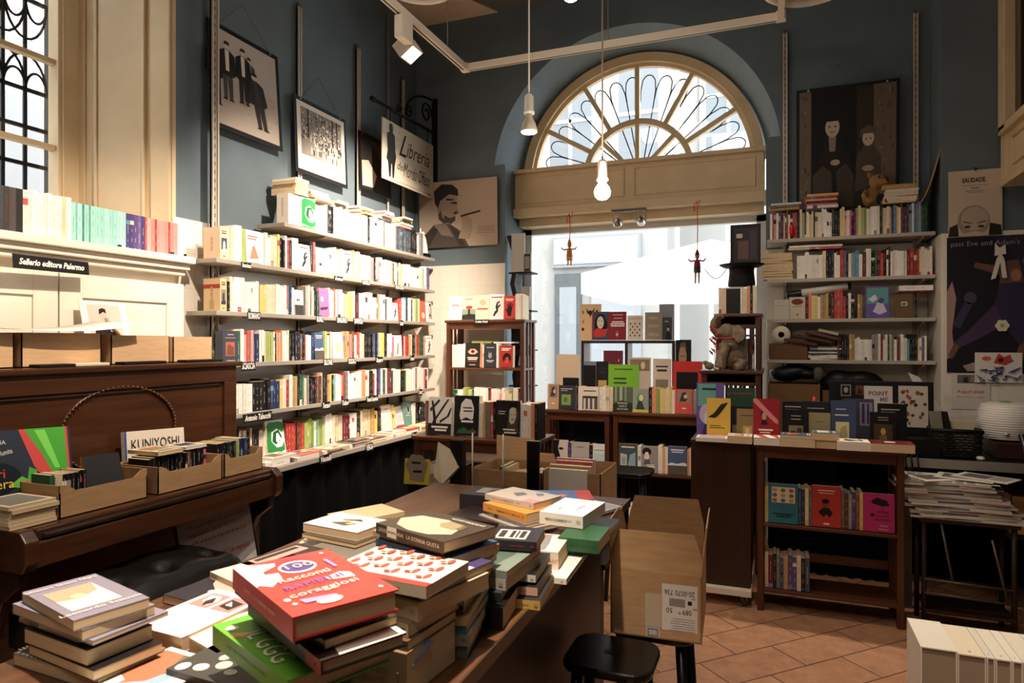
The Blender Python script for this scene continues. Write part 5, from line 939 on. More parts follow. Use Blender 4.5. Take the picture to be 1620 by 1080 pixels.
# tops of the window-side bookcases
row('row under shop window', (-1.61, 4.875), *RW, .48, .986, [dict(c='c9a27a', F=True, fw=.09, T=.02, H=.19, cover=CV['redpic'], label='dark amber cover, left end of row under shop window'), dict(c='3a3a42', F=True, fw=.135, T=.03, H=.18, lean=.05, cover=CV['window'], label='black cover with green window, row under shop window'), 'k1', 'w1', dict(c='ddd3c4', F=True, fw=.13, T=.03, H=.175, lean=.04, cover=CV['columns'], label='pale cover with white columns, row under shop window'), 'w2', 'c2'], seed=31, exact=True, h=(.17, .19))
row('row under shop window, right part', (-1.105, 4.875), *RW, .64, .986, [dict(c='4a5a45', F=True, fw=.145, T=.02, H=.18, lean=.04, cover=CV['forest'], texts=[('ANIMALI', .5, .34, .14, 'e6dfc5'), ('CHE SI', .5, .22, .14, 'e6dfc5'), ('FA IN NOI', .5, .10, .12, 'e6dfc5')], label='forest cover with big pale title, row under shop window'), dict(c='8e938c', F=True, fw=.115, T=.02, H=.17, lean=.04, cover=CV['animal'], label='grey cover with green animal, row under shop window'), 'k1', 'o2', 'l1', 'y2', 'c1', 'y1', 'w1', dict(c='d2554e', F=True, fw=.125, T=.02, H=.175, lean=.04, cover=CV['redpic'], label='coral red cover with photo, row under shop window'), 'a2', 'w2', 'b1', 'w1', 'T1'], seed=32, exact=True, h=(.165, .185))
row('dark bookcase under window, left', (-1.585, 4.88), *RW, .42, .552, [dict(c='d8cdbf', F=True, fw=.135, T=.02, H=.20, cover=CV['girl'], label='cover with half a dark-haired face, dark left bookcase'), 'P1', dict(c='b3aca6', F=True, fw=.14, T=.025, H=.19, cover=CV['landsc'], label='grey landscape cover in dark left bookcase'), 'k1', dict(c='d8dcd0', F=True, fw=.11, T=.02, H=.185, cover=CV['paleg'], label='pale green sea cover in dark left bookcase')], seed=33, exact=True, h=(.17, .2))
row('dark bookcase under window, right', (-1.065, 4.88), *RW, .56, .552, [dict(c='4a5244', F=True, fw=.14, T=.02, H=.20, cover=CV['room'], label='dark cover with blue room in right dark bookcase'), 'w1', dict(c='8f8d88', F=True, fw=.12, T=.025, H=.19, cover=CV['curly'], label='grey cover with curly-haired head in right dark bookcase'), 'w1', 'o1', 'w1', dict(c='3a4560', F=True, fw=.135, T=.02, H=.20, cover=CV['sea'], label='dark blue seaside cover in right dark bookcase'), 'o1', 'w1'], seed=34, exact=True, h=(.18, .2))
row('floor-level row, right dark bookcase', (-.99, 4.88), *RW, .48, .122, 'w1 r1 w1 e2 k1 y1 c1 r1 w3 r1 w1 k1 w2 c1'.split(), seed=35, h=(.17, .2), vis=.6, group='books in floor-level row')
row('floor-level row, left dark bookcase', (-1.58, 4.88), *RW, .42, .122, 'k3 m1 k2 s2 k4'.split(), seed=36, h=(.17, .2), vis=.1)
# slatted bookcase left of window
row('top of slatted bookcase, left of window', (-2.59, 5.16), *RW, .68, 1.681, [dict(c='eadfcf', F=True, fw=.125, T=.02, H=.20, cover=[('p', [(.2, .55), (.5, .6), (.8, .55), (.7, .65), (.3, .66)], 'c98a7a')], label='pale cream cover, leftmost atop the slatted bookcase'), dict(c='cfd2b4', F=True, fw=.125, T=.02, H=.20, cover=CV['umbr'], label='cover with red umbrella atop the slatted bookcase'), dict(c='e6cfb5', F=True, fw=.125, T=.02, H=.205, cover=[('r', .1, .4, .9, .47, 'd0604a'), ('e', .5, .7, .25, .12, 'dcae90')], label='peach cover with red title atop the slatted bookcase'), dict(c='dcdcda', F=True, fw=.13, T=.02, H=.21, cover=CV['fig'], label='white cover with falling black figure atop slatted bookcase'), dict(c='c2392e', F=True, fw=.10, T=.05, H=.19, cover=CV['hand'], label='red cover with black hand atop the slatted bookcase'), 'w2', 'c1'], seed=41, exact=True)
row('slatted bookcase shelf left of window', (-2.56, 5.16), *RW, .62, 1.281, ['w4', 'w3', dict(c='26221f', F=True, fw=.14, T=.04, H=.20, lean=.09, cover=CV['eye'], label='black cover with an eye in the slatted bookcase'), 'o1', 'w1', dict(c='2f3138', F=True, fw=.115, T=.03, H=.19, lean=.06, cover=CV['cat'], label='dark grey cover with cat mask in slatted bookcase'), 'w1', '_1', dict(c='a8332a', F=True, fw=.12, T=.05, H=.18, lean=.05, cover=CV['redface'], label='red cover with black-haired face in slatted bookcase')], seed=42, exact=True, t=(.012, .02))
row('slatted bookcase, lower unit top', (-2.56, 5.17), *RW, .62, .915, 'G2 w3 l4 G1 w6 k1 r1 w4 h1 w2 c3 l1 w2 k1'.split(), seed=43, h=(.15, .2), vis=.4)
for i, (x, c, T) in enumerate([(-2.30, 'l', .02), (-2.12, 'w', .012)]): lie(x, 5.28, 1.485, .13, .2, T, -90, c, place='the books behind the eye cover', vis=.5)
# low bookcase before the left rack: covers on top
row('low bookcase top', (-1.885, 3.45), *RW, .665, .961, ['n1', dict(c='d8d2c8', F=True, fw=.15, T=.03, H=.215, lean=.07, cover=CV['branches'], label='black and white cover with bare branches, low bookcase top'), 'w1', dict(c='1a1a1c', F=True, fw=.155, T=.045, H=.225, lean=.08, cover=CV['whitehead'], label='black cover with pale bearded head, low bookcase top'), 'w1', 'y1', dict(c='7d7668', T=.03, H=.2), 'r1', 'k1', dict(c='262120', F=True, fw=.145, T=.03, H=.21, lean=.05, cover=CV['portrait'], label='dark cover with man portrait, low bookcase top'), 'w2', 'w1', 'o1', 'k1'], seed=44, exact=True, h=(.19, .205), t=(.014, .024))
row('low bookcase shelf', (-1.86, 3.45), *RW, .6, .622, 'w2 b1 w1 _6 n2 _6 r2 w2 m1 k1 w4 c1'.split(), seed=45, h=(.17, .2), vis=.4)
# right wooden bookcase
row('right bookcase shelf', (-.05, 4.02), *RW, .64, .492, [dict(c='c9b26a', T=.022, H=.2), dict(c='2f6f7d', F=True, fw=.155, T=.02, H=.215, lean=.05, cover=CV['teal'], label='teal cover with a grid of small heads, right bookcase'), 's1', 'b1', 'y1', 's1', dict(c='b03a30', F=True, fw=.145, T=.03, H=.22, lean=.04, cover=CV['suit'], label='red cover with a man in dark suit, right bookcase'), 'a1', 'n1', 'a1', 'P1', 'n1', 'y1', dict(c='b8336f', F=True, fw=.15, T=.02, H=.2, lean=.04, cover=CV['pink'], texts=[('LE COSE', .62, .52, .10, '2a1620'), ('CHE NON', .62, .42, .10, '2a1620'), ('FACCIAMO', .62, .32, .10, '2a1620'), ('Andrés', .65, .17, .09, 'e9c9d9'), ('Neuman', .65, .08, .09, 'e9c9d9')], label='magenta cover with dark umbrella, right bookcase')], seed=51, h=(.18, .205), t=(.016, .024))
row('right bookcase bottom row', (-.05, 4.02), *RW, .23, .127, 'c1 m1 k1 a1 s1 t1 P1 c1 k1 s1'.split(), seed=52, h=(.17, .195), t=(.018, .025))
# display: book placed from its picture span on a plane Y = const
def fo(u0, u1, vtop, Y, z, col, label, T=.02, lean=.06, cover=None, texts=None, group=None, yaw=0, hard=False, place='', force=True):
    a = at(u0, 500, Y=Y); b = at(u1, 500, Y=Y); um = (u0+u1)/2; top = at(um, vtop, Y=Y).z
    M = up_M((a.x, Y-T, z+.0008+T*math.sin(lean)), (1, 0), (0, -1), True, lean, yaw)
    d = add_book(M, T, b.x-a.x, max(.05, (top-z-T*math.sin(lean))), col, label=label, cover=cover, texts=texts, group=group, face=True, force=force, place=place, row='fo '+place, hard=hard)
    d['rgb'] = col3(col); return d
gd = 'covers shown in the shop window'
z5 = 1.509
fo(919, 952, 481, 5.36, z5, 'd9b98a', 'tan cover with butterflies, left end of window stand top', .02, .05, CV['butterfly'], group=gd)
fo(938, 965, 493, 5.31, z5, 'c8352b', 'cover with dark-haired woman and red flowers, window stand top', .02, .05, CV['woman'], group=gd)
fo(964, 992, 493, 5.305, z5, '8a2436', 'crimson cover with white title, window stand top', .02, .05, CV['shake'], group=gd)
fo(994, 1018, 499, 5.30, z5, 'dccabb', 'pale cover dotted with black seeds, window stand top', .02, .05, CV['seeds'], group=gd)
fo(1022, 1049, 494, 5.305, z5, '9a8d79', 'taupe cover with three big pale words, window stand top', .025, .05, [], [('Hans', .5, .8, .26, 'd8cdb8'), ('Ulrich', .5, .5, .24, 'd8cdb8'), ('Obrist', .5, .2, .24, 'd8cdb8')], group=gd)
fo(1044, 1067, 481, 5.37, z5, '8f9298', 'grey tall book standing at back of the window stand', .02, .04, [('r', .1, .1, .9, .6, 'a3a5aa')], group=gd)
fo(1050, 1065, 502, 5.30, z5, '3a3f48', 'small dark cover with seated man, window stand top', .03, .05, CV['darkman'], group=gd)
fo(1070, 1083, 500, 5.34, z5-.0, '8f8a82', 'grey leaning book at right end of window stand top', .015, .08, None, group=gd) if False else None
zS = .901
fo(881, 918, 560, 5.245, zS, 'd8bfa5', 'tan board with black tablet, left side of shop window', .02, .05, CV['tablet'], group=gd)
fo(926, 945, 571, 5.262, zS, '1b1819', 'black book with grey edge, lower bay of window stand', .03, .03, [('r', 0, .93, 1, 1, '7a828a')], group=gd)
fo(945, 964, 571, 5.262, zS, '232124', 'plain black cover beside grey-edged one, window stand', .02, .03, None, group=gd)
fo(956, 986, 554, 5.30, zS, '6f2a38', 'maroon cover with small marks inside window stand', .02, .03, [('e', .3, .8, .03, .02, 'c9b0a0'), ('e', .6, .65, .03, .03, 'c9b0a0'), ('e', .8, .85, .03, .02, 'c9b0a0')], group=gd)
fo(963, 1011, 576, 5.235, zS, '7fb83a', 'bright green cover with orange arch in shop window', .015, .05, CV['green'], group=gd)
fo(996, 1030, 565, 5.262, zS, 'c9b8a5', 'cream cover with reclining figure, right bay of window stand', .02, .04, [('r', .05, .78, .95, .97, '8a7560'), ('e', .65, .87, .1, .06, 'd9c0a5')], group=gd)
fo(1034, 1062, 567, 5.24, zS, 'd9c3b0', 'plain beige board cover, right of green cover', .02, .04, None, group=gd)
fo(1070, 1094, 537, 5.32, 1.15, '14110f', 'dark cover with large man face, right of window stand', .02, .04, CV['bigface'], group=gd)
fo(1066, 1112, 571, 5.235, zS, 'd23c35', 'red cover holding a black tablet, right of window stand', .03, .04, [('r', .12, 0, .85, .82, '141113'), ('e', .5, .2, .03, .03, 'c9b090')], group=gd)
pz = lie(-.63, 5.40, .901, .2, .24, .245, -90, 'k', 'black box supporting the dark portrait cover in window', 'the shop window', None, vis=.2)
# books on the cabinet and on the right bookcase
gt = 'covers standing on the right counter'; zt = .9305
fo(1103, 1146, 605, 4.30, zt, '6a5a9a', 'violet and teal illustrated cover on the right counter', .02, .05, CV['violet'], group=gt)
fo(1150, 1195, 613, 4.33, zt, '2c4a3c', 'dark green cover with red capital title on counter', .02, .05, [('p', [(0, .0), (1, 0), (1, .3), (.5, .5), (0, .35)], '3f5a48')], [('V', .08, .86, .2, 'c8352b'), ('FOR VENDETTA', .55, .88, .1, 'c8352b')], group=gt)
fo(1119, 1156, 629, 4.14, zt, 'e0b84f', 'yellow cover with black bird figure on right counter', .02, .08, CV['yellow'], group=gt)
fo(1156, 1190, 641, 4.22, zt, '2a262a', 'dark grey cover behind the small olive one', .02, .05, [('r', .1, .1, .3, .4, '8a7a50')], group=gt)
fo(1166, 1198, 646, 4.15, zt, '8f7b52', 'small olive cover with a square picture on right counter', .02, .06, CV['olive'], group=gt)
fo(1192, 1233, 630, 4.15, zt, '9c2430', 'red cover with boy head and white stripe, right counter', .025, .06, CV['redboy'], group=gt)
fo(1238, 1274, 634, 4.22, zt, '201d22', 'black cover behind the black one with ornate square', .02, .04, [('r', .1, .85, .8, .88, 'b9b0a0'), ('r', .1, .78, .7, .8, 'b9b0a0')], group=gt)
fo(1268, 1312, 634, 4.21, zt, '26232a', 'black cover behind the tan one, left of navy', .02, .04, [('r', .2, .82, .8, .84, 'b9b0a0')], group=gt)
fo(1240, 1278, 647, 4.12, zt, '17151a', 'black cover with ornate square picture, right counter', .02, .08, CV['blackpic'], group=gt)
fo(1279, 1313, 652, 4.14, zt, '9a8c68', 'tan cover with dark picture, left of navy cover', .02, .06, CV['tanpic'], group=gt)
fo(1314, 1353, 633, 4.15, zt, '3f4c68', 'navy cover with golden drawing on the right counter', .025, .05, CV['navypic'], group=gt)
fo(1332, 1382, 630, 4.23, zt, '4a4458', 'dark violet patterned cover behind the navy cover', .015, .04, [('r', .55, .4, .95, .92, '8a84a0'), ('r', .62, .45, .7, .9, '3a3448'), ('r', .78, .45, .84, .9, '3a3448')], group=gt)
fo(1387, 1432, 637, 4.22, zt, '17161a', 'large black cover at right end of the counter', .03, .04, [('r', .1, .84, .75, .87, 'a9a090'), ('r', .1, .78, .6, .8, 'a9a090')], group=gt)
fo(1375, 1416, 651, 4.12, zt, '191619', 'black cover with brown holy portrait, right counter', .025, .07, CV['jesus'], group=gt)
gf = 'books lying on the right counter'
def flat(u, v, z, Y, Wd, L, T, ang, col, label, cover='auto', group=gf, **k):
    p = at(u, v, Y=Y); return lie(p.x, Y, z, Wd, L, T, ang, col, label, cover=cover, group=group, place='the right counter', **k)
flat(1129, 690, zt, 4.030, .12, 0.175, 0.023, 90, 'w', 'flat pile of white booklets under the yellow cover', [('r', .1, .1, .9, .9, 'c9a0a8')])
flat(1169, 692, zt, 4.020, .12, 0.13, 0.042, 90, 'c', 'cream book lying below the olive cover')
flat(1213, 692, zt, 4.010, .13, 0.135, 0.042, 90, 'w', 'red and white striped book lying below the red cover', [('p', [(0, 0), (1, .3), (1, .6), (0, .3)], 'c2483c'), ('p', [(0, .6), (1, .9), (1, 1), (0, .9)], 'c2483c')])
flat(1263, 692, zt, 4.000, .13, 0.175, 0.046, 90, 'a', 'grey book lying below the ornate black cover')
flat(1263, 680, zt+.0464, 4.010, .13, 0.17, 0.016, 90, 's', 'thin grey striped book on the grey lying one')
flat(1306, 692, zt, 4.010, .13, 0.1, 0.042, 90, 'c', 'cream book lying lower below tan cover')
flat(1307, 685, zt+.0426, 4.000, .13, 0.13, 0.040, 90, 's', 'thick dark-topped book lying above, below the tan cover')
flat(1350, 692, zt, 3.980, .13, 0.165, 0.046, 90, 'w', 'book with black drawing lying below the navy cover', [('r', .1, .1, .9, .9, 'e6dccd'), ('p', [(.2, .3), (.5, .7), (.8, .4), (.6, .2)], '3a3633'), ('p', [(.2, .7), (.4, .8), (.7, .75), (.5, .6)], '3a3633')])
flat(1407, 696, zt, 3.980, .14, 0.2, 0.046, 90, 'm', 'maroon book lying at right end of the counter', [('r', .4, .35, .7, .6, 'd9cdbb')])
# books on the narrow stand and inside it
row('narrow stand top', (-.36, 4.86), *RW, .25, 1.691, ['c1', 'c1', dict(c='d9c0a0', F=True, fw=.11, T=.04, H=.18, lean=0, cover=[('r', .12, 0, .98, .95, '151414')], label='black tablet before tan books, on the narrow stand'), 'c2', 'o1', 'k1', 'c1'], seed=61, exact=True, h=(.17, .19), t=(.015, .022))
row('elephant bookcase row', (-.33, 4.95), *RW, .2, 1.312, 'n1 k2 k1 c1 w1 k1 a1 n1 w1'.split(), seed=62, h=(.2, .22))
lie(-.20, 5.0, 1.535, .13, .2, .012, -90, 'h', 'coral book lying on the books behind the elephant', 'the elephant', None)
# ================================================================ furniture and objects on the left
t = thing('wall_cupboard', 'cream painted cupboard with panelled doors below the left window', 'cupboard', (-3.2, 1.85, 0))
m = MB(); c = M_CREAML
m.box(-3.58, -3.07, 1.0, 2.775, 0, 1.86, c); m.build('body', t)
m = MB(); m.box(-3.58, -3.02, 1.0, 2.80, 1.86, 1.89, c); m.box(-3.58, -3.0, 1.0, 2.815, 1.89, 1.925, c); m.box(-3.58, -2.975, 1.0, 2.83, 1.925, 1.963, c); m.build('cornice', t, bevel=0.006)
ys = at(89, 500, X=-3.06).y; ye = at(287, 500, X=-3.06).y
for a, b in ((1.15, ys-0.004), (ys+0.004, ye)):
    m = MB(); m.box(-3.07, -3.052, a, b, 0.15, 1.815, c); fw = 0.11
    for z0, z1 in ((0.15, 0.15+fw), (1.815-fw, 1.815)): m.box(-3.052, -3.042, a+fw, b-fw, z0, z1, c)
    m.box(-3.052, -3.042, a, a+fw, 0.15, 1.815, c); m.box(-3.052, -3.042, b-fw, b, 0.15, 1.815, c); m.box(-3.052, -3.047, a+fw+0.03, b-fw-0.03, 0.15+fw+0.03, 1.815-fw-0.03, c)
    m.build('door', t, bevel=0.003)
def card(label, M, w, h, s, ts=0.7, col='14110f', tc='efe9dc', group='handwritten shelf signs', name='shelf_sign', width=None, shear=0, curl=0):
    t = thing(name, label, 'sign', M @ Vector((0, 0, 0)), group=group)
    m = MB(); n = 6
    vs = []; fs = []
    for i in range(n+1):
        x = -w/2+w*i/n; zz = curl*math.sin(PI*i/n)
        vs += [(x, -h/2, zz), (x, h/2, zz), (x, -h/2, zz-0.001), (x, h/2, zz-0.001)]
    for i in range(n): a = 4*i; b = a+4; fs += [(a, b, b+1, a+1), (a+2, a+3, b+3, b+2), (a, a+2, b+2, b), (a+1, b+1, b+3, a+3)]
    fs += [(0, 1, 3, 2), (4*n, 4*n+2, 4*n+3, 4*n+1)]
    m.add(vs, fs, mat(col, 0.6), M); m.build('card', t)
    text(s, M @ Matrix.Translation((0, 0, 0.0006+max(0, curl))), h*ts, tc, t, width=width or w*0.86, bold=h*0.022, shear=shear)
    return t
card('long black handwritten sign on the cream cupboard cornice', frame((-2.965, 2.03, 1.838), (-0.02, 1, 0), (-0.1, 0, 1)), 0.34, 0.06, 'Sellerio editore Palermo', 0.6, group=None, shear=0.3)
LS = [(2, 390, 'Bertolucci', .08), (2, 536, 'Pariani', .10), (2, 579, 'REVELLI', .10), (2, 632, 'RIGONI STERN', .14), (3, 402, 'ROMANO', .105), (3, 506, 'RUMIZ', .075), (3, 541, 'SANGUINETI', .13), (3, 567, 'SAPIENZA', .12), (3, 635, 'Satta', .06), (4, 393, 'SCIASCIA', .115), (4, 519, 'SILONE', .10), (4, 557, 'SOLDATI', .10), (4, 600, 'Stuparo', .10), (4, 652, 'Svevo', .07), (5, 408, 'Antonio Tabucchi', .24), (5, 516, 'Terzani', .09), (5, 546, 'Tobino', .08), (5, 589, 'Tomasi di Lampedusa', .16), (5, 665, 'Tomizza', .07), (6, 518, 'Vassalli', .12), (6, 587, 'VERGA', .09), (6, 658, 'Vittorini', .08)]
nm = {2: 'second left shelf', 3: 'third left shelf', 4: 'fourth left shelf', 5: 'fifth left shelf', 6: 'counter edge under left rack'}
OW = ['first', 'second', 'third', 'fourth', 'fifth']; cnt = {}
for k, u, s, w in LS:
    o_ = cnt.get(k, 0); cnt[k] = o_+1
    if k < 6: y = at(u, 500, X=-2.846).y; z = zL[k]-0.022; x = -2.845
    else: y = at(u, 690, X=-2.60).y; z = 0.768; x = -2.612
    if s == 'Antonio Tabucchi': z -= .01
    card(f'{OW[o_]} black handwritten sign from the left on {nm[k]}', frame((x, y, z), (0, 1, 0), (-0.05, 0, 1)), w, 0.052 if k != 2 else 0.038, s, 0.98 if s.isupper() else 0.9, width=w*.9, shear=0 if s.isupper() else 0.25)
card('small black sign on the edge of slatted bookcase left of window', frame((-2.27, 5.124, 1.665), (1, 0, 0), (0, 0.05, 1)), 0.13, 0.035, 'A tutto Artusi', 0.75)

# ---- upright piano
t = thing('upright_piano', 'dark walnut upright piano loaded with boxes at left', 'piano', (-2.6, 2.0, 0))
P = M_PIANO; PD = M_PIANOD
m = MB(); m.box(-2.985, -2.57, 1.18, 2.68, 0.0, 1.375, PD); m.build('case', t, bevel=0.004)
m = MB(); m.box(-2.99, -2.535, 1.15, 2.715, 1.375, 1.40, P); m.build('lid', t, bevel=0.006)
m = MB()
m.box(-2.572, -2.548, 1.18, 2.68, 1.30, 1.375, P); m.box(-2.572, -2.548, 1.18, 2.68, 0.90, 0.98, P); m.box(-2.572, -2.548, 2.60, 2.68, 0.98, 1.30, P); m.box(-2.572, -2.548, 1.18, 1.26, 0.98, 1.30, P)
m.box(-2.572, -2.560, 1.26, 2.60, 0.98, 1.30, P); m.box(-2.565, -2.552, 1.275, 2.585, 1.285, 1.292, PD); m.build('front_panel', t, bevel=0.003)
m = MB(); pts = [(-2.555, 2.04+0.265*math.cos(2*PI*i/72), 1.13+0.18*math.sin(2*PI*i/72)) for i in range(72)]
m.tube(pts, 0.0045, P, 6, closed=True)
for i in range(72): y, z = pts[i][1], pts[i][2]; m.lathe([(0.0, -0.005), (0.004, -0.0025), (0.004, 0.0025), (0.0, 0.005)], mat('7a4a2a', 0.3), Matrix.Translation((-2.548, y, z)), 6)
m.build('oval_moulding', t)
m = MB(); m.box(-2.57, -2.19, 1.42, 2.56, 0.775, 0.86, P); m.build('keybed', t, bevel=0.006)
m = MB(); m.box(-2.57, -2.20, 1.45, 2.54, 0.86, 0.90, P); m.box(-2.20, -2.185, 1.47, 2.52, 0.865, 0.885, PD); m.build('key_lid', t, bevel=0.008)
for y in (1.40, 2.535):
    m = MB(); m.prism([(-2.57, 0.77), (-2.19, 0.77), (-2.17, 0.80), (-2.17, 0.87), (-2.20, 0.902), (-2.57, 0.902)], 0, 0.045, P, Matrix(((1, 0, 0, 0), (0, 0, 1, y), (0, 1, 0, 0), (0, 0, 0, 1)))); m.build('cheek', t, bevel=0.005)
for y in (1.41, 2.54):
    m = MB(); m.prism([(-2.57, 0.77), (-2.22, 0.77), (-2.22, 0.72), (-2.30, 0.66), (-2.36, 0.52), (-2.42, 0.45), (-2.57, 0.42)], 0, 0.035, PD, Matrix(((1, 0, 0, 0), (0, 0, 1, y), (0, 1, 0, 0), (0, 0, 0, 1)))); m.build('console_bracket', t, bevel=0.004)
m = MB(); m.box(-2.57, -2.55, 1.26, 2.60, 0.12, 0.70, P); m.box(-2.57, -2.50, 1.18, 2.68, 0.0, 0.10, PD); m.build('lower_panel', t, bevel=0.004)
m = MB()
for y in (1.86, 1.92): m.box(-2.52, -2.42, y, y+0.025, 0.05, 0.065, mat('a88a4a', 0.3, 0.8))
m.build('pedals', t)
# open cardboard trays
def carton(name, label, x0, x1, y0, y1, z0, z1, mt, flaps=None, notch=False, group=None, cat='box'):
    t = thing(name, label, cat, ((x0+x1)/2, (y0+y1)/2, z0), group=group); w = 0.004
    m = MB(); m.box(x0, x1, y0, y1, z0, z0+w, mt); m.box(x0, x0+w, y0, y1, z0, z1, mt); m.box(x0, x1, y0, y0+w, z0, z1, mt); m.box(x0, x1, y1-w, y1, z0, z1, mt)
    if notch:
        d = 0.025; q = (y1-y0)*0.25
        m.box(x1-w, x1, y0, y1, z0, z1-d, mt)
        F = Matrix(((0, 0, 1, x1-w), (1, 0, 0, 0), (0, 1, 0, 0), (0, 0, 0, 1)))
        m.prism([(y0, z1-d), (y0+q*0.7, z1-d), (y0+q*0.35, z1-0.004), (y0+q*0.2, z1), (y0, z1)], 0, w, mt, F); m.prism([(y1, z1-d), (y1, z1), (y1-q*0.2, z1), (y1-q*0.35, z1-0.004), (y1-q*0.7, z1-d)], 0, w, mt, F)
    else: m.box(x1-w, x1, y0, y1, z0, z1, mt)
    m.build('carton_walls', t)
    return t
gp = 'cardboard boxes along the piano top'
for i, (u0, u1, v1, lb) in enumerate([(-60, 22, 527, 'cut off by the left picture edge'), (34, 160, 526, 'widest, under the curled paper'), (176, 268, 530, 'beside the leaning photo print'), (274, 336, 532, 'rightmost, next to fourth left shelf')]):
    a = at(u0, 540, X=-2.64).y; b = at(u1, 540, X=-2.64).y
    z1 = at((u0+u1)/2, v1, X=-2.64).z
    carton('cardboard_box', 'light cardboard box on the piano top, '+lb, -2.92, -2.64, a, b, 1.401, z1, M_CARDL, group=gp)
for u0, u1, lb, c in ((54, 112, 'left', 'k'), (190, 256, 'middle', 'k'), (288, 346, 'right', 'k'), (112, 166, 'white', 'w')):
    a = at(u0, 560, X=-2.60).y; b = at(u1, 560, X=-2.60).y
    m = MB(); m.box(-2.632, -2.57, a, b, 1.4005, 1.413, mat('15120f' if c == 'k' else 'd9c9ae', 0.5)); o = m.build('card_holder', bevel=0.003)
    tag(o, {'left': 'flat black holder before the widest box on piano', 'middle': 'flat black holder before second right box on piano', 'right': 'flat black holder before rightmost box on piano', 'white': 'flat cream card lying between black holders on piano'}[lb], 'card holder', 'flat holders on the piano top')
m = MB(); n = 14; vs = []; fs = []
for i in range(n+1):
    y = 1.55+0.62*i/n; z = 1.552-0.012*math.sin(PI*i/n)+0.028*(i/n)**4
    vs += [(-2.60+0.02*(i/n), y, z), (-2.90, y, z+0.012)]
for i in range(n): fs.append((2*i, 2*i+2, 2*i+3, 2*i+1))
m.add(vs, fs, mat('f3eadb', 0.7), None, True); o = m.build('paper_sheet'); s = o.modifiers.new('solid', 'SOLIDIFY'); s.thickness = 0.001
tag(o, 'long curled white paper sheet lying over the piano boxes', 'paper')
Mq = frame((-2.97, at(168, 500, X=-2.97).y, 1.575), (0, 1, 0), (-0.25, 0, 1))
def draw_trumpet(m, M):
    m.rect(-1, -1, 1, 1, 'f2e9dc', M, .0014); m.rect(-.72, -.55, .72, .85, 'cfc2b2', M, .0016)
    m.plate([(-.62, -.55), (-.45, -.1), (-.25, .15), (.1, .18), (.3, .05), (.45, -.2), (.62, -.55)], mat('1b1715'), M, .002); m.ell(-.08, .42, .15, .20, mat('c9b5a2'), M, .0022); m.plate([(-.24, .45), (-.22, .66), (-.08, .72), (.06, .68), (.08, .50), (-.05, .56)], mat('1d1815'), M, .0024)
    m.tube([(-.02, .30, .003), (.12, .0, .003), (.42, -.42, .003)], .025, mat('b9a68c'), 5, M); m.ell(.08, .02, .09, .12, mat('cbb8a3'), M, .0026); m.ell(.22, -.18, .08, .08, mat('cbb8a3'), M, .0026)
poster('photo_print', 'black and white print of man with horn leaning behind piano boxes', 'photograph', Mq, 0.235, 0.24, 0.0, 'e9dfd0', draw_trumpet, 0.002, imat='f2e9dc')
# trays on the key lid and their books
gt_ = 'cardboard trays on the piano keys'
Y1 = (1.56, 1.90); Y2 = (1.945, 2.27); Y3 = (2.295, 2.53)
carton('cardboard_tray', 'cardboard tray on piano, nearest to the leaf-patterned book', -2.445, -2.245, *Y1, 0.9005, 1.012, M_CARD, notch=True, group=gt_)
carton('cardboard_tray', 'middle cardboard tray on piano, before the leaning white art book', -2.485, -2.24, *Y2, 0.9005, 1.008, M_CARD, notch=True, group=gt_)
carton('cardboard_tray', 'far right cardboard tray on piano with dark thick books', -2.53, -2.25, *Y3, 0.9005, 1.005, M_CARD, notch=True, group=gt_)
row('nearest piano tray', (-2.30, 1.57), *LW, .13, .906, 'G1 c1 k6'.split(), seed=71, h=(.13, .135), t=(.012, .018), depth=.10, group='books in nearest piano tray')
b = add_book(up_M((-2.36, 1.74, .911), (0, 1), (1, 0), True, .35, -.25), .018, .13, .165, 'k', label='black book with red spine leaning in the nearest tray', face=True, force=True, cover=[], spine=[(0, 0, 1, 1, 'r')], row='tray lean', code='k'); b['rgb'] = hx('201d1f')
row('middle piano tray', (-2.30, 1.955), *LW, .29, .906, 'k12 n1 k4 p1'.split(), seed=72, h=(.125, .135), t=(.012, .02), depth=.12, group='books in middle piano tray')
row('right piano tray', (-2.30, 2.305), *LW, .21, .906, 'k8 l1 b3 k2'.split(), seed=73, h=(.135, .145), t=(.012, .018), depth=.15, group='books in right piano tray')
lie(-2.37, 2.045, 1.0435, .12, .17, .016, 90, 'c', 'cream book lying on the left half of middle tray books', 'tray', None)
lie(-2.37, 2.20, 1.0435, .13, .19, .012, 80, 'w', 'white book lying on the right half of middle tray books', 'tray', None, vis=1) if False else lie(-2.37, 2.195, 1.0435, .11, .13, .012, 90, 'w', 'white book lying on right half of middle tray books', 'tray', None)
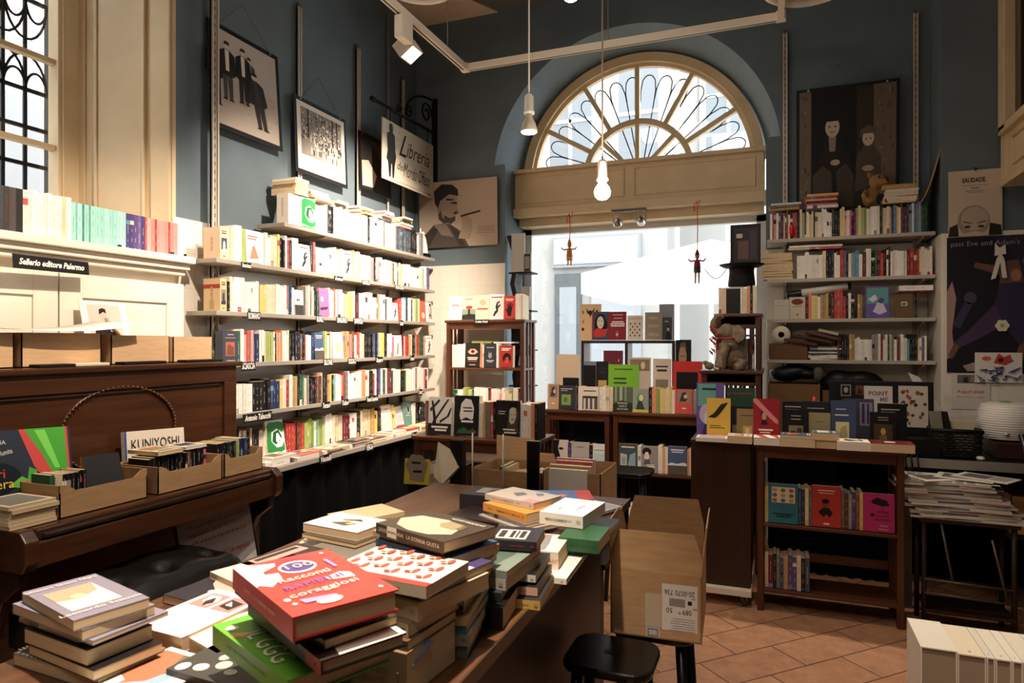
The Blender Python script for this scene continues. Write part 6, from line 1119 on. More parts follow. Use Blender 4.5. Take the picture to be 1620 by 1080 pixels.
# big picture books leaning on the piano
def lean_book(y0, y1, z0, H, x, T, col, label, cover, texts, lean=.18, roll=0, code='k'):
    M = up_M((x, y0, z0), (0, 1), (1, 0), True, lean)
    if roll: M = M @ Matrix.Rotation(roll, 4, 'X')
    b = add_book(M, T, y1-y0, H, col, label=label, cover=cover, texts=texts, face=True, force=True, row='lean'+label, hard=True, code=code); b['rgb'] = hx(col); return b
lean_book(1.30, 1.76, .904, .30, -2.462, .015, '2c3240', 'large navy picture book with tropical leaves leaning on the piano', [('p', [(.6, 1), (.98, 1), (.98, 0), (.88, 0), (.8, .3), (.7, .55)], 'c94a4a'), ('p', [(.64, 1), (.96, 1), (.96, .2), (.9, .3), (.82, .5), (.76, .7)], '4aa33a'), ('p', [(.72, .98), (.8, .98), (.9, .5), (.86, .5)], '7ad05a'), ('p', [(0, 0), (.3, 0), (.2, .25), (0, .45)], '4aa33a'), ('e', .36, .45, .24, .2, '151a26'), ('p', [(.6, .1), (.66, .55), (.72, .5), (.66, .1)], '4aa33a'), ('p', [(.5, .35), (.6, .45), (.7, .35), (.62, .3)], '6ab04a')],
          [('Tavari', .36, .50, .10, 'e04a3a'), ('lavarera', .38, .38, .10, 'e8c23a'), ('Vindre di santa in lingua Rumita', .33, .70, .055, 'e6ddd0', 10, .20), ('CARTHUSIA', .38, .86, .045, 'e6ddd0')], .20, -.05)
lean_book(2.0, 2.30, .915, .21, -2.50, .02, 'ddd2c0', 'white art book with landscape print leaning behind middle tray', [('r', 0, 0, 1, .42, '7f8c90'), ('p', [(0, .1), (.3, .3), (.6, .42), (.9, .3), (1, .1)], 'c9c3b0'), ('p', [(.5, .1), (.7, .35), (.95, .4), (1, .2)], '5a7a80'), ('r', 0, 0, .03, 1, '2f4a8a')], [('KUNIYOSHI', .5, .72, .20, '2a2622', 0, .24)], .12, -.05, code='w')
# left pile of thin books at the piano's end
z = .903
for i in range(6): lie(-2.335+rl.uniform(-.008, .008), 1.475+rl.uniform(-.008, .008), z, .15, .19, .012, -90, 'c', f'thin cream book in left end pile on piano, {["lowest", "second lowest", "third lowest", "third from top", "second from top", "topmost"][i]}', 'left pile', 'thin books piled at the left end of piano', cover=[('r', .1, .1, .9, .9, '8a847a')], vis=1); z += .0127
# tufted bench
t = thing('piano_bench', 'black tufted leather piano bench between the piano and the table', 'bench', (-2.2, 1.75, 0))
m = MB(); nx, ny = 20, 50; x0, x1, y0, y1 = -2.36, -1.98, 1.47, 2.13; btn = []
for i in range(3):
    for j in range(2): btn.append((x0+(0.11 if (j == 0) else 0.26), y0+0.11+0.21*i+(0.05 if j else -0.02)))
vs = []; fs = []
for j in range(ny+1):
    for i in range(nx+1):
        x = x0+(x1-x0)*i/nx; y = y0+(y1-y0)*j/ny
        ed = min(i, nx-i, j, ny-j)/3.0; z = 0.655-0.06*max(0, 1-ed)**2+0.03*math.sin(PI*i/nx)*math.sin(PI*min(1, max(0, (j/ny))))**.5
        for bx, by in btn: z -= 0.034*math.exp(-((x-bx)**2+(y-by)**2)/0.0013)
        z += 0.006*math.sin((y-y0)/(0.21)*2*PI)*math.sin((x-x0)/(x1-x0)*PI)
        vs.append((x, y, z))
for j in range(ny):
    for i in range(nx): a = j*(nx+1)+i; fs.append((a, a+1, a+nx+2, a+nx+1))
m.add(vs, fs, M_LEATHER, None, True); m.box(x0, x1, y0, y1, 0.49, 0.597, M_LEATHER); m.build('cushion', t)
for bx, by in btn:
    m = MB(); m.lathe([(0.0, 0.006), (0.006, 0.004), (0.009, 0), (0.009, -0.003)], M_LEATHER, Matrix.Translation((bx, by, 0.648)), 10); m.build('button', t)
m = MB(); m.box(x0+0.01, x1-0.01, y0+0.01, y1-0.01, 0.44, 0.49, PD); m.build('frame', t, bevel=0.004)
for x in (x0+0.02, x1-0.06):
    for y in (y0+0.02, y1-0.06): m = MB(); m.box(x, x+0.04, y, y+0.04, 0, 0.44, PD); m.build('leg', t, bevel=0.004)
# handwritten board under the piano
def draw_hand(m, M):
    m.rect(-1, -1, 1, 1, 'a09a98', M, .0014); m.plate([(-.2, -1), (-.25, -.55), (1, .0), (1, -1)], mat('d9d2c8'), M, .0018)
MB1 = frame((-2.30, 2.325, 0.535), (0.28, 1, 0), (-0.2, 0, 1))
t = poster('notice_board', 'framed grey board with red handwriting leaning under the piano', 'board', MB1, 0.36, 0.44, 0.008, '1a1614', draw_hand, 0.012, imat='a09a98')
for s, y, c, z in (('“Di ogni libro si dovrebbe', .17, '9a3a32', .022), ('ringraziare chi lo ha scritto”', .135, '9a3a32', .022), ('Anonimo', .10, '9a3a32', .02), ('VENITE A TROVARCI (in negozio)', .02, 'a0251f', .03)):
    text(s, MB1 @ Matrix.Translation((0.0, y, .003)) @ Matrix.Rotation(.10, 4, 'Z'), z, c, t, shear=.3, width=.28)

# ================================================================ big display table
t = thing('display_table', 'long wooden table in the foreground covered with book piles', 'table', (-.9, 1.4, 0))
m = MB(); m.box(-1.30, -.50, .35, 2.47, .898, .92, M_TABLE); m.build('tabletop', t, bevel=.002)
m = MB(); m.box(-.499, -.494, .35, 2.47, .893, .923, mat('4a3626', .3)); m.build('edge_strip', t)
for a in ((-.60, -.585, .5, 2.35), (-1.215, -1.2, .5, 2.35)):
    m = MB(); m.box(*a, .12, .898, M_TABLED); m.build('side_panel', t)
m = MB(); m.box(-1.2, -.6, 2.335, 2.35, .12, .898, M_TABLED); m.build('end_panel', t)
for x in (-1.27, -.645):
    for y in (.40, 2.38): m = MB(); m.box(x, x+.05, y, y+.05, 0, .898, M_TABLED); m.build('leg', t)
# ---- stools
def stool(label, x0, x1, y0, y1, z, name='stool', group='black stools by the table', rnd_=.06):
    cx, cy = (x0+x1)/2, (y0+y1)/2; t = thing(name, label, 'stool', (cx, cy, 0), group=group)
    hw, hd = (x1-x0)/2, (y1-y0)/2; p = []
    for sx, sy, a0 in ((1, 1, 0), (-1, 1, PI/2), (-1, -1, PI), (1, -1, 1.5*PI)):
        for i in range(6): a = a0+PI/2*i/5; p.append((cx+sx*(hw-rnd_)+rnd_*math.cos(a), cy+sy*(hd-rnd_)+rnd_*math.sin(a)))
    m = MB(); m.prism(p, z-.025, z, M_BLACKG); m.build('seat', t, bevel=.008)
    m = MB(); m.box(cx-.022, cx+.022, cy-.01, cy+.01, z-.001, z+.0012, mat('030303')); m.build('hand_hole', t)
    for sx in (-1, 1):
        for sy in (-1, 1):
            m = MB(); m.tube([(cx+sx*(hw-.045), cy+sy*(hd-.045), z-.022), (cx+sx*(hw-.01), cy+sy*(hd-.01), .0)], [.017, .014], M_BLACKG, 8); m.build('leg', t)
    m = MB()
    for sx in (-1, 1): m.tube([(cx+sx*(hw-.03), cy-hd+.03, .28), (cx+sx*(hw-.03), cy+hd-.03, .28)], .009, M_BLACKG, 6)
    for sy in (-1, 1): m.tube([(cx-hw+.03, cy+sy*(hd-.03), .33), (cx+hw-.03, cy+sy*(hd-.03), .33)], .009, M_BLACKG, 6)
    m.build('rungs', t)
stool('black square stool in front of the open carton', -.565, -.31, 1.80, 2.04, .60)
stool('black square stool carrying the open carton', -.485, -.225, 2.075, 2.34, .60)
p = at(997, 742, Y=3.95); stool('dark stool standing before the dark bookcases', p.x-.13, p.x+.13, 3.82, 4.08, p.z, group=None)
# ---- large open carton
cx, cy = -.345, 2.215; CM = Matrix.Translation((cx, cy, .601)) @ Matrix.Rotation(math.radians(3), 4, 'Z')
t = thing('cardboard_carton', 'large open cardboard carton with upside-down shipping label on stool', 'carton', (cx, cy, .601))
w, d, h = .272, .315, .20; q = .0045
m = MB(); C = M_CARD
m.box(-w/2, w/2, -d/2, -d/2+q, 0, h, C, CM); m.box(-w/2, w/2, d/2-q, d/2, 0, h, C, CM); m.box(-w/2, -w/2+q, -d/2, d/2, 0, h, C, CM); m.box(w/2-q, w/2, -d/2, d/2, 0, h, C, CM); m.box(-w/2, w/2, -d/2, d/2, 0, q, C, CM); m.build('body', t)
def flap(O, right, up, wd, ht, cut, label=None):
    F = CM @ frame(O, right, up); m = MB(); m.prism([(-wd/2, 0), (wd/2, 0), (wd/2, ht*.45), (wd/2-cut, ht), (-wd/2+cut, ht), (-wd/2, ht*.45)], -.002, .002, C, F); m.build('flap', t)
flap((0, -d/2+.002, h), (1, 0, 0), (0, .12, 1), w, .118, .022)
flap((0, d/2-.002, h), (1, 0, 0), (0, .18, 1), w*.95, .155, .02)
flap((-w/2+.002, 0, h), (0, 1, 0), (-.10, 0, 1), d*.97, .135, .02)
flap((w/2-.002, 0, h), (0, 1, 0), (.10, 0, 1), d*.97, .14, .02)
LF = CM @ frame((0, -d/2, 0), (1, 0, 0), (0, 0, 1)) @ Matrix.Translation((.072, .098, 0)) @ Matrix.Rotation(PI, 4, 'Z')
m = MB(); m.rect(-.052, -.072, .052, .068, 'cfc8bd', LF, .0006)
for i in range(26): x = -.016+i*.0018; m.rect(x, -.030, x+(.0012 if i % 3 else .0006), -.006, '1a1816', LF, .0009)
m.rect(-.036, -.026, -.024, -.014, '1a1816', LF, .0009)
for i in range(6): m.rect(-.045, .030+.007*i, .02+.004*(i % 3), .0312+.007*i, '5a5650', LF, .0009)
m.build('shipping_label', t)
for s, x, y, z, wd in (('20-0070 736', .0, -.048, .022, .088), ('089', -.022, .008, .022, .026), ('138', -.002, .012, .009, .01), ('50', .030, .006, .022, .018), ('BRT', -.044, -.004, .008, .012), ('ORD', -.040, -.034, .007, .012)): text(s, LF @ Matrix.Translation((x, y, .001)), z, '1a1816', t, width=wd)
m = MB(); m.rect(-.004, -.0, .020, .02, 'b9b2a8', CM @ frame((0, -d/2, 0), (1, 0, 0), (0, 0, 1)), .0005) if False else m.rect(-.03, .035, .018, .135, 'b8a58a', CM @ frame((0, -d/2, 0), (1, 0, 0), (0, 0, 1)), .0004)
m.build('packing_tape', t)
m = MB(); F = CM @ frame((0, -d/2, 0), (1, 0, 0), (0, 0, 1))
m.rect(-.028, .004, .014, .034, 'b3aca2', F, .0006)
for a in ((-.022, .007, .008, .009), (-.022, .027, .008, .029), (-.022, .007, -.020, .029), (.006, .007, .008, .029)): m.rect(*a, '1f1c1a', F, .0009)
m.build('handling_mark', t)
# ---- low stand with cartons behind the table
t = thing('side_table', 'low dark table behind the big table carrying book cartons', 'table', (-1.1, 2.9, 0))
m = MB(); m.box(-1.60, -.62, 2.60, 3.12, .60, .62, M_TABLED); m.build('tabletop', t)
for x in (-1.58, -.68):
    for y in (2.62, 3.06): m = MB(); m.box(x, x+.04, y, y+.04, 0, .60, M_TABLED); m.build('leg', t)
carton('cardboard_box', 'tall cardboard box of coral books behind the table', -.93, -.675, 2.75, 3.06, .621, .945, M_CARD, group='cartons behind the table')
carton('cardboard_box', 'cardboard box with raised flap behind the table, left of another', -1.275, -.945, 2.78, 3.06, .621, .925, M_CARD, group='cartons behind the table')
m = MB(); m.prism([(-1.275, .925), (-.97, .925), (-.98, .965), (-1.06, .965), (-1.08, 1.03), (-1.275, 1.04)], 0, .004, M_CARDL, Matrix(((1, 0, 0, 0), (0, 0, 1, 3.062), (0, 1, 0, 0), (0, 0, 0, 1)))); tag(m.build('cardboard_sheet'), 'upright cardboard sheet behind the left carton', 'cardboard')
for u0, u1, vt, Y_, c_, lb in ((873, 933, 740, 2.785, 'e3dccf', 'white book foremost in the tall carton'), (876, 938, 734, 2.83, 'c99a68', 'tan book second in the tall carton'), (874, 925, 733, 2.875, 'd9b99a', 'pale orange book behind the tan one in tall carton'), (884, 941, 727, 2.92, 'c9645a', 'coral book in the tall carton'), (884, 944, 723, 2.965, 'cf7a70', 'rearmost coral book in the tall carton')):
    fo(u0, u1, vt, Y_, .626, c_, lb, .026, .03, [], group='books in tall carton')
row('left book carton', (-1.26, 2.83), *RW, .30, .626, 'w3 G1 c3 k2 w2 k1'.split(), seed=82, h=(.25, .31), t=(.018, .03), depth=.16, group='books in left carton', vis=.5)
m = MB(); m.box(-1.52, -1.385, 2.62, 2.85, .621, .87, M_BLACKG); m.box(-1.385, -1.355, 2.62, 2.85, .621, .87, mat('d3cabb', .6)); tag(m.build('carrier_bag'), 'black carrier bag with white patterned side behind the table', 'bag')
m = MB(); F = frame((-1.462, 2.60, .925), (1, .1, 0), (0, .1, 1)) @ Matrix.Scale(.85, 4); m.box(-.07, .07, -.06, .07, -.003, 0, 'd2bf3f', F); m.prism([(-.035, .09), (.02, .09), (.06, .05), (.045, -.02), (.04, -.045), (-.035, -.04), (-.04, -.01), (-.065, .04)], 0, .003, mat('8f8474'), F); m.rect(-.03, .045, .02, .055, '14110f', F, .0036); m.rect(-.02, .0, .03, .012, '14110f', F, .0036)
o = m.build('hanging_card'); tag(o, 'yellow and grey cardboard hanging tag card on the black bag', 'card')
m = MB(); n = 8; m.add([(-1.41, 2.66, .90), (-1.36, 2.64, .87), (-1.29, 2.66, .95), (-1.35, 2.70, 1.02), (-1.41, 2.70, 1.05), (-1.39, 2.76, .90), (-1.32, 2.76, .92)], [(0, 1, 2, 3, 4), (0, 4, 5), (1, 6, 2), (2, 6, 3), (3, 6, 5, 4)], mat('d9cbb5', .7)); tag(m.build('paper_wrapper'), 'crumpled cream paper rising from the black bag', 'paper')
m = MB(); m.box(-1.35, -1.29, 2.70, 2.74, .621, 1.06, M_BLACK); tag(m.build('black_folder'), 'tall black folder standing right of the crumpled paper', 'folder')
m = MB(); m.box(-.985, -.93, 2.70, 2.712, .621, 1.075, M_BLACKG); m.box(-.987, -.928, 2.70, 2.712, 1.075, 1.078, mat('c9c4ba')); tag(m.build('black_bookend'), 'black upright bookend plate in front of the cartons', 'bookend')
for x, lb in ((-1.235, 'left'), (-1.09, 'right')):
    m = MB(); m.tube([(x, 2.69, .62), (x, 2.69, 1.10)], .004, mat('b9b4a8', .3, .6), 6); tag(m.build('metal_rod'), f'thin pale metal rod before the left carton, {lb} of two', 'rod')
# ================================================================ book piles on the display table
LAYN = []
def lay(A, B, C, zt, T, col, label, spine=0, cover='auto', texts=None, stext=None, hard=False, pages=None, code=None, group=None, sizes=None, place='the table', vis=1.0, force=True):
    """book lying flat; A, B, C are three corners of its top face seen at height zt (B the middle one); spine 0: along AB, 1: along BC, 2: opposite AB, 3: opposite BC"""
    a, b, c = (at(*p, Z=zt) for p in (A, B, C))
    u = a-b; v = c-b; lu, lv = u.length, v.length; u.normalize(); v = (v-u*v.dot(u)).normalized()
    if sizes: lu, lv = sizes
    LAYN.append((label[:40], round(lu, 3), round(lv, 3)))
    if spine == 0: O, sd, ld, L, Wd = b, -v, u, lu, lv
    elif spine == 2: O, sd, ld, L, Wd = b+v*lv, v, u, lu, lv
    elif spine == 1: O, sd, ld, L, Wd = b, -u, v, lv, lu
    else: O, sd, ld, L, Wd = b+u*lu, u, v, lv, lu
    Y = -sd; X = Vector((0, 0, 1)); Z = X.cross(Y)
    if Z.dot(ld) < 0: O = O+ld*L
    M = Matrix(((X.x, Y.x, Z.x, O.x), (X.y, Y.y, Z.y, O.y), (X.z, Y.z, Z.z, zt-T), (0, 0, 0, 1)))
    d = add_book(M, T, Wd, L, col, label=label, cover=(None if cover == 'auto' else cover), texts=texts, stext=stext, hard=hard, pages=pages, code=code or (col if col in CC else 'c'), group=group, force=force, vis=vis, place=place, row='table', face=False)
    d['top'] = True; d['rgb'] = col3(col); return d
TB = .9205
# --- pile A, front left (greyish paperbacks)
gA = 'pile of grey paperbacks at the front left'
lay((24, 1033), (159, 1075), (252, 1022), .942, .021, '8f8878', 'wide yellow-edged book with tyre pattern, base of front left pile', 3, [('r', .02, .02, .98, .98, '1d1b1a')]+[('e', .04+.055*i, .035, .02, .018, 'e6d9cf') for i in range(18)]+[('e', .965, .05+.05*i, .024, .015, 'e6d9cf') for i in range(19)]+[('e', .04, .05+.05*i, .024, .015, 'e6d9cf') for i in range(19)], pages=None, group=gA)
pgs = None
lay((45, 1018), (148, 1060), (237, 1010), .962, .018, '1c1a1d', 'dark-topped book second from base of front left pile', 3, [], group=gA)
lay((38, 992), (138, 1028), (228, 984), .990, .027, '26221f', 'thick tan-edged book in middle of front left pile', 3, [], group=gA)
lay((30, 976), (124, 1010), (222, 966), .998, .007, 'c', 'thin book under the turned one in front left pile', 3, [], group=gA)
lay((60, 985), (147, 1013), (247, 962), 1.007, .008, '8e8794', 'thin lilac-grey book jutting right from front left pile', 3, [('r', .1, .6, .8, .9, '26221f'), ('r', .2, .2, .9, .24, 'eae2d8'), ('r', .2, .12, .8, .15, 'eae2d8')], group=gA)
lay((20, 954), (130, 996), (214, 950), 1.026, .018, '8e8794', 'lilac-grey book second from top of front left pile', 3, [], group=gA)
lay((35, 936), (116, 981), (217, 939), 1.045, .018, '8a8390', 'lilac-grey paperback with landscape picture atop front left pile', 3, [('r', .22, .12, .80, .78, 'efe0c8'), ('p', [(.22, .12), (.5, .12), (.55, .4), (.45, .7), (.22, .78)], 'b9a284'), ('e', .48, .42, .06, .10, 'd9c09c')], [('Salvatore Silvano Nigro', .10, .45, .075, 'ece0d0', 90, .12), ('Leonardo Sciascia', .88, .45, .075, 'ece0d0', 90, .13)], group=gA)
# --- front centre flat books
lay((150, 1080), (274, 1023), (362, 1051), .934, .0125, 'efeae4', 'large white book with coastal photo cropped at bottom edge', 0, [('p', [(.05, .3), (.05, .95), (.75, .95), (.75, .3)], '9db8c9'), ('p', [(.05, .5), (.05, .95), (.70, .95), (.55, .6), (.3, .5)], 'c27a5a'), ('p', [(.4, .95), (.7, .95), (.6, .7)], '7a6a50'), ('p', [(.05, .3), (.3, .3), (.3, .55), (.05, .6)], 'e6ddd0')], sizes=(.26, .135))
lay((254, 941), (367, 970), (437, 934), .940, .019, '2c2b30', 'charcoal book with pale head portrait, beside black bench', 3, [('p', [(.55, .98), (.75, .95), (.8, .75), (.62, .5), (.5, .35), (.4, .38), (.34, .55), (.2, .7), (.1, .95)], 'c9b2a6'), ('e', .48, .45, .16, .10, 'd6c2b6'), ('p', [(.6, .9), (.7, .85), (.66, .7), (.58, .75)], '8a6f64')], [('da Salgari', .72, .13, .10, 'efe8df', 90, .09), ('Manuela', .58, .12, .09, 'efe8df', 90, .07), ('Novità', .86, .12, .06, 'd9b84a', 90, .05)])
lay((226, 991), (292, 1008), (369, 971), .952, .030, 'efe7df', 'white book with two pink picture panels, left centre', 2, [('r', .1, .1, .42, .48, 'dd8f86'), ('r', .1, .55, .42, .92, 'dd8f86'), ('p', [(.15, .15), (.3, .2), (.38, .4), (.25, .45), (.14, .35)], 'f3ece4'), ('p', [(.18, .3), (.3, .42), (.4, .35), (.3, .25)], '3a302c'), ('p', [(.16, .6), (.34, .6), (.38, .85), (.2, .88)], '3a302c'), ('p', [(.2, .65), (.3, .66), (.3, .8)], 'f3ece4')], sizes=(.14, .205))
lay((310, 1014), (345, 1034), (420, 1012), .945, .024, 'efe6d8', 'cream-edged white book below the bright green book', 3, [], sizes=(.13, .17))
lay((330, 1075), (400, 1095), (470, 1060), .945, .022, '4a4843', 'dark book with white blossoms cropped at bottom edge', 0, [('e', .2, .75, .09, .07, 'e9dfd2'), ('e', .35, .6, .1, .07, 'dccdb8'), ('e', .25, .45, .07, .06, 'e9dfd2'), ('e', .5, .7, .08, .05, 'd9cbb5'), ('e', .12, .9, .1, .06, 'e9dfd2')], sizes=(.20, .14))
lay((338, 906), (378, 924), (430, 905), .955, .016, 'e0d2ba', 'cream-covered book between black bench and red book', 3, [], sizes=(.14, .2))
lay((398, 893), (432, 902), (510, 872), .955, .018, '37322f', 'dark book with pink stripe behind the red book', 3, [('r', .1, .1, .5, .9, 'd9a596'), ('r', .15, .15, .3, .85, '3a302c')], sizes=(.12, .19))
lay((420, 880), (520, 885), (560, 872), .935, .014, 'd9cdb8', 'pale book flat on the table behind the red pile', 3, [], sizes=(.14, .2))
# --- pile B, the red book's pile
gB = 'pile under the red children book'
b = lay((336, 988), (455, 1076), (640, 1030), 1.03, .032, '6fb43c', 'bright green hardback with white lettering under the red pile', 0, [('p', [(.02, .72), (.05, .8), (.16, .74), (.12, .68)], 'd9a55a'), ('p', [(.05, .75), (.2, .66), (.22, .68), (.06, .78)], 'e0c060'), ('e', .1, .86, .06, .04, 'e9d9cc')], [('IL GGG', .17, .46, .30, 'f0ecd8', -96, .13)], hard=True, group=gB)
lay((400, 962), (509, 1056), (632, 1024), 1.045, .010, '7d2a24', 'thin maroon hardback with red edge under the red pile', 0, [], hard=True, group=gB)
lay((392, 952), (508, 1045), (643, 1000), 1.066, .020, '3a2f26', 'brown hardback with white panel, in the pile below red book', 0, [('p', [(.2, 0), (.35, .35), (.6, .3), (1, .1), (1, 0)], 'efe6da'), ('r', .30, 0, 1, .14, 'efe6da')], hard=True, group=gB)
lay((405, 945), (513, 1012), (628, 972), 1.082, .014, '3a322a', 'small tan-edged book in the pile below red book', 0, [], group=gB)
lay((376, 922), (472, 1001), (622, 962), 1.098, .015, '16150f', 'black hardback directly under the red children book', 0, [], hard=True, group=gB)
b = lay((374, 897), (470, 974), (639, 931), 1.132, .033, 'd8483f', 'large red children hardback about brave children atop centre pile', 0,
    [('p', [(0, 1), (0, .55), (.12, .62), (.2, .8), (.35, .86), (.38, .92), (.2, .96), (.1, 1)], 'f5ece4'), ('p', [(0, .6), (.12, .5), (.28, .62), (.3, .72), (.16, .74), (0, .72)], 'f5e6dc'), ('e', .52, .76, .19, .12, 'f2e4d6'), ('e', .52, .76, .165, .095, '5a4a8a'),
     ('p', [(.6, .46), (.62, .40), (.85, .36), (.86, .46), (.78, .50)], 'f3dfce'), ('e', .12, .16, .022, .018, 'f3e6da'), ('e', .1, .24, .03, .025, 'f3e6da'), ('e', .9, .1, .022, .018, 'f3e6da'), ('e', .88, .92, .022, .018, 'f3e6da'), ('e', .4, .1, .12, .05, 'f0e0d2'), ('p', [(.18, .2), (.5, .16), (.5, .12), (.2, .13)], 'b59ac0'), ('p', [(.8, .78), (.84, .78), (.84, .6), (.8, .6)], '9a8fd0')],
    [('DISNEY', .5, .93, .001, 'd8483f')] and [('100', .52, .76, .17, 'f5dcb5', .0, .045), ('Racconti', .46, .555, .16, 'f6ead9', 4, .085), ('BAMBINI', .47, .42, .16, '6a5aa8', 4, .095), ('coraggiosi', .48, .285, .15, 'f6ead9', 4, .11), ('LE STORIE DI', .5, .92, .05, '5a4a8a', 0, .08)],
    [('100 RACCONTI PER BAMBINI', .52, .30, 'efa79a')], hard=True, group=gB, code='r', pages=None)
# --- pile C, coral-crab paperback pile
gC = 'pile with the crab-patterned cover'
lay((560, 1010), (646, 1032), (702, 978), .995, .074, '8c7a5c', 'very thick tan volume at base of crab-covered pile', 0, [], group=gC, sizes=(.15, .15))
lay((563, 990), (648, 1012), (704, 960), 1.012, .016, '6a5038', 'brown-spined book above the very thick tan volume', 0, [], group=gC, sizes=(.14, .145))
lay((560, 960), (650, 985), (706, 934), 1.035, .022, '8a745a', 'tan-edged book in middle of crab-covered pile', 0, [], group=gC, sizes=(.145, .15))
lay((575, 925), (664, 953), (735, 892), 1.066, .030, 'cbbb9c', 'cream book with curled spine in crab-covered pile', 0, [], group=gC, sizes=(.14, .19))
lay((565, 905), (668, 935), (762, 865), 1.082, .015, '4a4068', 'violet-blue book sticking out under the crab cover', 0, [('r', .55, .02, .75, .1, 'e9e2d8')], group=gC, sizes=(.15, .2))
lay((512, 899), (669, 929), (703, 893), 1.103, .020, 'eadcc2', 'cream paperback patterned with red crabs', 0, [('r', 0, 0, .12, 1, 'c8453a')]+[('e', .3+.28*i+(.1 if j % 2 else 0), .12+.16*j, .09, .028, 'd2584c') for i in range(3) for j in range(6)]+[('e', .22+.28*i+(.1 if j % 2 else 0), .17+.16*j, .03, .035, 'd2584c') for i in range(3) for j in range(5)], group=gC, sizes=(.205, .14))
# --- pile D, the tallest pile with brown book on top
gD = 'tall pile topped by the brown paperback'
DD = [(.945, .024, '6b665c', 0, 'grey-brown spine, base of the tallest pile', 0, (659, 1012), (740, 1018), (783, 975)), (.968, .022, '8c867c', 0, 'grey spine with dark label, second from base of tallest pile', 6, (662, 995), (745, 1001), (778, 962)),
      (.984, .015, '3f6f7d', 0, 'teal cover in lower part of tallest pile', -3, (660, 980), (738, 987), (777, 950)), (1.001, .016, 'b8a27a', 0, 'tan spine in lower part of tallest pile', 2, (664, 968), (740, 974), (778, 934)),
      (1.010, .008, '8a2c26', 0, 'thin red book in middle of tallest pile', 0, (660, 955), (735, 962), (776, 926)), (1.020, .009, '1d1b1e', 0, 'thin black book in middle of tallest pile', 0, (662, 947), (735, 954), (776, 918)),
      (1.038, .017, '8a7d68', 0, 'tan-edged book in middle of the tallest pile', 4, (664, 934), (737, 941), (776, 905)), (1.055, .016, '3a2d28', 0, 'dark-spined book above middle of tallest pile', -4, (656, 918), (733, 926), (778, 890)),
      (1.073, .017, '7d6f58', 0, 'tan-edged book below the blue one in tallest pile', 0, (620, 896), (722, 910), (776, 872))]
for zt_, T_, c_, s_, lb, a_, A_, B_, C_ in DD: lay(A_, B_, C_, zt_, T_, c_, lb, 0, [], group=gD, sizes=(.14, .205))
lay((579, 848), (706, 884), (770, 852), 1.101, .026, '3a6186', 'blue paperback third from the top of the tallest pile', 0, [('r', .2, .4, .9, .9, '1f2a3a')], stext=[('LICIA GIAQUINTO   Il lupo di mare', .45, .45, 'c9d2d9')], group=gD, sizes=(.205, .14))
lay((590, 838), (700, 868), (768, 832), 1.113, .011, 'c2a888', 'thin beige book directly under the top brown paperback', 0, [], stext=[('SIMENON   LE SIGNORE', .45, .5, '2a2420')], group=gD, sizes=(.20, .14))
lay((584, 823), (702, 857), (767, 823), 1.135, .021, '443a30', 'brown paperback with pale jug picture atop the tallest pile', 0, [('p', [(.1, .3), (.3, .12), (.6, .2), (.78, .5), (.7, .85), (.4, .95), (.15, .8), (.06, .55)], 'c9ba98'), ('p', [(.45, .2), (.72, .25), (.75, .45), (.6, .5), (.45, .4)], '9a8a68'), ('p', [(.5, .15), (.7, .18), (.72, .24), (.5, .22)], '6a5c44')], [('LA DONNA GIUSTA', .85, .28, .09, 'efe6d6', 90, .09)], [('SÁNDOR MÁRAI   LA DONNA GIUSTA', .5, .5, 'e2d3b0')], group=gD, sizes=(.20, .14))
# --- pile E, right of the tallest one
gE = 'pile topped by the black book with white panel'
lay((700, 952), (800, 962), (846, 918), .965, .044, '151213', 'thick black book at table edge, base of middle pile', 0, [], group=gE, sizes=(.15, .2))
lay((706, 930), (797, 938), (842, 902), .984, .018, '2a3236', 'dark book with amber spine label in middle pile', 0, [], stext=[('EINAUDI', .8, .4, 'c9a84a')], group=gE, sizes=(.15, .2))
lay((720, 905), (798, 918), (838, 884), 1.008, .023, 'b9b2a0', 'grey-white spine in the middle pile', 0, [], group=gE, sizes=(.14, .19))
lay((735, 895), (800, 905), (846, 862), 1.025, .016, '8b948a', 'green-grey picture cover below black book, middle pile', 0, [('r', 0, 0, 1, 1, '7d8a7c'), ('p', [(.1, .3), (.5, .6), (.9, .5), (.6, .2)], '55665a')], group=gE, sizes=(.14, .19))
lay((770, 852), (849, 857), (855, 836), 1.052, .022, '2b262c', 'black book with white panel picture, top of middle pile', 0, [('r', .12, .25, .75, .88, 'd9cfc0'), ('r', .2, .7, .68, .83, '3a3438'), ('r', .2, .52, .68, .60, '3a3438'), ('r', .2, .44, .68, .48, '3a3438'), ('r', .2, .3, .68, .40, '3a3438')], group=gE, sizes=(.115, .115))
lay((800, 905), (843, 909), (868, 870), .985, .016, 'd9cfc0', 'white-spined book with black letters near table edge', 0, [('r', 0, 0, 1, 1, '1a181a')], stext=[('vi', .8, .7, '1a1818')], group='short pile by the table edge', sizes=(.10, .16))
lay((805, 925), (846, 929), (874, 893), .962, .018, 'd4a58a', 'orange-striped small book near table edge', 0, [('r', 0, 0, 1, 1, '1a181a')], stext=[('iVI', .8, .7, '1a1818')], group='short pile by the table edge', sizes=(.10, .16))
lay((810, 946), (850, 950), (886, 908), .941, .020, 'c9a35a', 'tan small book at base of short pile by table edge', 0, [('r', 0, 0, 1, 1, '2a2826')], group='short pile by the table edge', sizes=(.10, .16))
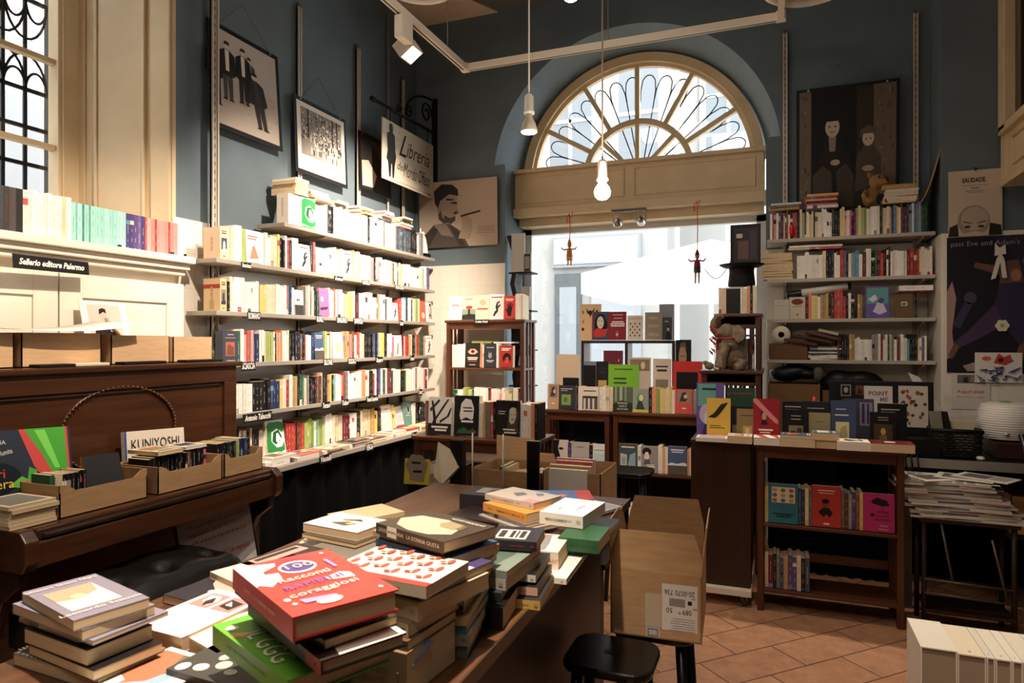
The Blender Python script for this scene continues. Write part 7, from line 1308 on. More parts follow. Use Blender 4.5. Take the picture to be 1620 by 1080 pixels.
# --- montessori boxes
gM = 'white boxed sets near the far table edge'
lay((802, 904), (896, 915), (940, 850), .936, .014, 'e9e0cc', 'large white picture book overhanging the table edge', 0, [('p', [(.1, .3), (.9, .2), (.9, .7), (.1, .8)], 'e9d07a'), ('p', [(.3, .1), (.9, .05), (.8, .3)], 'c9ccc2'), ('p', [(.2, .7), (.8, .8), (.8, .95), (.2, .9)], 'cf8a6a')], hard=True, sizes=(.17, .23), pages=M_PAGESW)
lay((853, 870), (887, 873), (893, 845), .98, .043, 'dfd3c4', 'small white boxed set with red script, on picture book', 0, [('r', .05, .5, .95, .95, '8a8a86'), ('r', .1, .8, .9, .93, 'c0453a'), ('p', [(.1, .3), (.9, .5), (.9, .6), (.1, .4)], 'efe8df')], [('montessori', .5, .2, .001, 'c8644a')] and None, [('montessori', .5, .42, 'b8503c')], sizes=(.075, .15), group=gM)
lay((886, 868), (940, 872), (980, 842), .950, .012, '3a3a2e', 'dark flat book below the green one at far edge', 0, [], sizes=(.12, .18))
lay((895, 850), (944, 855), (955, 836), .985, .034, '2f5a38', 'dark green book supporting the white boxed set', 0, [], sizes=(.11, .14))
lay((858, 809), (922, 817), (952, 790), 1.02, .033, 'e6ded0', 'white boxed set with green script lettering, on top', 0, [('r', 0, 0, 1, 1, 'e9edf0'), ('p', [(.2, .3), (.5, .4), (.7, .3), (.5, .25)], 'b9c6cf'), ('e', .3, .7, .06, .03, 'd99a5a')], None, [('montessori', .62, .42, '3a6a3a')], sizes=(.13, .19), group=gM, pages=mat('ddd2c2', .6))
lay((866, 790), (938, 790), (940, 776), .985, .02, '4f68a0', 'blue and red magazine with cartoon at far table edge', 0, [('r', 0, .0, 1, .25, 'c83a34'), ('e', .4, .5, .12, .08, 'd98a5a'), ('r', .1, .7, .9, .95, '6a80b0')], sizes=(.2, .14))
lay((930, 815), (985, 800), (1000, 788), .935, .010, 'd9d4cc', 'wrapped pale magazine at far right corner of table', 0, [('r', .05, .05, .95, .95, 'a9adb0')], sizes=(.2, .14))
lay((925, 838), (962, 842), (985, 820), .945, .014, '1f2b26', 'very dark small book at the far table edge', 0, [], sizes=(.1, .16))
# --- pile F, orange book pile further back
gF = 'back pile topped by the pinkish paperback'
lay((738, 806), (826, 838), (878, 815), .945, .012, 'b0a79a', 'grey thin book at base of the back pile', 0, [], stext=[('I PERSONAGGI', .5, .5, '3a3633')], sizes=(.235, .14), group=gF)
lay((760, 805), (832, 829), (880, 810), .957, .011, '8a7a72', 'striped thin book second from base of back pile', 0, [], sizes=(.19, .13), group=gF)
lay((753, 790), (835, 812), (884, 793), .984, .026, 'dd9a48', 'orange paperback in the middle of the back pile', 0, [], stext=[('SIMENON   TUTTI I RACCONTI', .4, .3, '3a2a14')], sizes=(.20, .14), group=gF)
lay((751, 777), (844, 796), (882, 782), 1.003, .018, 'c9bdb0', 'pinkish-grey paperback with bird shapes atop back pile', 0, [('p', [(.3, .5), (.5, .7), (.7, .6), (.6, .45)], '7a7478'), ('p', [(.6, .25), (.8, .4), (.9, .3), (.75, .2)], '7f8488'), ('r', 0, 0, .3, .25, 'd99aa0')], stext=[('CATTEDRALE', .5, .4, '6a625a')], sizes=(.205, .14), group=gF)
lay((737, 781), (812, 788), (830, 768), .975, .054, '2c292e', 'thick dark boxed book behind the orange pile', 0, [('r', .3, .2, .85, .8, '8a867e'), ('r', .4, .3, .75, .6, '55524e')], sizes=(.20, .14))
lay((690, 812), (790, 828), (830, 800), .940, .018, '241a1b', 'dark maroon book lying flat between tallest and back piles', 0, [('r', .1, .1, .9, .3, '5a2430')], sizes=(.2, .15))
# --- pile G, far left pile behind the red book
gG = 'far left pile near the black cloth'
lay((478, 868), (563, 888), (602, 862), .952, .030, '7c7468', 'thick grey-edged book at base of the far left pile', 3, [], sizes=(.2, .14), group=gG)
lay((474, 842), (562, 860), (600, 838), .966, .012, '5a4a3a', 'thin floral-edged book in far left pile', 3, [], sizes=(.2, .14), group=gG)
lay((473, 825), (565, 842), (597, 820), .990, .023, 'e3d6d2', 'white floral paperback on top of the far left pile', 3, [('p', [(.3, .3), (.5, .5), (.7, .45), (.6, .25)], '4a5a44'), ('e', .45, .6, .1, .06, 'c98a86'), ('e', .6, .4, .07, .05, 'c9b06a'), ('p', [(.4, .6), (.6, .75), (.7, .65)], '2f3a33')], sizes=(.2, .14), group=gG)
lay((570, 822), (640, 808), (625, 795), .95, .025, 'c9b78e', 'pale greenish book behind the far left pile', 0, [], sizes=(.2, .14))
# a paper bookmark sticking out of pile B
m = MB(); p0 = at(628, 1065, Z=.96); p1 = at(640, 1035, Z=1.0)
m.prism([(0, 0), (.016, 0), (.016, .07), (.0, .07)], 0, .0015, mat('5a5a80', .5), frame(p0, (1, .2, 0), (.2, .6, .35))); o = m.build('bookmark'); tag(o, 'blue-grey bookmark card jutting at the pile foot, bottom centre', 'bookmark')
# --- white volumes at the bottom right
t = thing('side_table', 'small dark table at bottom right under the white volumes', 'table', (.62, 2.05, 0))
m = MB(); m.box(.33, .80, 1.80, 2.06, .60, .62, M_TABLED); m.build('tabletop', t)
for x in (.34, .755):
    for y in (1.81, 2.015): m = MB(); m.box(x, x+.035, y, y+.035, 0, .60, M_TABLED); m.build('leg', t)
x = at(1464, 1040, Z=.785).x; y0 = 1.81
for i, (T_, c_, lb) in enumerate([(.073, 'eee4d2', 'leftmost thick white volume at the bottom right'), (.055, 'ecdcc0', 'second white volume from left at bottom right'), (.016, 'e6dcc8', 'thin third white volume at the bottom right'), (.03, 'ede2cd', 'fourth white volume from left, bottom right'), (.02, 'efe5d4', 'fifth white volume from left, bottom right'), (.04, 'ece0ca', 'sixth white volume from left, bottom right'), (.04, 'eadfca', 'rightmost white volume, at bottom right corner')]):
    M = Matrix(((1, 0, 0, x), (0, 0, 1, y0), (0, -1, 0, .785+(0.0 if i else .004)), (0, 0, 0, 1)))
    d = add_book(M, T_, .16, .175, c_, label=lb, code='c', pages=mat('a3917a', .8), hard=True, group='white volumes at the bottom right', force=True, cover=[], spine=[(.45, .1, .55, .13, '8a7a6a')] if i else [(.5, .5, .51, .52, '8a7a6a')], row='br'); d['rgb'] = hx(c_); x += T_+.001

# ================================================================ objects on the right
def blob(m, pts, mt, M=None):
    for (x, y, z, rx, ry, rz) in pts:
        n1, n2 = 12, 16; vs = [(x, y, z+rz)]; fs = []
        for i in range(1, n1):
            a = PI*i/n1
            for j in range(n2): b_ = 2*PI*j/n2; vs.append((x+rx*math.sin(a)*math.cos(b_), y+ry*math.sin(a)*math.sin(b_), z+rz*math.cos(a)))
        vs.append((x, y, z-rz))
        for j in range(n2): fs.append((0, 1+j, 1+(j+1) % n2)); fs.append((len(vs)-1, 1+(n1-2)*n2+(j+1) % n2, 1+(n1-2)*n2+j))
        for i in range(n1-2):
            for j in range(n2): a = 1+i*n2+j; b_ = 1+i*n2+(j+1) % n2; fs.append((a, a+n2, b_+n2, b_))
        m.add(vs, fs, mt, M, True)
def remesh(o, vx, mt=None, smooth=4):
    r = o.modifiers.new('remesh', 'REMESH'); r.mode = 'VOXEL'; r.voxel_size = vx; r.use_smooth_shade = True
    s = o.modifiers.new('smooth', 'SMOOTH'); s.factor = .5; s.iterations = smooth
def fur(name, c0, c1, sc=60, bs=.5):
    def fn(nt, b):
        f = noise(nt, coords(nt), sc, 5, .7); nt.links.new(ramp(nt, f, [(.3, c0), (.7, c1)]), b.inputs['Base Color']); bump(nt, b, f, bs, .01)
    return nodemat(name, fn, .9)
# teddy bear
p = at(1379, 325, Y=5.30); z0 = 2.44; s = 1.0; T = Matrix.Translation((p.x, 5.30, z0)) @ Matrix.Rotation(math.radians(25), 4, 'Z') @ Matrix.Scale(1.12, 4)
t = thing('teddy_bear', 'brown teddy bear slumped on the top right shelf books', 'teddy bear', (p.x, 5.30, z0))
m = MB(); F_ = fur('teddy_fur', '8a6638', 'a87f4a')
blob(m, [(0, 0, .055, .055, .048, .065), (.025, -.02, .155, .050, .046, .046), (.045, -.062, .143, .026, .026, .020), (-.02, -.01, .197, .017, .010, .018), (.062, -.01, .195, .017, .010, .018)], F_, T)
m.tube([T @ Vector(q) for q in ((-.04, -.01, .095), (-.072, -.035, .065), (-.075, -.055, .035))], [.018, .018, .019], F_, 10)
m.tube([T @ Vector(q) for q in ((.04, -.01, .095), (.072, -.04, .075), (.08, -.06, .05))], [.018, .018, .019], F_, 10)
m.tube([T @ Vector(q) for q in ((-.03, -.01, .025), (-.055, -.06, .018), (-.065, -.085, .025))], [.024, .022, .022], F_, 10)
m.tube([T @ Vector(q) for q in ((.03, -.01, .025), (.045, -.06, .018), (.05, -.085, .025))], [.024, .022, .022], F_, 10)
remesh(m.build('body', t), .005)
m = MB(); blob(m, [(.047, -.087, .150, .009, .006, .007)], M_BLACK, T); m.build('nose', t)
for ex_ in (.008, .055): m = MB(); blob(m, [(ex_, -.062, .172, .0055, .0045, .0055)], M_BLACKG, T); m.build('eye', t)
m = MB(); blob(m, [(.03, -.045, .04, .03, .012, .035)], mat('232a3c', .8), T); m.build('dark_patch', t)
# elephant statue
p = at(1150, 586, Y=4.72); T = Matrix.Translation((p.x, 4.70, 1.311)) @ Matrix.Rotation(math.radians(15), 4, 'Z') @ Matrix.Scale(1.08, 4)
t = thing('elephant_statue', 'grey-brown sitting elephant statue with raised trunk and red ribbon', 'statue', (p.x, 4.70, 1.311))
E_ = noisy('weathered_stone', '6a5a45', '8c7b62', 30, rough=.55, bs=.3)
m = MB(); blob(m, [(.05, .02, .09, .075, .06, .085), (.03, .0, .17, .06, .052, .07), (.0, -.01, .235, .05, .045, .052)], E_, T)
m.tube([T @ Vector(q) for q in ((-.03, -.01, .235), (-.065, -.02, .225), (-.085, -.02, .25), (-.085, -.02, .295), (-.065, -.02, .33), (-.035, -.02, .335), (-.025, -.02, .315))], [.032, .028, .024, .02, .017, .014, .012], E_, 12)
for y in (-.045, .035): m.tube([T @ Vector(q) for q in ((-.01, y, .16), (-.035, y-.01, .08), (-.045, y-.01, .012))], [.034, .028, .03], E_, 12)
for y in (-.055, .06): m.tube([T @ Vector(q) for q in ((.08, y, .06), (.07, y-.01, .025), (.03, y-.02, .015))], [.045, .035, .028], E_, 12)
remesh(m.build('body', t), .006, smooth=6)
for sy in (-1, 1):
    m = MB(); F = T @ frame((.035, sy*.05, .22), (1, sy*.4, 0), (0, sy*-.15, 1)); m.prism([(-.02, .05), (.03, .055), (.065, .02), (.06, -.03), (.02, -.055), (-.01, -.02)], -.004, .004, E_, F); m.build('ear', t, bevel=.003)
for sy in (-1, 1): m = MB(); m.tube([T @ Vector(q) for q in ((-.045, sy*.022, .205), (-.075, sy*.026, .19), (-.095, sy*.026, .20))], [.008, .006, .002], mat('d9cdb5', .4), 8); m.build('tusk', t)
m = MB()
for (x, y) in ((-.045, -.055), (-.045, .025)):
    for i in range(4): blob(m, [(x-.026+.004*abs(i-1.5), y-.018+.012*i, .008, .007, .006, .008)], mat('c9bda5', .4), T)
m.build('toenails', t)
m = MB(); rd = mat('c23a3a', .5)
m.tube([T @ Vector((.015+.062*math.cos(2*PI*i/20), -.002+.058*math.sin(2*PI*i/20), .195)) for i in range(20)], .006, rd, 8, closed=True)
for i in range(12): q = Vector((-.07-.02*math.sin(i*1.3), -.03, .27-.015*i)); m.tube([T @ q, T @ (q+Vector((-.02, -.01, .012))), T @ (q+Vector((.0, -.012, -.012)))], .0045, rd, 6)
m.build('ribbon', t)
m = MB(); blob(m, [(-.11, -.03, .025, .03, .022, .024), (-.135, -.03, .045, .016, .014, .014)], E_, T); o = m.build('small_ornament'); remesh(o, .005); tag(o, 'small stone animal ornament at the elephant statue foot', 'ornament')
# top hat upside down with a dark frame on it
p = at(1180, 430, Y=4.93); T = Matrix.Translation((p.x-.03, 4.98, 1.885))
t = thing('top_hat', 'black top hat turned upside down on the narrow stand books', 'hat', (p.x-.03, 4.98, 1.885))
m = MB(); m.lathe([(0.0, 0.0), (.088, 0.0), (.092, .01), (.082, .10), (.085, .135)], mat('0c0b0c', .7), T, 28); m.build('crown', t)
m = MB(); m.lathe([(.083, .130), (.125, .136), (.150, .150), (.152, .154), (.125, .142), (.083, .136)], mat('0c0b0c', .7), T, 28); m.build('brim', t)
m = MB(); F = frame((p.x-.005, 4.98, 2.175), (1, 0, 0), (0, .04, 1)); m.box(-.10, .10, -.145, .145, -.03, 0, M_BLACK, F); m.rect(-.075, -.12, .085, .12, '2a2226', F, .001); m.rect(-.05, -.10, .02, .03, '5a4436', F, .0014); m.rect(-.06, .05, -.02, .08, 'b9aaa0', F, .0014); m.rect(.03, -.1, .07, .1, '3a3038', F, .0014)
tag(m.build('picture_frame'), 'dark framed picture standing in the upturned top hat', 'picture frame')
# paper roll, cartons and bundles on the right shelves
p = at(1226, 543, Y=5.22); t = thing('paper_roll', 'roll of white paper lying end-on on fourth right shelf box', 'roll', (p.x, 5.3, 1.49))
m = MB(); M = Matrix.Translation((.045, 5.20, 1.549)) @ Matrix.Rotation(-PI/2, 4, 'X')
m.lathe([(.022, 0), (.062, 0), (.062, .22), (.022, .22), (.022, 0)], mat('d9cdb9', .7), M, 30); m.build('paper', t)
m = MB(); m.lathe([(.018, -.001), (.0215, -.001), (.0215, .221), (.018, .221), (.018, -.001)], mat('6a5238', .8), M, 24); m.build('core_tube', t)
carton('cardboard_box', 'closed brown cardboard box under the paper roll', -.035, .222, 5.21, 5.42, 1.3705, 1.485, mat('6e5034', .8))
for i, (x, y, z, w_, ang, c) in enumerate([(.17, 5.27, 1.486, .22, -10, '5a3024'), (.24, 5.28, 1.512, .26, -12, '4a3424'), (.31, 5.28, 1.533, .22, -14, '5a4030'), (.35, 5.27, 1.556, .13, -14, 'b9a88c')]):
    F = Matrix.Translation((x, y, z)) @ Matrix.Rotation(math.radians(-ang), 4, 'Y'); m = MB(); m.box(-w_/2, w_/2, -.08, .1, 0, .02, mat(c, .6), F)
    tag(m.build('folder', bevel=.002), ['red-brown folder lowest of the tilted folders right of paper roll', 'dark brown long folder tilted over the red-brown one', 'brown folder tilted on the long dark folder', 'small cream box tilted atop the brown folders'][i], 'folder', 'tilted folders on fourth right shelf')
m = MB(); m.box(.40, .425, 5.22, 5.35, 1.44, 1.56, mat('c9bfae', .6)); tag(m.build('paper_packet'), 'narrow white packet standing beside the tilted folders', 'packet') if False else None
carton('cardboard_box', 'big brown cardboard box on the lowest right shelf', -.04, .30, 5.16, 5.42, .8005, 1.20, mat('7c5c3c', .8))
carton('cardboard_box', 'brown cardboard box behind red candle on lowest right shelf', .31, .44, 5.18, 5.42, .8005, 1.16, mat('6f5236', .8))
def bagblob(label, x, z, rx, rz, c, name='black_bag'):
    m = MB(); rr = random.Random(label); blob(m, [(x+rr.uniform(-.5, .5)*rx, 5.3, z+rr.uniform(-.3, .3)*rz, rx*rr.uniform(.5, .8), .09, rz*rr.uniform(.6, .9)) for _ in range(6)], mat(c, .5)); o = m.build(name); remesh(o, .01, smooth=3); tag(o, label, 'bag')
bagblob('black plastic bag stuffed left under the fourth right shelf', .14, 1.275, .16, .06, '121317'); bagblob('dark bundle squeezed in middle under the fourth right shelf', .52, 1.23, .2, .085, '0f0f12')
m = MB(); blob(m, [(.29, 5.24, 1.27, .035, .03, .055)], fur('grey_wool', '4a4642', '6a655e', 90)); tag(m.build('wool_hat'), 'grey woolly hat between the black bags on right shelf', 'hat')
t = thing('poster_tube', 'black and white wrapped tube across books, third right shelf', 'tube', (.28, 5.27, 1.85))
F = Matrix.Translation((.29, 5.26, 1.862)) @ Matrix.Rotation(math.radians(-8), 4, 'Y') @ Matrix.Rotation(PI/2, 4, 'Y')
m = MB(); m.lathe([(0, -.21), (.02, -.21), (.026, -.19), (.026, .21), (0, .21)], mat('15151a', .4), F, 16); m.build('tube_body', t)
m = MB(); m.lathe([(.0265, -.11), (.0272, -.11), (.0272, .19), (.0265, .19)], mat('c9c4bc', .4), F, 16); m.build('label', t)
t = thing('cardboard_sheet', 'curved brown cardboard sheet leaning at end of top right shelf', 'cardboard', (.97, 5.3, 2.25)); m = MB(); vs = []; fs = []
for i in range(9): q = i/8; vs += [(.905+.13*q**.8, 5.15+.02*q, 2.42+.40*q-.03*math.sin(PI*q)), (.925+.13*q**.8, 5.42, 2.44+.36*q-.03*math.sin(PI*q))]
for i in range(8): fs.append((2*i, 2*i+1, 2*i+3, 2*i+2))
m.add(vs, fs, M_CARD, None, True); o = m.build('sheet', t); s_ = o.modifiers.new('solid', 'SOLIDIFY'); s_.thickness = .004
m = MB(); blob(m, [(.115, 5.19, 2.29, .018, .012, .045)], mat('c8202a', .15, .3)); tag(m.build('red_foil_ornament'), 'crumpled red foil ornament among the top right books', 'ornament')
m = MB(); m.lathe([(0, 0), (.009, 0), (.008, .055), (.003, .06), (0, .066)], mat('d9443a', .4), Matrix.Translation((at(1288, 640, Y=4.24).x, 4.235, 1.122)), 12); 
p = at(1288, 640, Y=4.235); m.lathe([(0, -.19), (.018, -.19), (.018, -.003), (0, -.003)], M_BLACK, Matrix.Translation((p.x, 4.235, 1.122)), 12); tag(m.build('red_candle'), 'small red candle showing above the black covers on counter', 'candle')
# white statuette at end of the left top shelf
p = at(671, 392, X=-2.90); T = Matrix.Translation((-2.90, p.y-.02, 2.275)); t = thing('statuette', 'white robed statuette with raised arm at the left rack end', 'statuette', (-2.90, p.y-.02, 2.275))
m = MB(); wm = mat('ddd2c0', .5); m.lathe([(0, 0), (.045, 0), (.04, .06), (.03, .12), (.022, .15), (.012, .16), (0, .162)], wm, T, 14); m.tube([T @ Vector(q) for q in ((.0, -.02, .145), (.0, -.045, .165), (.0, -.048, .22))], [.012, .011, .007], wm, 8); m.tube([T @ Vector(q) for q in ((.0, .02, .14), (.0, .035, .10), (.0, .03, .07))], [.012, .011, .007], wm, 8); blob(m, [(0, 0, .178, .016, .016, .02)], wm, T)
remesh(m.build('figure', t), .004, smooth=3)
m = MB(); m.box(-.05, .05, -.05, .05, -.028, 0.0, M_BLACK, T); m.build('plinth', t)
# hanging puppets
def puppet(u, v0, vt, Y, label, shirt, short, big, cat='puppet'):
    zt = at(u, v0, Y=Y).z; p = at(u, vt, Y=Y); t = thing('hanging_puppet', label, cat, (p.x, Y, p.z), group='little puppets hung in the shop window')
    m = MB(); m.tube([(p.x, Y, zt), (p.x+.004, Y, (zt+p.z)/2), (p.x, Y, p.z+.05)], .0035, mat('d8404a', .5), 6)
    m.tube([(p.x, Y, zt), (p.x-.02, Y, zt-.02), (p.x-.025, Y, zt-.08)], .004, mat('d8404a', .5), 6); m.tube([(p.x, Y, zt), (p.x+.03, Y, zt+.012), (p.x+.012, Y, zt-.03)], .004, mat('d8404a', .5), 6); m.build('red_ribbon', t)
    sk = mat('b8845a', .5)
    m = MB(); blob(m, [(p.x, Y, p.z+.02, .018, .017, .022)], sk); m.build('head', t)
    m = MB(); m.lathe([(.02, .0), (.012, .03), (0.0, .055)], mat(shirt, .6), Matrix.Translation((p.x, Y, p.z+.03)), 12); m.build('cap', t)
    m = MB(); m.lathe([(0, 0), (.028, .0), (.024, .05), (.012, .075), (0, .078)], mat(shirt, .6), Matrix.Translation((p.x, Y, p.z-.078)), 12)
    for sx in (-1, 1): m.tube([(p.x+sx*.018, Y, p.z-.012), (p.x+sx*.05, Y-.01, p.z-.02), (p.x+sx*.07, Y-.02, p.z-.0)], [.008, .007, .005], mat(shirt, .6), 6)
    m.build('shirt', t)
    m = MB(); m.lathe([(0, 0), (.028, .0), (.026, .035), (0, .036)], mat(short, .6), Matrix.Translation((p.x, Y, p.z-.11)), 12); m.build('shorts', t)
    for sx in (-1, 1): m = MB(); L_ = .085 if big else .04; m.tube([(p.x+sx*.013, Y, p.z-.105), (p.x+sx*.014, Y, p.z-.105-L_), (p.x+sx*.014, Y-.018, p.z-.11-L_)], [.008, .006, .006], sk, 8); m.build('leg', t)
puppet(901, 338, 391, 5.62, 'small orange puppet on red ribbon, left in the shop window', 'c98a4a', 'd9a05a', False)
puppet(1103, 318, 409, 5.62, 'wooden puppet in maroon and green hung on red ribbon', '8a2440', '2f5a34', True)
m = MB(); a_ = at(1115, 425, Y=5.62); b_ = at(1158, 408, Y=5.2); m.tube([a_+(b_-a_)*i/12+Vector((0, 0, -.11*math.sin(PI*i/12))) for i in range(13)], .003, mat('a9aaa6', .4), 6); tag(m.build('cable'), 'thin grey cable looping from the puppet to the top hat', 'cable')
# narrow ladder shelf in the window reveal
t = thing('ladder_shelf', 'narrow black zigzag shelf in the left window reveal', 'shelf', (-2.08, 5.5, .9))
m = MB(); k = M_BLACK
zz = [(-2.17, 2.42), (-2.10, 2.20), (-2.14, 2.0), (-2.09, 1.8), (-2.13, 1.6), (-2.09, 1.4), (-2.12, 1.2), (-2.09, 1.0), (-2.10, .9)]
for i in range(len(zz)-1):
    (x0, z0_), (x1, z1_) = zz[i], zz[i+1]; m.add([(x0, 5.44, z0_), (x0+.04, 5.44, z0_), (x1+.04, 5.44, z1_), (x1, 5.44, z1_), (x0, 5.60, z0_), (x0+.04, 5.60, z0_), (x1+.04, 5.60, z1_), (x1, 5.60, z1_)], [(0, 1, 2, 3), (7, 6, 5, 4), (0, 4, 5, 1), (1, 5, 6, 2), (2, 6, 7, 3), (3, 7, 4, 0)], k)
m.build('zigzag_post', t)
for z_ in (2.10, 1.77, 1.43, 1.12): m = MB(); m.box(-2.15, -1.94, 5.436, 5.60, z_-.012, z_, k); m.build('shelf_board', t)
for z_, x_, w_, h_, c, lb, cv in ((2.10, -2.12, .12, .33, 'b9b7ae', 'tall pale grey book, top of the zigzag shelf', []), (2.10, -2.005, .06, .15, '2a2725', 'small dark framed card on top of zigzag shelf', [('r', .15, .15, .85, .85, '8f8a80')]), (1.77, -2.03, .08, .20, 'b3aca0', 'pale grey book, second board of the zigzag shelf', []), (1.43, -2.12, .15, .19, '121114', 'black book on the third board of zigzag shelf', []), (1.12, -2.08, .11, .17, '3a1a2c', 'dark book with pink corner, lowest board of zigzag shelf', [('p', [(.4, 1), (1, 1), (1, .5), (.7, .6)], 'c8336a')])):
    b = add_book(up_M((x_, 5.44, z_+.001), (1, 0), (0, -1), True, .02), .02, w_, h_, c, label=lb, cover=cv, face=True, force=True, row='zig'); b['rgb'] = hx(c)
m = MB(); m.box(-2.0, -1.945, 5.437, 5.47, 1.431, 1.47, mat('c8332c', .5)); tag(m.build('red_box'), 'tiny red box on third board of the zigzag shelf', 'box')
lie(-1.90, 5.46, 1.4305, .10, .18, .012, -90, 'c', 'cream book lying out from third board of zigzag shelf', 'zig', None) if False else None
# computer monitor seen from behind, desk, basket, diffuser, newspapers
t = thing('computer_desk', 'black-topped desk with pale edge behind the newspapers', 'desk', (1.1, 4.6, 0))
m = MB(); m.box(.66, 1.58, 4.32, 4.92, .83, .85, M_BLACKG); m.build('desktop', t); m = MB(); m.box(.66, 1.58, 4.31, 4.32, .80, .851, mat('a9a196', .35, .5)); m.build('edge_rail', t)
for x in (.68, 1.53):
    for y in (4.34, 4.86): m = MB(); m.box(x, x+.04, y, y+.04, 0, .83, mat('6a655e', .4, .4)); m.build('leg', t)
t = thing('computer_monitor', 'black monitor back covered with stickers, behind right counter', 'monitor', (.585, 4.55, .8))
F = frame((.585, 4.52, 1.10), (1, -.03, 0), (0, .06, 1))
m = MB(); m.box(-.275, .275, -.17, .165, -.025, 0, M_BLACK, F); m.box(-.17, .17, -.11, .10, -.001, .012, mat('151416', .5), F) if False else None; m.build('case', t, bevel=.006)
m = MB(); m.tube([(.585, 4.58, .95), (.585, 4.60, .86)], .03, M_BLACK, 10); m.lathe([(0, 0), (.12, 0), (.11, .012), (0, .015)], M_BLACK, Matrix.Translation((.585, 4.60, .851)), 24); m.build('stand', t)
m = MB(); e_ = .0015
m.rect(-.085, -.09, .065, .135, 'cfc5b6', F, e_); m.build('printed_sheet', t); text('POINT', F @ Matrix.Translation((-.01, .09, .0025)), .035, '6a5a60', t, bold=.0006); text('ME', F @ Matrix.Translation((.02, .055, .0025)), .035, '7a6a8a', t, bold=.0006); text('EASY', F @ Matrix.Translation((.025, .02, .0025)), .035, '8a5a70', t, bold=.0006)
m = MB(); m.rect(.095, -.10, .245, .14, 'c2b8a8', F, e_); rr = random.Random(4)
for i in range(26): m.ell(.11+rr.random()*.12, -.08+rr.random()*.2, .007+.006*rr.random(), .009+.006*rr.random(), mat(rr.choice(['2a2420', '5a3a34', '8a4a40', '3a3a4a'])), F, e_+.0006+i*1e-5, 8)
m.build('cartoon_sheet', t)
m = MB(); m.rect(-.21, .07, -.155, .14, '8a8782', F, e_); m.rect(-.204, .076, -.161, .134, '17151a', F, e_+.0003); m.ell(-.182, .108, .012, .018, mat('9a948a'), F, e_+.0006); m.rect(-.13, .08, -.088, .135, '7a4028', F, e_); m.plate([(-.125, .085), (-.11, .13), (-.10, .1), (-.092, .12), (-.094, .085)], '2a1a14', F, e_+.0003); m.build('small_stickers', t)
t = thing('desk_case', 'black box under the monitor corner with trailing cables', 'box', (.80, 4.42, .851)); m = MB(); m.box(.70, .86, 4.36, 4.5, .8515, .95, M_BLACK); m.build('box_body', t)
m = MB()
for x in (.70, .73, .76): m.tube([(x, 4.36, .88), (x-.02, 4.30, .86), (x-.01, 4.28, .75), (x+.03, 4.29, .60)], .004, M_BLACK, 6)
m.build('cables', t)
wk = mat('16120f', .6)
a_ = at(1476, 700, Y=4.42).x; b_ = at(1548, 700, Y=4.42).x; t = thing('wicker_basket', 'black wicker basket of papers on desk beside the monitor', 'basket', ((a_+b_)/2, 4.5, .851))
m = MB()
m.box(a_+.01, b_-.01, 4.40, 4.58, .852, .86, wk)
for i in range(9):
    z_ = .862+.0155*i; o_ = .008*i/9; off = 0
    P_ = [(a_-o_, 4.39-o_), (b_+o_, 4.39-o_), (b_+o_, 4.59+o_), (a_-o_, 4.59+o_)]; pts = []
    for j in range(4):
        (x0, y0_), (x1, y1_) = P_[j], P_[(j+1) % 4]
        for q in range(12): f = q/12; w_ = .0035*math.sin((q+i)*PI); s2 = .004*(1 if (q+i) % 2 else -1); nx_, ny_ = (y1_-y0_), -(x1-x0); l_ = math.hypot(nx_, ny_); pts.append((x0+(x1-x0)*f+nx_/l_*s2, y0_+(y1_-y0_)*f+ny_/l_*s2, z_))
    m.tube(pts, .0075, wk, 6, closed=True)
m.build('woven_sides', t)
m = MB(); m.tube([(a_-.01, 4.38, 1.003), (b_+.01, 4.38, 1.003), (b_+.01, 4.60, 1.003), (a_-.01, 4.60, 1.003)], .011, wk, 8, closed=True); m.build('rim', t)
for i, (x, w_, z_, c, tl, lb, nm_) in enumerate([(a_+.035, .06, 1.10, '8a8068', -.12, 'greenish cards at left in wicker basket', 'paper_cards'), (a_+.075, .07, 1.10, '1b1a1c', -.2, 'black folder leaning in the wicker basket', 'folder'), (a_+.17, .13, 1.045, 'cdbb9f', 0, 'cream card box in the wicker basket', 'card_box')]):
    F = frame((x, 4.49+.02*i, (z_+.87)/2), (1, 0, 0), (tl, 0, 1)); m = MB(); h_ = (z_-.87); m.box(-w_/2, w_/2, -h_/2, h_/2, -.008, .008, mat(c, .6), F); tag(m.build(nm_), lb, 'papers', 'papers in the wicker basket')
m = MB(); F = frame((.86, 4.70, 1.17), (1, 0, 0), (-.35, .1, 1)); m.plate([(-.05, .15), (.0, .12), (.06, -.12), (.04, -.20), (-.04, -.05)], 'cfc8bc', F); m.plate([(-.05, .15), (.0, .12), (.06, -.12), (.04, -.20), (-.04, -.05)][::-1], 'cfc8bc', F, -.002); tag(m.build('paper_sheet'), 'white paper sheets sagging between monitor and basket', 'paper')
p = at(1592, 697, Y=4.60); t = thing('aroma_diffuser', 'round white ribbed humidifier on the desk at right edge', 'humidifier', (p.x, 4.60, .93))
m = MB(); pr = [(.0, .0), (.075, .0), (.085, .008)]
for i in range(15): f = i/14; r_ = .105+.04*math.sin(PI*(.15+.72*f)); pr += [(r_+.002, .012+.18*f), (r_+.002, .012+.18*f+.006), (r_-.003, .012+.18*f+.009)]
pr += [(.10, .208), (.085, .212), (0, .212)]; m.lathe(pr, mat('e0d9d0', .35), Matrix.Translation((p.x, 4.60, .94)), 40); m.build('ribbed_body', t)
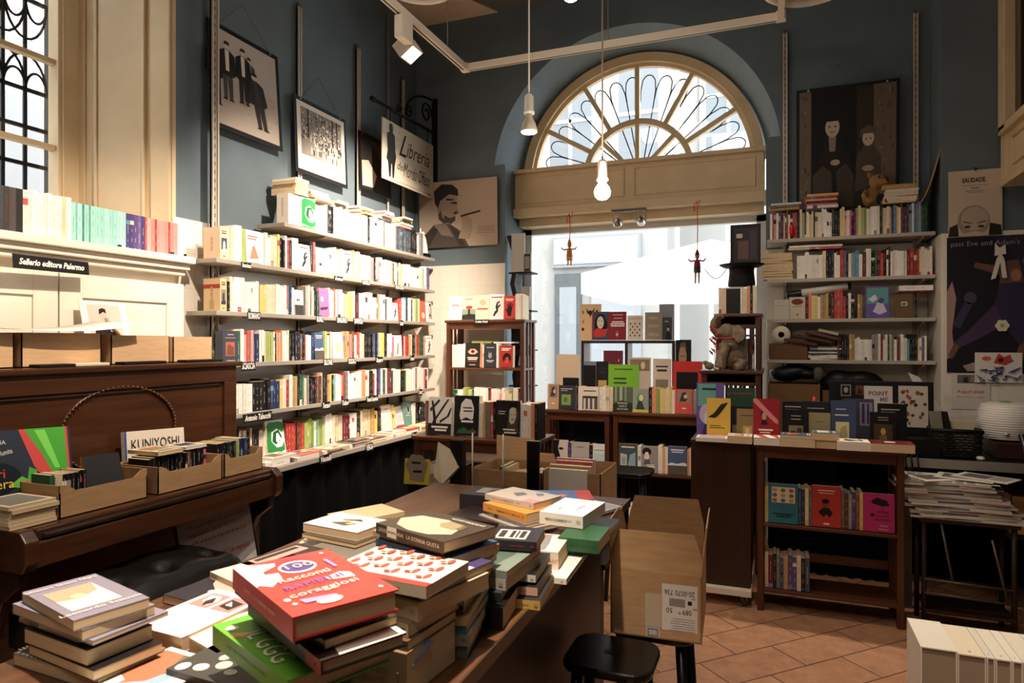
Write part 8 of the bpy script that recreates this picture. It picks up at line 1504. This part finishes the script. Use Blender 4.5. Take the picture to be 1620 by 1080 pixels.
m = MB(); F = frame((p.x-.035, 4.60-.138, .985), (1, 0, 0), (0, 0, 1)); m.ell(0, 0, .012, .012, mat('a9a39a', .3, .6), F, .006, 16); m.lathe([(0, .0), (.012, 0), (.011, .008), (0, .009)], mat('b9b2a8', .3, .6), F, 16); m.build('knob', t)
m = MB(); m.box(p.x-.03, p.x+.02, 4.58, 4.62, 1.152, 1.16, mat('7aa05a', .5)); m.build('vent', t)
m = MB(); m.box(1.15, 1.57, 4.46, 4.78, .8505, .94, wood('dark_reddish_box', '2f1712', '40221a')); tag(m.build('wooden_box', bevel=.004), 'dark reddish wooden box under the white humidifier', 'box')
m = MB(); blob(m, [(at(1552, 716, Y=4.36).x, 4.37, .860, .02, .03, .012)], mat('d9d4ca', .3)); tag(m.build('computer_mouse'), 'small white mouse on the desk right of the basket', 'mouse')
# newspapers on a folding trolley
t = thing('folding_trolley', 'dark folding trolley carrying the newspaper pile at right', 'trolley', (.93, 4.2, 0))
D_ = mat('2b1a13', .5)
m = MB(); m.box(.70, 1.14, 4.02, 4.26, .565, .585, D_); m.build('tray', t, bevel=.003); m = MB(); m.box(.73, 1.12, 4.02, 4.26, .10, .115, D_); m.build('lower_tray', t, bevel=.003)
for x in (.725, 1.115):
    for y in (4.04, 4.24): m = MB(); m.tube([(x, y, .0), (x, y, .565)], .013, D_, 8); m.build('leg', t)
for z_ in (.20, .27):
    m = MB(); m.tube([(.725, 4.03, z_), (1.115, 4.03, z_-.012)], .007, mat('5a5048', .4, .4), 6); m.build('cross_bar', t)
m = MB(); m.tube([(.80, 4.03, .56), (.85, 4.03, .27)], .006, mat('6a5f55', .4, .4), 6); m.build('brace', t); m = MB(); m.tube([(1.02, 4.03, .50), (1.08, 4.03, .22)], .006, mat('6a5f55', .4, .4), 6); m.build('brace', t)
rn = random.Random(9); z_ = .586
pos = ['lowest', 'second lowest', 'third lowest', 'fourth lowest', 'fifth lowest', 'sixth lowest', 'seventh lowest', 'eighth lowest', 'middle', 'sixth from top', 'fifth from top', 'fourth from top', 'third from top', 'second from top']
for i in range(14):
    T_ = rn.uniform(.010, .017); a0 = rn.uniform(-.12, .12); w_ = .50-.006*i; F = Matrix.Translation((.93-.010*i+rn.uniform(-.02, .02), 4.15, z_)) @ Matrix.Rotation(a0, 4, 'Z')
    m = MB(); pm = mat(rn.choice(['c9c0b2', 'd9d1c2', 'b8b1a6', 'e2dacb', 'c5b8a4']), .8)
    n_ = 8; vs = [];
    P_ = [(w_/2*math.cos(PI/2-PI*j/n_)*.04+w_/2*.96, T_/2*math.sin(PI/2-PI*j/n_)+T_/2) for j in range(n_+1)]+[(-w_/2, 0), (-w_/2, T_)]
    m.prism(P_, -.13, .13, pm, F @ Matrix(((1, 0, 0, 0), (0, 0, -1, 0), (0, 1, 0, 0), (0, 0, 0, 1))))
    for q in range(9): x_ = -w_/2+.02+q*.05; m.rect(x_, -.128, x_+.04, .10, rn.choice(['8f887c', '7d766c', 'a39c90']), F, T_+.0004)
    m.rect(-.05, .0, .08, .09, '4a4540', F, T_+.0008)
    if rn.random() < .5: 
        G = F @ frame((0, -.13, 0), (1, 0, 0), (0, 0, 1)); m.rect(-.1, T_*.25, .06, T_*.75, rn.choice(['4a4a60', '7a4a44', '3a3633', '6a7a8a']), G, .0006)
    o = m.build('newspaper'); tag(o, f'folded newspaper on the trolley pile, {pos[i]}', 'newspaper', 'newspapers piled on the trolley'); z_ += T_+.0012
for i, (x, y, a0) in enumerate([(.80, 4.13, .5), (.93, 4.15, -.35), (1.02, 4.15, -.6)]):
    F = Matrix.Translation((x, y, z_)) @ Matrix.Rotation(a0, 4, 'Z'); m = MB(); m.box(-.13, .13, -.09, .09, 0, .004, mat('c2baac', .8), F); m.rect(-.1, -.05, .02, .06, '5a554f', F, .0044); m.rect(.03, -.05, .11, .06, '8f887c', F, .0044); z_ += .005
    tag(m.build('newspaper'), ['loose newspaper sheet on the left of trolley pile top', 'loose newspaper sheet in the middle of pile top', 'loose newspaper sheet slanting right on pile top'][i], 'newspaper', 'newspapers piled on the trolley')
# folded chair leaning at right edge
t = thing('folding_chair', 'black folded chair leaning at the right picture edge', 'chair', (1.25, 3.9, 0))
for dx in (0, .36):
    m = MB(); m.tube([(1.14+dx, 4.02, 1.04), (1.22+dx, 3.90, .55), (1.27+dx, 3.80, .0)], .016, M_BLACKG, 8); m.build('back_rail', t)
    m = MB(); m.tube([(1.20+dx, 3.95, .62), (1.20+dx, 4.02, .30), (1.22+dx, 4.10, .0)], .013, M_BLACKG, 8); m.build('leg', t)
m = MB(); m.box(1.24, 1.56, 3.90, 3.93, .45, .80, M_BLACK); m.build('seat', t, bevel=.004)
m = MB(); m.box(1.15, 1.52, 4.0, 4.02, .88, .98, M_BLACK); m.build('backrest', t, bevel=.004)
carton('cardboard_box', 'cardboard box with magazines behind the folded chair', 1.20, 1.50, 4.40, 4.62, .45, .66, M_CARD); m = MB(); m.box(1.18, 1.50, 4.39, 4.80, .43, .449, D_); tag(m.build('low_shelf'), 'dark low board under the desk at right', 'shelf')
for x_ in (1.19, 1.56):
    pass
# wall papers at right
F = frame((1.17, 5.083, 1.18), (1, 0, 0), (0, -.02, 1))
def draw_card(m, M): m.rect(-1, -1, 1, 1, 'd6ccbf', M, .0014); m.rect(-.7, .45, .75, .92, '6a6866', M, .0016); m.plate([(-.4, .5), (-.35, .8), (-.15, .8), (-.1, .5)], '3a2a24', M, .0018); m.rect(.0, .55, .7, .85, '8a8886', M, .0018)
t = poster('wall_card', 'pinned white card with photo reading Auguri papà', 'card', F, .21, .23, 0, 'cfc6b8', draw_card, .002, imat='d6ccbf')
text('Auguri papà', F @ Matrix.Translation((0, .0, .003)), .03, 'c2504a', t, width=.15); text('libro è il tuo regalo', F @ Matrix.Translation((0, -.035, .003)), .016, 'c2706a', t, width=.15)
F = frame((1.315, 5.070, 1.335), (1, 0, 0), (0, -.02, 1))
def draw_kid(m, M):
    m.rect(-1, -1, 1, 1, 'ded6ca', M, .0014); rr = random.Random(2)
    for i in range(30): a = rr.uniform(-.8, .8); b = rr.uniform(-.85, -.1); m.tube([(a, b, .002), (a+rr.uniform(-.2, .2), b+rr.uniform(-.2, .2), .002), (a+rr.uniform(-.3, .3), b+rr.uniform(-.1, .3), .002)], .012, mat('3f4490'), 4, M)
    m.plate([(-.2, .3), (.0, .95), (.25, .7), (.5, .9), (.6, .4), (.3, .15)], 'c8402c', M, .0022); m.ell(-.5, .6, .2, .15, mat('d9602c'), M, .0022); m.ell(.1, .5, .12, .15, mat('2a1a18'), M, .0026); m.ell(.5, .45, .15, .08, mat('7a4a9a'), M, .0026)
poster('wall_drawing', 'child drawing in red and blue pinned below the dance poster', 'drawing', F, .25, .19, 0, 'ded6ca', draw_kid, .0015, imat='ded6ca')
m = MB(); F = frame((1.335, 5.07, 1.60), (1, 0, 0), (0, 0, 1)); 
for i in range(6): m.ell(.022*math.cos(i*PI/3), .022*math.sin(i*PI/3), .017, .017, mat('d9d2b0', .7), F, .004+i*1e-4, 10)
m.ell(0, 0, .012, .012, mat('a89a5a', .7), F, .006, 10); o = m.build('paper_flower'); tag(o, 'small cream paper flower stuck on the dance poster', 'ornament')
m = MB(); F = frame((1.325, 5.068, 2.02), (1, 0, 0), (0, 0, 1)); m.prism([(-.05, -.13), (-.02, .0), (.0, .04), (.02, .0), (.035, -.12), (.01, -.12), (.0, -.02), (-.025, -.12)], 0, .006, mat('ddd6cb', .7), F); m.prism([(-.03, .02), (.03, .03), (.025, .09), (-.005, .07), (-.028, .10)], 0, .008, mat('ddd6cb', .7), F); tag(m.build('paper_bow'), 'white paper bow hanging at top of the dance poster', 'ornament')

# ================================================================ turn the book records into objects
LIMIT = 300
def relax(bs, cap=.006, rounds=12):
    # nudge neighbouring piles apart sideways so that no two books share space
    mv = {id(b): Vector((0, 0, 0)) for b in bs}
    def rect(b):
        M = b['M']; W_, L_ = b['W'], b['L']; return [(M @ Vector((0, y, z)))+mv[id(b)] for y in (0, W_) for z in (0, L_)]
    for _ in range(rounds):
        for i, a in enumerate(bs):
            za = a['M'].translation.z
            for c in bs[i+1:]:
                zc = c['M'].translation.z
                if min(za+a['T'], zc+c['T'])-max(za, zc) < .001: continue
                A, C_ = rect(a), rect(c); best = None
                for q in (A, C_):
                    for ax in ((q[2]-q[0]).normalized(), (q[1]-q[0]).normalized()):
                        pa = [p.dot(ax) for p in A]; pc = [p.dot(ax) for p in C_]; d = min(max(pa), max(pc))-max(min(pa), min(pc))
                        if best is None or d < best[0]: best = (d, ax if sum(pa) > sum(pc) else -ax)
                if best[0] > .0005:
                    for o, sg in ((a, 1), (c, -1)):
                        v = mv[id(o)]+best[1]*sg*best[0]*.5
                        if v.length > cap: v = v.normalized()*cap
                        mv[id(o)] = v
    for b in bs: b['M'] = Matrix.Translation(mv[id(b)]) @ b['M']
def finish_books():
    relax([b for b in BOOKS if b['row'] == 'table'])
    relax([b for b in BOOKS if b['row'] == 'lying the right counter'])
    rnd = random.Random(77); seen = {}
    for b in BOOKS:
        if not b['cover'] and b['cover'] != [] and (b['face'] or b.get('top')): auto_cover(b, rnd)
        if not b['spine'] and b['spine'] != []: auto_spine(b, rnd)
        b['area'] = area_px(b)
    order = sorted(BOOKS, key=lambda b: -(b['area']+(1e6 if b['force'] else 0)))
    keep = set(id(b) for b in order[:LIMIT])
    rows = {}
    for b in BOOKS: rows.setdefault(b['row'], []).append(b)
    ORD = ['first', 'second', 'third', 'fourth', 'fifth', 'sixth', 'seventh', 'eighth', 'ninth', 'tenth', 'eleventh', 'twelfth', 'thirteenth', 'fourteenth', 'fifteenth', 'sixteenth', 'seventeenth', 'eighteenth', 'nineteenth', 'twentieth', 'twenty-first', 'twenty-second', 'twenty-third', 'twenty-fourth', 'twenty-fifth', 'twenty-sixth', 'twenty-seventh', 'twenty-eighth', 'twenty-ninth', 'thirtieth']
    used = set(b['label'] for b in BOOKS if b['label'])
    for rk, bs in rows.items():
        for i, b in enumerate(bs):
            if b['label'] or id(b) not in keep: continue
            cn = CN.get(b['code'], 'pale') if b['col'] in CC else 'pale'
            pl = b['place']; cand = []
            lying = b.get('top')
            same = [x for x in bs if x['col'] == b['col']]; o = [j for j, x in enumerate(same) if x is b][0]
            p = bs[i-1] if i else None; nx = bs[i+1] if i+1 < len(bs) else None
            pn = CN.get(p['code'], 'pale') if p is not None and p['col'] in CC else None; nn = CN.get(nx['code'], 'pale') if nx is not None and nx['col'] in CC else None
            form = 'book lying' if lying else 'book spine'
            if len(same) == 1: cand.append(f'the only {cn} {form} on {pl}')
            if not lying:
                if pn and nn and pn != cn and nn != cn: cand.append(f'{cn} spine between {pn} and {nn} on {pl}')
                if pn and pn != cn: cand.append(f'{cn} spine just right of {pn} one, {pl}')
                if nn and nn != cn: cand.append(f'{cn} spine just left of {nn} one, {pl}')
                if o < 30: cand.append(f'{ORD[o]} {cn} spine from the left on {pl}')
                r = len(same)-1-o
                if r < 30: cand.append(f'{ORD[r]} {cn} spine from the right on {pl}')
            else:
                if o < 30: cand.append(f'{ORD[o]} {cn} lying book on {pl}')
            for c in cand:
                n = sum(1 for j, x in enumerate(bs) if 'between' in c and 0 < j < len(bs)-1 and x['col'] == b['col'] and bs[j-1]['code'] == p['code'] and bs[j+1]['code'] == nx['code']) if 'between' in c else \
                    sum(1 for j, x in enumerate(bs) if 'just right' in c and j and x['col'] == b['col'] and bs[j-1]['code'] == p['code']) if 'just right' in c else \
                    sum(1 for j, x in enumerate(bs) if 'just left' in c and j+1 < len(bs) and x['col'] == b['col'] and bs[j+1]['code'] == nx['code']) if 'just left' in c else 1
                if n == 1 and c not in used: b['label'] = c; break
            if not b['label']: b['label'] = cand[-1] if cand else f'{cn} book on {pl}'
            used.add(b['label'])
    rest = MB(); nrest = 0
    for b in BOOKS:
        if id(b) in keep:
            m = MB(); cover_geo(m, b); o = m.build('book', None, M=None, world=False); o.matrix_world = b['M']
            tag(o, b['label'], 'book', b['group'])
            m = MB(); page_geo(m, b); m.build('page_block', o, world=False)
            if b['texts']:
                for s in b['texts']:
                    FM = frame((b['T'], 0, 0), (0, 1, 0), (0, 0, 1)) @ Matrix.Translation((s[1]*b['W'], s[2]*b['L'], .0022)) @ Matrix.Rotation(math.radians(s[5]) if len(s) > 5 else 0, 4, 'Z')
                    wd = s[6] if len(s) > 6 else None
                    text(s[0], FM, s[3]*b['W'], s[4], o, 'title_lettering', world=False, width=wd)
            if b['stext']:
                for s in b['stext']:
                    SM = frame((0, 0, 0), (1, 0, 0), (0, 0, 1)) @ Matrix.Translation((b['T']/2, s[1]*b['L'], .0016)) @ Matrix.Rotation(-PI/2, 4, 'Z')
                    text(s[0], SM, s[2]*b['T'], s[3], o, 'spine_lettering', world=False)
        else:
            cover_geo(rest, b, b['M']); page_geo(rest, b, b['M']); nrest += 1
    if nrest:
        o = rest.build('shelf_books', None); tag(o, 'the many smaller books filling the shelves of both wall racks', 'books', None, 'stuff')
    for b in BOOKS:
        if id(b) in keep and len(b['label'].split()) > 16: print('LONG', b['label'])
    print('BOOKS', len(BOOKS), 'kept', len(keep), 'min area', min(b['area'] for b in BOOKS if id(b) in keep))
finish_books()
